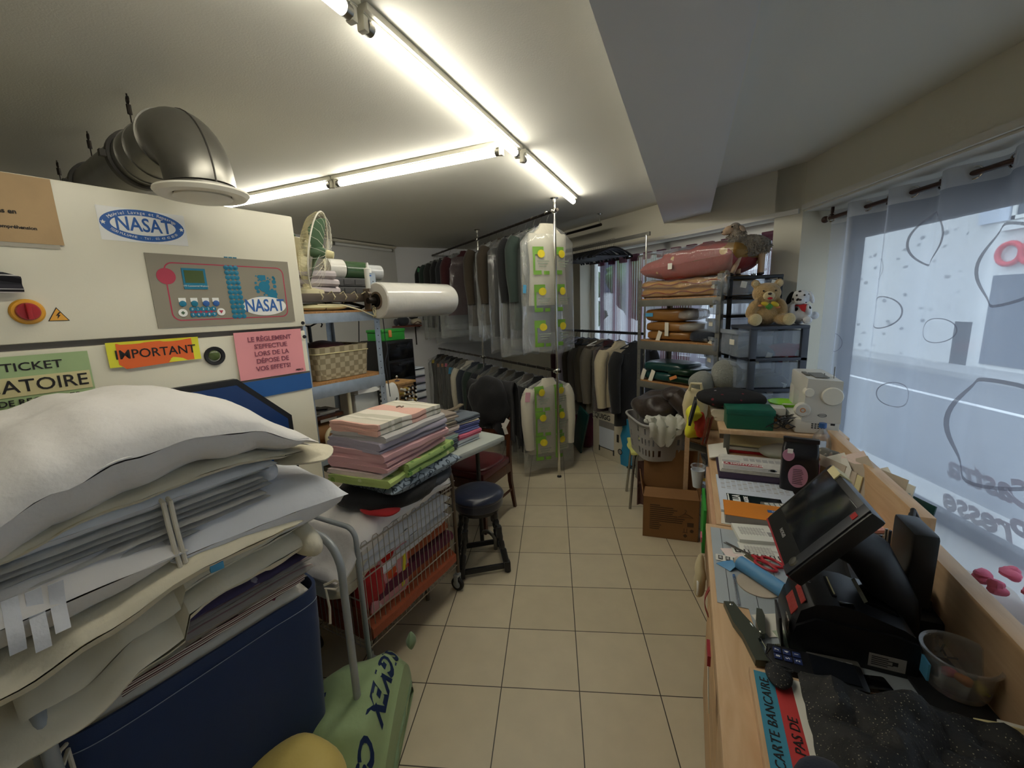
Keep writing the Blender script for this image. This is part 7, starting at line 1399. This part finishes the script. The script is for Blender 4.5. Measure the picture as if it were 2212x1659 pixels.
t = ac('wicker_basket', 'small wicker basket with red trim holding odds and ends', 'basket', .60, 2.19, .752); b = B(); b.lathe([(.0001, 0), (.05, 0), (.056, .05), (.06, .135), (.062, .14), (.056, .14), (.05, .01)], 30, caps=False); ob('basket_body', b, 'wicker', t); b = B(); b.lathe([(.06, .132), (.066, .137), (.064, .145), (.058, .14)], 30, caps=False); ob('rim', b, 'terracotta', t); b = B(); b.lathe([(.054, .01), (.058, .01), (.061, .05), (.057, .05)], 30, caps=False); ob('red_band', b, 'red_cloth', t)
t = ac('fabric_scraps', 'speckled grey fabric scraps filling the wicker basket', 'cloth', .60, 2.19, .88); b = B(); b.lump((0, 0, .02), (.1, .1, .06), 2, .02, 24, 4); ob('cloth', b, 'speckle', t)
# envelopes fanned upright
EV = 'upright envelopes by the window ledge'
LBE = ['kraft envelope leaning nearest the wicker basket', 'thin beige envelope second from the wicker basket', 'pale envelope with a raised flap, third in the row', 'greyish envelope, fourth in the upright row', 'cream envelope, fifth in the upright row', 'tall pinkish envelope, sixth in the upright row', 'beige envelope, seventh in the upright row', 'dark edged folder among the upright envelopes', 'pale envelope right before the dark edged folder', 'buff envelope behind the dark edged folder', 'white edged envelope near the window end', 'grey card envelope, last but two by the ledge', 'greenish card, last but one by the ledge', 'dark green card at the window end of the row']
for k in range(14):
    m = ['kraft', 'envelope', 'paper', 'envelope', 'paper_cream', 'pink_pale', 'envelope', 'black_matte', 'paper', 'envelope', 'paper', 'pages_grey', 'green_card', 'green_pack'][k]
    t = ac('envelope', LBE[k], 'envelope', .555 + .0135 * k + (.02 if k > 6 else 0), 2.10 - .022 * k, .752, 62 + (k * 13) % 9, EV)
    h = .12 + .012 * ((k * 7) % 4) + .035 * min(1, k / 5) - (.05 if k > 10 else 0)
    b = B().at((0, 0, 0), 0, -.12 - .02 * (k % 3)); b.box(-.075, .075, -.0022, .0022, 0, h, .0008)
    if k in (2, 5, 6, 8): b.add([(-.075, 0, h), (.075, 0, h), (0, .012, h + .05)], [(0, 1, 2)])
    ob('paper', b, m, t)
t = ac('book', 'small thick book with a flower on its cover beside the envelopes', 'book', .70, 1.72, .752, 20); b = B(); b.box(-.012, .012, -.07, .06, 0, .17, .002); ob('pages', b, 'green_card', t); b = B(); b.lathe([(.03, -.0125), (.0001, -.0145)], 12, (0, -.02, .1), 'x', False); ob('flower', b, 'red_flower', t)
t = ac('card', 'blue rectangular card leaning on the envelopes', 'card', .565, 1.86, .80, 50); b = B().at((0, 0, 0), 0, -.7); b.box(-.05, .05, -.001, .001, 0, .07); ob('card', b, 'tag_blue', t); b = B().at((.02, -.02, 0), 0, -.7); b.box(-.03, .03, -.001, .001, .0, .05); ob('printed_card', b, 'paper', t)
t = ac('card_pile', 'pile of pinkish cards and papers behind the till', 'papers', .60, 1.75, .752, 30)
for k in range(4): b = B().at((0, 0, .012 * k), .3 * k, .0, .05); b.box(-.08, .07, -.05, .05, 0, .01); ob('card', b, ['paper', 'pink_pale', 'pages_grey', 'pink'][k], t)
# ---- near desk
t = ac('desk_mat', 'pale grey printed plank pattern place mat on the near desk', 'mat', .105, 1.20, .7505); b = B(); b.box(0, .22, 0, .44, 0, .002, .001); ob('mat', b, 'grey_mat', t)
b = B(); b.box(.033, .0345, .005, .435, .0019, .0024); b.box(.105, .1065, .005, .435, .0019, .0024); b.box(.17, .1715, .005, .435, .0019, .0024); ob('plank_lines', b, 'dark_grey', t)
b = B(); b.sheet(6, 4, lambda u, v: (.15 + .05 * u, .13 + .03 * v - .02 * u * u, .0026), .0004); ob('leaf_print', b, 'leaf_green', t)
b = B(); b.add([(.03 + .03 * k * .2, .265 + .004 * k, .0026) for k in range(4)] + [(.08, .27, .0026), (.075, .29, .0026), (.035, .30, .0026)], [(0, 3, 4, 5, 6)]); ob('leaf_print', b, 'leaf_green', t)
t = ac('mat', 'second pale grey mat under the printer', 'mat', .20, .98, .7502, -4); b = B(); b.box(0, .3, 0, .26, 0, .002); ob('mat', b, 'grey_mat', t)
def pad(label, x, y, z, w, h, tk, da, n_, nums, big=True):
    t = ac('ticket_pad', label, 'tickets', x, y, z, da, 'numbered ticket pads on the near desk'); b = B(); b.box(0, w, 0, h, 0, tk, .001); ob('sheets', b, 'ticket_paper', t)
    if big:
        b = B(); rnd = random.Random(n_)
        for k in range(9): b.box(.018 + .01 * k, .019 + .01 * k, h * .3, h * .8, tk, tk + .0005)
        for k in range(6): b.box(.014, w - .02 - .02 * rnd.random(), h * (.72 - .07 * k) , h * (.72 - .07 * k) + .0015, tk, tk + .0005)
        b.box(w - .02, w - .006, h * .3, h * .55, tk, tk + .0006); ob('print_lines', b, 'pages_grey', t)
    if nums:
        b = B(); bl = B()
        for k in range(nums): xx = .008 + (w - .012) * k / nums; bl.box(xx, xx + (w - .02) / nums * .68, .006, .03, tk, tk + .0006)
        ob('number_block', bl, 'ink_grey', t)
        for k in range(nums): xx = .008 + (w - .012) * k / nums; b.text('203', .011, plane='z', rot=PI / 2, loc=(xx + (w - .02) / nums * .34, .018, tk + .0012), sx=1)
        ob('numeral', b, 'white_label', t)
    return t
pad('thick white ticket pad nearest the far desk', .195, 1.55, .753, .125, .115, .016, -9, 1, 0)
pad('white ticket sheet with a row of black number blocks under the thick pad', .2, 1.455, .753, .135, .10, .003, -7, 2, 5)
pad('pale ticket strip with two number blocks at the left of the sheet', .17, 1.475, .7535, .07, .036, .002, -8, 3, 2, False)
pad('loose strip of four number blocks across the mat', .112, 1.415, .7535, .10, .036, .002, 2, 4, 4, False)
t = ac('cloth_strip', 'pale beige paper label on the mat under the ticket strips', 'label', .16, 1.44, .7528, -20); b = B(); b.box(-.01, .08, -.03, .06, 0, .0012); ob('sheet', b, 'pink_pale', t)
t = ac('scissors', 'open scissors with red handles lying on the mat', 'scissors', .225, 1.47, .756, -52)
for k in (-1, 1):
    b = B(); b.prism([(-.085 * 0 - .006, .0), (.006, .0), (.002, .1), (-.001, .1)], .001 * (k + 1), .001 * (k + 1) + .002); b.at((0, 0, 0), k * .06); b.v = [tuple(Matrix.Rotation(k * .06, 3, 'Z') @ Vector(v)) for v in b.v]; b.mx = None; ob('blade', b, 'steel', t)
    b = B(); b.tube([(k * .018 + .016 * cos(a), -.055 + .034 * sin(a), .004) for a in [q * PI / 9 for q in range(18)]], .0045, 8, True); b.tube([(0, .0, .004), (k * .01, -.022, .004)], .005, 8); ob('handle', b, 'red_handle', t)
t = ac('tape_roll', 'roll of sky blue fabric on a wooden core lying on the mat', 'roll', .245, 1.335, .753, -50); b = B(); b.cyl((-.02, -.075, .022), (.0, .085, .022), .022, n=22); ob('fabric', b, 'blue_roll', t); b = B(); b.cyl((.001, .085, .022), (.003, .1, .022), .012, n=14); ob('core', b, 'envelope', t)
b = B(); b.sheet(8, 6, lambda u, v: (-.04 + .06 * u, .09 + .05 * v - .01 * u, .002 + .012 * sin(u * 3) * (1 - v)), .001); ob('loose_end', b, 'blue_roll', t)
t = ac('wooden_disc', 'thin round wooden disc under the blue roll', 'disc', .225, 1.32, .753); b = B(); b.lathe([(.0001, 0), (.06, 0), (.06, .003), (.0001, .003)], 36, caps=False); ob('disc', b, 'envelope', t)
t = ac('pen', 'transparent ballpoint pen with blue cap end lying on the mat', 'pen', .159, 1.27, .757, 0); b = B(); b.cyl((0, -.07, 0), (0, .062, 0), .0038, n=8); ob('barrel', b, 'clear', t); b = B(); b.cyl((0, -.065, 0), (0, .05, 0), .0013, n=6); ob('ink_tube', b, 'ink', t); b = B(); b.cyl((0, .06, 0), (0, .072, 0), .004, n=8); ob('end_plug', b, 'navy_lid', t)
t = ac('stapler', 'olive grey plier stapler lying open on the desk edge', 'stapler', .165, 1.09, .753, -14)
b = B(); b.prism([(-.022, .1), (.004, .1), (.012, .055), (.022, .02), (.03, -.02), (.016, -.03), (.012, -.1), (-.016, -.1), (-.016, -.02), (-.024, .02)], .004, .02); ob('body', b, 'stapler', t)
b = B(); b.prism([(.026, -.02), (.04, -.015), (.065, .05), (.068, .075), (.055, .078), (.035, .03)], .006, .022); ob('lever', b, 'stapler', t)
b = B(); b.cyl((.018, .02, .02), (.035, -.105, .006), .0016, n=6); b.lump((.03, -.012, .023), (.008, .008, .005), 2, 0, 1, 0, 8, 6); b.lump((-.008, .085, .021), (.008, .008, .005), 2, 0, 1, 0, 8, 6); ob('rivet', b, 'chrome', t)
t = ac('receipt', 'torn receipts and pale green slips beside the stapler', 'papers', .235, 1.14, .7535, -24); b = B(); b.box(-.03, .08, -.03, .05, 0, .001); ob('slip', b, 'paper', t); b = B(); b.box(-.01, .06, -.09, -.01, .001, .002); ob('slip', b, 'paper_mint', t)
# receipt printer: long side faces the viewer (-y), front looks to the aisle (-x)
t = ac('receipt_printer', 'black receipt printer with curved lid and paper slot on the near desk', 'printer', .256, 1.075, .753, 1)
prof = [(0, 0), (.236, 0), (.243, .012), (.243, .095), (.225, .112), (.13, .138), (.075, .138), (.03, .118), (.006, .08), (0, .03)]
b = B(); b.prism([(.002, 0), (.238, 0), (.243, .01), (.243, .088), (.2, .098), (.05, .098), (.012, .07), (.002, .03)], 0, .165, 'y'); ob('lower_case', b, 'black_plastic', t)
b = B(); b.prism([(.012, .07), (.05, .098), (.2, .098), (.243, .088), (.236, .1), (.215, .113), (.13, .138), (.085, .14), (.05, .132), (.02, .108)], .008, .157, 'y'); ob('lid', b, 'black_plastic', t)
b = B(); b.prism([(.15, .128), (.215, .111), (.222, .114), (.2, .127), (.16, .137)], .055, .15, 'y'); ob('raised_window', b, 'black_gloss', t)
b = B(); b.box(.088, .097, .045, .125, .1385, .1425); sl = ob('paper_slot', b, 'gasket', t); b = B(); b.box(.0915, .0945, .05, .12, .1395, .1445); ob('paper_edge', b, 'paper_cream', sl)
b = B(); b.box(.095, .125, .012, .03, .132, .141, .002); ob('lid_latch', b, 'black_gloss', t)
b = B().at((.012, .03, .085), 0, 0, .5); b.box(-.002, .0, .0, .07, -.01, .045); st = ob('front_sticker', b, 'comfort_red', t)
b = B(); b.box(-.0015, .001, .02, .055, .03, .065); ob('small_sticker', b, 'speckle', t)
b = B(); b.text('EPSON', .014, plane='z', rot=-PI / 2, loc=(.048, .11, .1375)); ob('lettering', b, 'paper_grey', t)
b = B(); b.box(.155, .222, -.0012, .0, .012, .045); pl_ = ob('rating_plate', b, 'pages_grey', t); b = B(); [b.box(.16, .19 + .01 * (k % 2), -.0016, -.001, .018 + .005 * k, .02 + .005 * k) for k in range(5)]; b.box(.198, .208, -.0016, -.001, .025, .035); ob('plate_print', b, 'ink', pl_)
b = B().at((-.01, .04, 0), 0, 0, -.12); b.box(-.006, .0, -.05, .02, 0, .09, .001); ob('paper_tray', b, 'black_plastic', t)
# till: tilted screen facing the aisle
t = ac('till', 'black touch screen till with a red stripe tilted towards the aisle', 'till', .30, 1.175, .753)
TLT = Matrix.Translation((.0, 0, .315)) @ Matrix.Rotation(-math.radians(53), 4, 'Y')
def tl(b): b.v = [tuple(TLT @ Vector(v)) for v in b.v]; return b
# panel frame: local x from the lower (aisle) edge to the upper edge, y along, +z out of the screen (towards -x after tilt)
b = B(); b.box(-.115, .115, -.145, .145, -.035, .0, .008); pn = ob('panel', tl(b), 'black_plastic', t)
b = B(); b.box(-.115, .115, -.138, -.105, .0, .003, .001); ob('bezel_side', tl(b), 'dark_grey', pn)
b = B(); b.box(-.062, .098, -.105, .122, -.001, .0035, .001); ob('screen', tl(b), 'screen', pn)
b = B(); b.box(-.119, -.112, -.13, .145, -.02, -.003); ob('red_stripe', tl(b), 'red_strip', pn)
b = B(); b.text('EPSON', .014, plane='z', rot=PI / 2, loc=(-.085, .02, .001), flip=False); ob('lettering', tl(b), 'paper_grey', pn)
b = B(); b.lathe([(.0001, .006), (.011, .005), (.013, .0)], 20, (-.085, -.118, .002), caps=False); ob('power_button', tl(b), 'steel', pn)
b = B(); b.box(.075, .09, -.13, -.112, .002, .0045); ob('red_mark', tl(b), 'switch_red', pn)
b = B(); b.box(.06, .115, .06, .12, -.0, .003); b.box(.113, .118, .06, .12, -.03, .003); ob('paper_note', tl(b), 'paper_cream', pn)
b = B(); b.tube([(.03, 0, .29), (.12, 0, .24), (.19, .02, .12), (.2, .03, .03)], [.05, .05, .045, .05], 14); ob('stand', b, 'black_matte', t)
b = B(); b.box(.1, .325, .06, .36, 0, .045, .012); b.prism([(.14, .1), (.3, .1), (.28, .32), (.17, .32)], .04, .075); ob('base', b, 'black_matte', t)
t = ac('customer_display', 'black customer display block on the back of the till', 'display', .535, 1.24, .753, 0)
b = B(); b.box(-.03, .02, -.06, .05, .11, .30, .01); ob('case', b, 'black_plastic', t); b = B(); b.cyl((-.0, 0, 0), (-.0, 0, .12), .03, .028, n=18); ob('post', b, 'black_matte', t)
b = B(); b.tube([(.0, .03, .28), (.02, .08, .30), (.05, .1, .25), (.05, .1, .15), (.04, .1, .02)], .006, 8); b.tube([(.0, .05, .26), (.025, .1, .28), (.06, .12, .2), (.06, .12, .02)], .005, 8); ob('cable', b, 'black_paint', t)
t = ac('tape_roll', 'roll of yellowish adhesive tape standing beside the printer', 'tape', .535, 1.37, .753); b = B(); b.lathe([(.028, 0), (.042, 0), (.042, .05), (.028, .05)], 32, caps=False); ob('tape', b, 'tape_yellow', t)
t = ac('pen_cup', 'dark red pen cup holding pens by the rear ledge', 'cup', .575, 1.47, .753); b = B(); b.lathe([(.0001, 0), (.032, 0), (.038, .095), (.04, .1), (.036, .1), (.03, .004), (.0001, .004)], 24, caps=False); ob('cup_body', b, 'cup_red', t)
for k, (dx, dy, m, lb) in enumerate(((.012, -.01, 'navy_lid', 'pen with a blue cap in the dark red cup'), (-.012, .0, 'black_gloss', 'black pen in the dark red cup'), (.0, .015, 'steel', 'metal pen in the dark red cup'), (.018, .008, 'white_plastic', 'white pen in the dark red cup'), (-.006, -.014, 'dark_grey', 'grey marker in the dark red cup'))):
    q = ac('pen', lb, 'pen', .575 + dx, 1.47 + dy, .758, 0, 'pens in the red cup'); b = B(); b.tube([(0, 0, 0), (dx * .8, dy * .8, .13 + .01 * k)], .0042, 8); ob('barrel', b, m, q)
t = ac('candy_jar', 'glass with blue wrapped candies by the rear ledge', 'jar', .572, 1.315, .753); b = B(); b.lathe([(.0001, 0), (.03, 0), (.038, .1), (.036, .1), (.029, .004), (.0001, .004)], 28, caps=False); ob('glass', b, 'clear', t)
for k in range(8):
    q = ac('candy', 'blue wrapped candy heaped in the glass', 'candy', .572 + .02 * cos(k * 2.4), 1.315 + .02 * sin(k * 2.4), .825 + .014 * (k // 3), k * 50, 'blue candies'); b = B(); b.lump((0, 0, .012), (.026, .017, .017), 2, .002, 60, k, 14, 10); b.lump((.017, 0, .012), (.012, .016, .006), 2, 0, 1, 0, 8, 6); b.lump((-.017, 0, .012), (.012, .016, .006), 2, 0, 1, 0, 8, 6); ob('candy', b, 'candy_blue', q)
t = ac('receipt_stack', 'grey printed sheet lying between the till and the rear ledge', 'papers', .535, 1.22, .7535, 10); b = B(); b.box(-.02, .06, -.1, .14, 0, .004); ob('sheet', b, 'pages_grey', t)
b = B(); [b.box(-.012, -.004, -.08 + .018 * k, -.068 + .018 * k, .004, .0045) for k in range(9)]; ob('print', b, 'ink', t)
t = ac('plant', 'small dark dried sprig lying by the till base', 'plant', .56, 1.19, .757); b = B()
rnd = random.Random(7)
for k in range(26): p = Vector((rnd.uniform(-.03, .03), rnd.uniform(-.03, .03), .005)); b.tube([p, p + Vector((rnd.uniform(-.02, .02), rnd.uniform(-.02, .02), rnd.uniform(.005, .03)))], .0022, 4)
ob('sprig', b, 'dark_grey', t)
t = ac('plastic_tub', 'round clear plastic tub with sweets on the black tray', 'tub', .562, 1.07, .765); b = B(); b.lathe([(.0001, 0), (.048, 0), (.052, .01), (.060, .075), (.065, .078), (.065, .083), (.058, .082), (.05, .012), (.0001, .004)], 36, caps=False); ob('tub_body', b, 'tub_clear', t); b = B(); b.box(-.062, -.058, -.03, .0, .02, .06); ob('blue_label', b, 'tag_blue', t)
for k, (m, lb) in enumerate((('pink_strong', 'pink wrapped sweet in the clear tub'), ('tag_orange', 'orange wrapped sweet in the clear tub'), ('paper_yellow', 'yellow wrapped sweet in the clear tub'))):
    q = ac('sweet', lb, 'sweet', .55 + .02 * k, 1.075 - .015 * k, .772, k * 40, 'sweets in the tub'); b = B(); b.lump((0, 0, .02), (.035, .022, .02), 2, .002, 50, k, 14, 10); ob('sweet', b, m, q)
t = ac('tray', 'flat black tray under the clear tub', 'tray', .545, 1.055, .753, -6); b = B(); b.box(-.06, .055, -.1, .1, 0, .01, .003); ob('tray_body', b, 'black_matte', t)
for k, (x, y, lb) in enumerate(((.565, .915, 'stack of cream business cards with red script in the holder'), (.60, .92, 'white loyalty card with a small black drawing behind the red script cards'))):
    t = ac('business_card', lb, 'card', x, y, .76, -8 + 10 * k); b = B().at((0, 0, 0), 0, -.3); b.box(-.04, .04, -.006, .006, 0, .06, .001); ob('cards', b, 'paper_cream' if k == 0 else 'paper', t)
    b = B(); b.text('Castra', .015, plane='y', loc=(.005, -.0075, .035), shear=.3) if k == 0 else b.tube([(0, -.008, .02), (.0, -.008, .035), (.012, -.008, .045), (-.01, -.008, .042)], .0015, 5)
    b.v = [tuple(Matrix.Rotation(-.3, 3, 'X') @ Vector(v)) for v in b.v]; ob('lettering' if k == 0 else 'drawing', b, 'ink_red' if k == 0 else 'ink', t)
t = ac('binder', 'dark slate folder with an elastic band at the right edge', 'folder', .52, .93, .753, 0); b = B(); b.box(-.05, .09, -.14, .02, 0, .012, .003); ob('cover', b, 'dark_grey', t); b = B(); b.box(.03, .038, -.141, .021, .0115, .0135); ob('elastic', b, 'black_matte', t)
t = ac('notebook', 'white notebook at the right edge of the counter', 'notebook', .585, .86, .77, 4); b = B(); b.box(-.03, .06, -.12, .04, 0, .018, .002); ob('pages', b, 'white_label', t)
for k, (pts, lb) in enumerate((([(.49, 1.09, .76), (.52, 1.03, .757), (.54, .95, .757), (.55, .86, .757)], 'black cable running behind the printer to the right edge'), ([(.49, 1.14, .76), (.515, 1.08, .757), (.55, 1.0, .757), (.575, .90, .757)], 'second black cable beside the clear tub'))):
    t = ac('cable', lb, 'cable', 0, 0, 0); b = B(); b.tube(pts, .0032, 6); ob('cable', b, 'black_paint', t)
t = ac('phone_cord', 'coiled black phone cord behind the counter sign', 'cord', .42, .985, .762); b = B(); b.tube([(.15 * k / 160 + 0, -.028 * k / 160 + .007 * cos(k * .9), .004 + .007 * sin(k * .9)) for k in range(160)], .0022, 5); ob('cord', b, 'black_paint', t)
t = ac('card_terminal', 'black card payment terminal with lit number keys behind the sign', 'card terminal', .265, 1.005, .753, 2)
b = B(); b.box(-.065, .12, -.04, .035, 0, .035, .01); ob('case', b, 'black_plastic', t); b = B(); b.box(.02, .105, -.032, .028, .035, .0365); ob('screen', b, 'screen', t)
for k in range(6):
    xx, yy = -.045 + .0195 * (k % 3), .012 - .02 * (k // 3); b = B(); b.box(xx - .008, xx + .008, yy - .008, yy + .008, .035, .0375, .001); ky = ob('key', b, 'navy_plastic', t); b = B(); b.text('741852'[k], .012, plane='z', rot=PI / 2, loc=(xx, yy, .038), depth=.0003); ob('numeral', b, 'white_label', ky)
t = ac('calculator', 'silver grey keypad tucked under the printer side', 'keypad', .335, 1.05, .753, -4); b = B(); b.box(-.045, .06, -.03, .02, 0, .014, .004); ob('case', b, 'shelf_grey', t)
for k in range(10): b = B(); xx, yy = -.035 + .018 * (k % 5), -.018 + .018 * (k // 5); b.box(xx - .006, xx + .006, yy - .005, yy + .005, .014, .017, .001); ob('key', b, 'pages_grey', t)
t = ac('mobile_phone', 'small glossy black mobile phone beside the card terminal', 'phone', .40, 1.015, .753, -12); b = B(); b.box(-.035, .035, -.02, .02, 0, .018, .007); ob('case', b, 'black_gloss', t); b = B(); b.box(-.036, .036, -.0205, .0205, .006, .009, .002); ob('silver_band', b, 'steel', t)
for k, (x, y, lb) in enumerate(((.225, 1.075, 'bundle of dark green bristles under the printer'), (.215, 1.475, 'small dark green twig on the mat near the ticket strips'))):
    t = ac('twig', lb, 'twig', x, y, .756, 70 - 10 * k); b = B()
    for q in range(9): b.tube([(0, .004 * (q - 4), .002), (.05 + .004 * (q % 3), .002 * (q - 4), .003)], .0016, 4)
    ob('twig', b, 'khaki', t)
# raised board with the payment notice, garment thrown on it
t = ac('sign_board', 'raised maple board at the near end of the counter', 'board', 0, 0, 0); b = B(); b.box(.152, .64, .25, .935, .782, .80, .003); ob('board', b, 'maple', t)
for x in (.17, .6): b = B(); b.box(x - .012, x + .012, .27, .915, .75, .782); ob('support', b, 'maple_edge', t)
t = ac('payment_notice', 'blue, red and white payment notice lying on the raised board', 'notice', .16, .72, .8005, 0)
for k, (x0, x1, m) in enumerate(((0, .036, 'notice_blue'), (.036, .068, 'notice_red'), (.068, .21, 'paper'))): b = B(); b.box(x0, x1, -.02 if k == 0 else .0, .205, 0, .001 + .0002 * k); ob('strip', b, m, t)
b = B(); b.text('CARTE BANCAIRE', .024, plane='z', rot=PI / 2, loc=(.018, .09, .0018), sx=.95, shear=.12, spacing=1.08); b.text('PAS DE', .024, plane='z', rot=PI / 2, loc=(.055, .07, .002), sx=1, shear=.12); ob('lettering', b, 'ink', t)
t = ac('garment', 'black knitted glitter garment thrown over the raised board', 'garment', .40, .74, .802, 0)
def gm(u, v):
    x = -.155 + .40 * u; y = .185 - .02 * sin(u * 7) - .38 * v - .10 * max(0, u - .4) * (1 - v); 
    x += .07 * v * (1 - u) * -.2
    h = .012 + .016 * sin(u * 5 + 1) * sin(v * 4 + .5) + .018 * noise.noise((u * 5, v * 5, 2)) + .014 * noise.noise((u * 13, v * 13, 7)) + .012 * sin((u + v * .6) * 17)
    e = min(1, min(u, 1 - u, v * 1.4) * 9); return (x, y, .004 + max(.006, (h + .02)) * (.25 + .75 * e))
b = B(); b.sheet(46, 40, gm, .012); ob('cloth', b, 'glitter', t)
b = B(); b.lump((-.195, .17, .012), (.05, .07, .022), 2, .006, 20, 3, 18, 10); ob('strap_end', b, 'glitter', t); b = B(); b.tube([(-.185, .19, .016), (-.20, .205, .012), (-.21, .23, .008), (-.2, .24, .02)], .002, 5); b.tube([(-.18 + .012 * cos(a), .185 + .006 * sin(a), .022) for a in [k * PI / 6 for k in range(12)]], .002, 5, True); ob('cord_loop', b, 'black_cloth', t)
t = ac('garment', 'navy cloth corner at the bottom edge of the counter', 'garment', .235, .655, .802, 10); b = B(); b.lump((0, 0, .022), (.12, .17, .06), 2.3, .008, 10, 4, 26, 16); ob('cloth', b, 'navy_cloth', t)
# ================================================================ curtains
t = thing('curtain_rod', 'dark brown curtain rod with a round end along the street window', 'curtain rod', (1.86, 0, 2.112))
b = B(); b.cyl((0, -1.25, 0), (0, 3.16, 0), .0125, n=14); ob('rod', b, 'rod_brown', t)
b = B(); b.lump((0, 3.19, 0), (.045, .05, .045), 2, 0, 1, 0, 16, 10); ob('finial', b, 'rod_brown', t)
for y in (3.12, .6):
    b = B(); b.box(-.006, .006, y - .008, y + .008, 0, .068); ob('bracket', b, 'rod_brown', t)
t = thing('sheer_curtain', 'bluish white sheer eyelet curtain with grey ring pattern at the street window', 'curtain', (1.86, 0, 0))
PER = .32; Y1c = 3.12
def cf(u, v):
    y = Y1c - u * 4.2; z = 2.155 - 1.79 * v
    k = .045 * sin(2 * PI * (Y1c - y) / PER) * (1 - .25 * v) + .018 * noise.noise((y * 3, z * 1.2, 4)) * v
    return (k, y + .012 * noise.noise((y * 2, z * .8, 9)) * v, z)
b = B(); b.grid(430, 14, cf); ob('cloth', b, 'curtain', t)
b = B(); b.grid(430, 3, lambda u, v: (lambda p: (p[0] - .002, p[1], p[2]))(cf(u, v * .048))); ob('heading_band', b, 'curtain_band', t)
for k in range(26):
    y = Y1c - PER * (.5 * k) - .0
    b = B(); b.tube([(.026 * cos(a) * .35 * (1 if k % 2 else -1), y + .026 * cos(a), 2.112 + .026 * sin(a)) for a in [q * PI / 9 for q in range(18)]], .0045, 6, True); ob('eyelet', b, 'chrome', t)
rnd = random.Random(3)
for y, z, r in ((2.35, 1.86, .13), (2.62, 1.74, .06), (2.55, 1.5, .09), (2.2, 1.42, .06), (1.95, 1.7, .17), (2.45, 1.05, .07), (1.9, 1.0, .24), (1.6, 1.55, .1), (1.45, .9, .12), (2.9, 1.3, .06)):
    def rf(a, rr): 
        yy, zz = y + rr * cos(a), z + rr * sin(a); return (.045 * sin(2 * PI * (Y1c - yy) / PER) * .87 - .004, yy, zz)
    b = B(); b.grid(48, 2, lambda u, v: rf(2 * PI * u, r * (1 - .07 * v)), cu=True); ob('ring_print', b, 'curtain_ring_print', t)
t = thing('flower_bunch', 'pinkish red artificial flowers on the sill beyond the counter ledge', 'flowers', (1.80, 1.62, .37)); b = B()
for k in range(14): b.lump((.05 * cos(k * 2.4), .12 * sin(k * 1.7), .05 + .02 * (k % 3)), (.06, .06, .04), 2, .015, 30, k, 12, 8)
ob('petals', b, 'pink_strong', t)
t = thing('string_curtain', 'rose and white string curtain hanging in the canted window', 'curtain', (0, 0, 0), AW)
parts_ = {'string_rose': B(), 'string_white': B(), 'string_plum': B()}; rnd = random.Random(6)
for k in range(230):
    y = 1.83 + 2.0 * k / 230; g = noise.noise((y * 3.1, 0, 2)) + .5 * noise.noise((y * 9, 0, 5))
    m = 'string_white' if g < -.02 or k % 3 == 0 else ('string_rose' if g < .28 else 'string_plum')
    w = .0022 + .0012 * rnd.random(); x = XW + .10 + .012 * sin(y * 30); parts_[m].box(x, x + .0015, y - w, y + w, .36, 2.06)
for m, b in parts_.items(): o = ob('string', b, m, t); o['kind'] = 'stuff'
b = B(); b.cyl((XW + .1, 1.83, 2.07), (XW + .1, 3.98, 2.07), .011, n=12); ob('rod', b, 'rod_brown', t)
for k in range(12): b = B(); b.box(XW + .08, XW + .12, 1.86 + .17 * k, 1.95 + .17 * k, 2.03, 2.10, .004); ob('heading_tab', b, ['string_plum', 'string_rose'][k % 2], t)
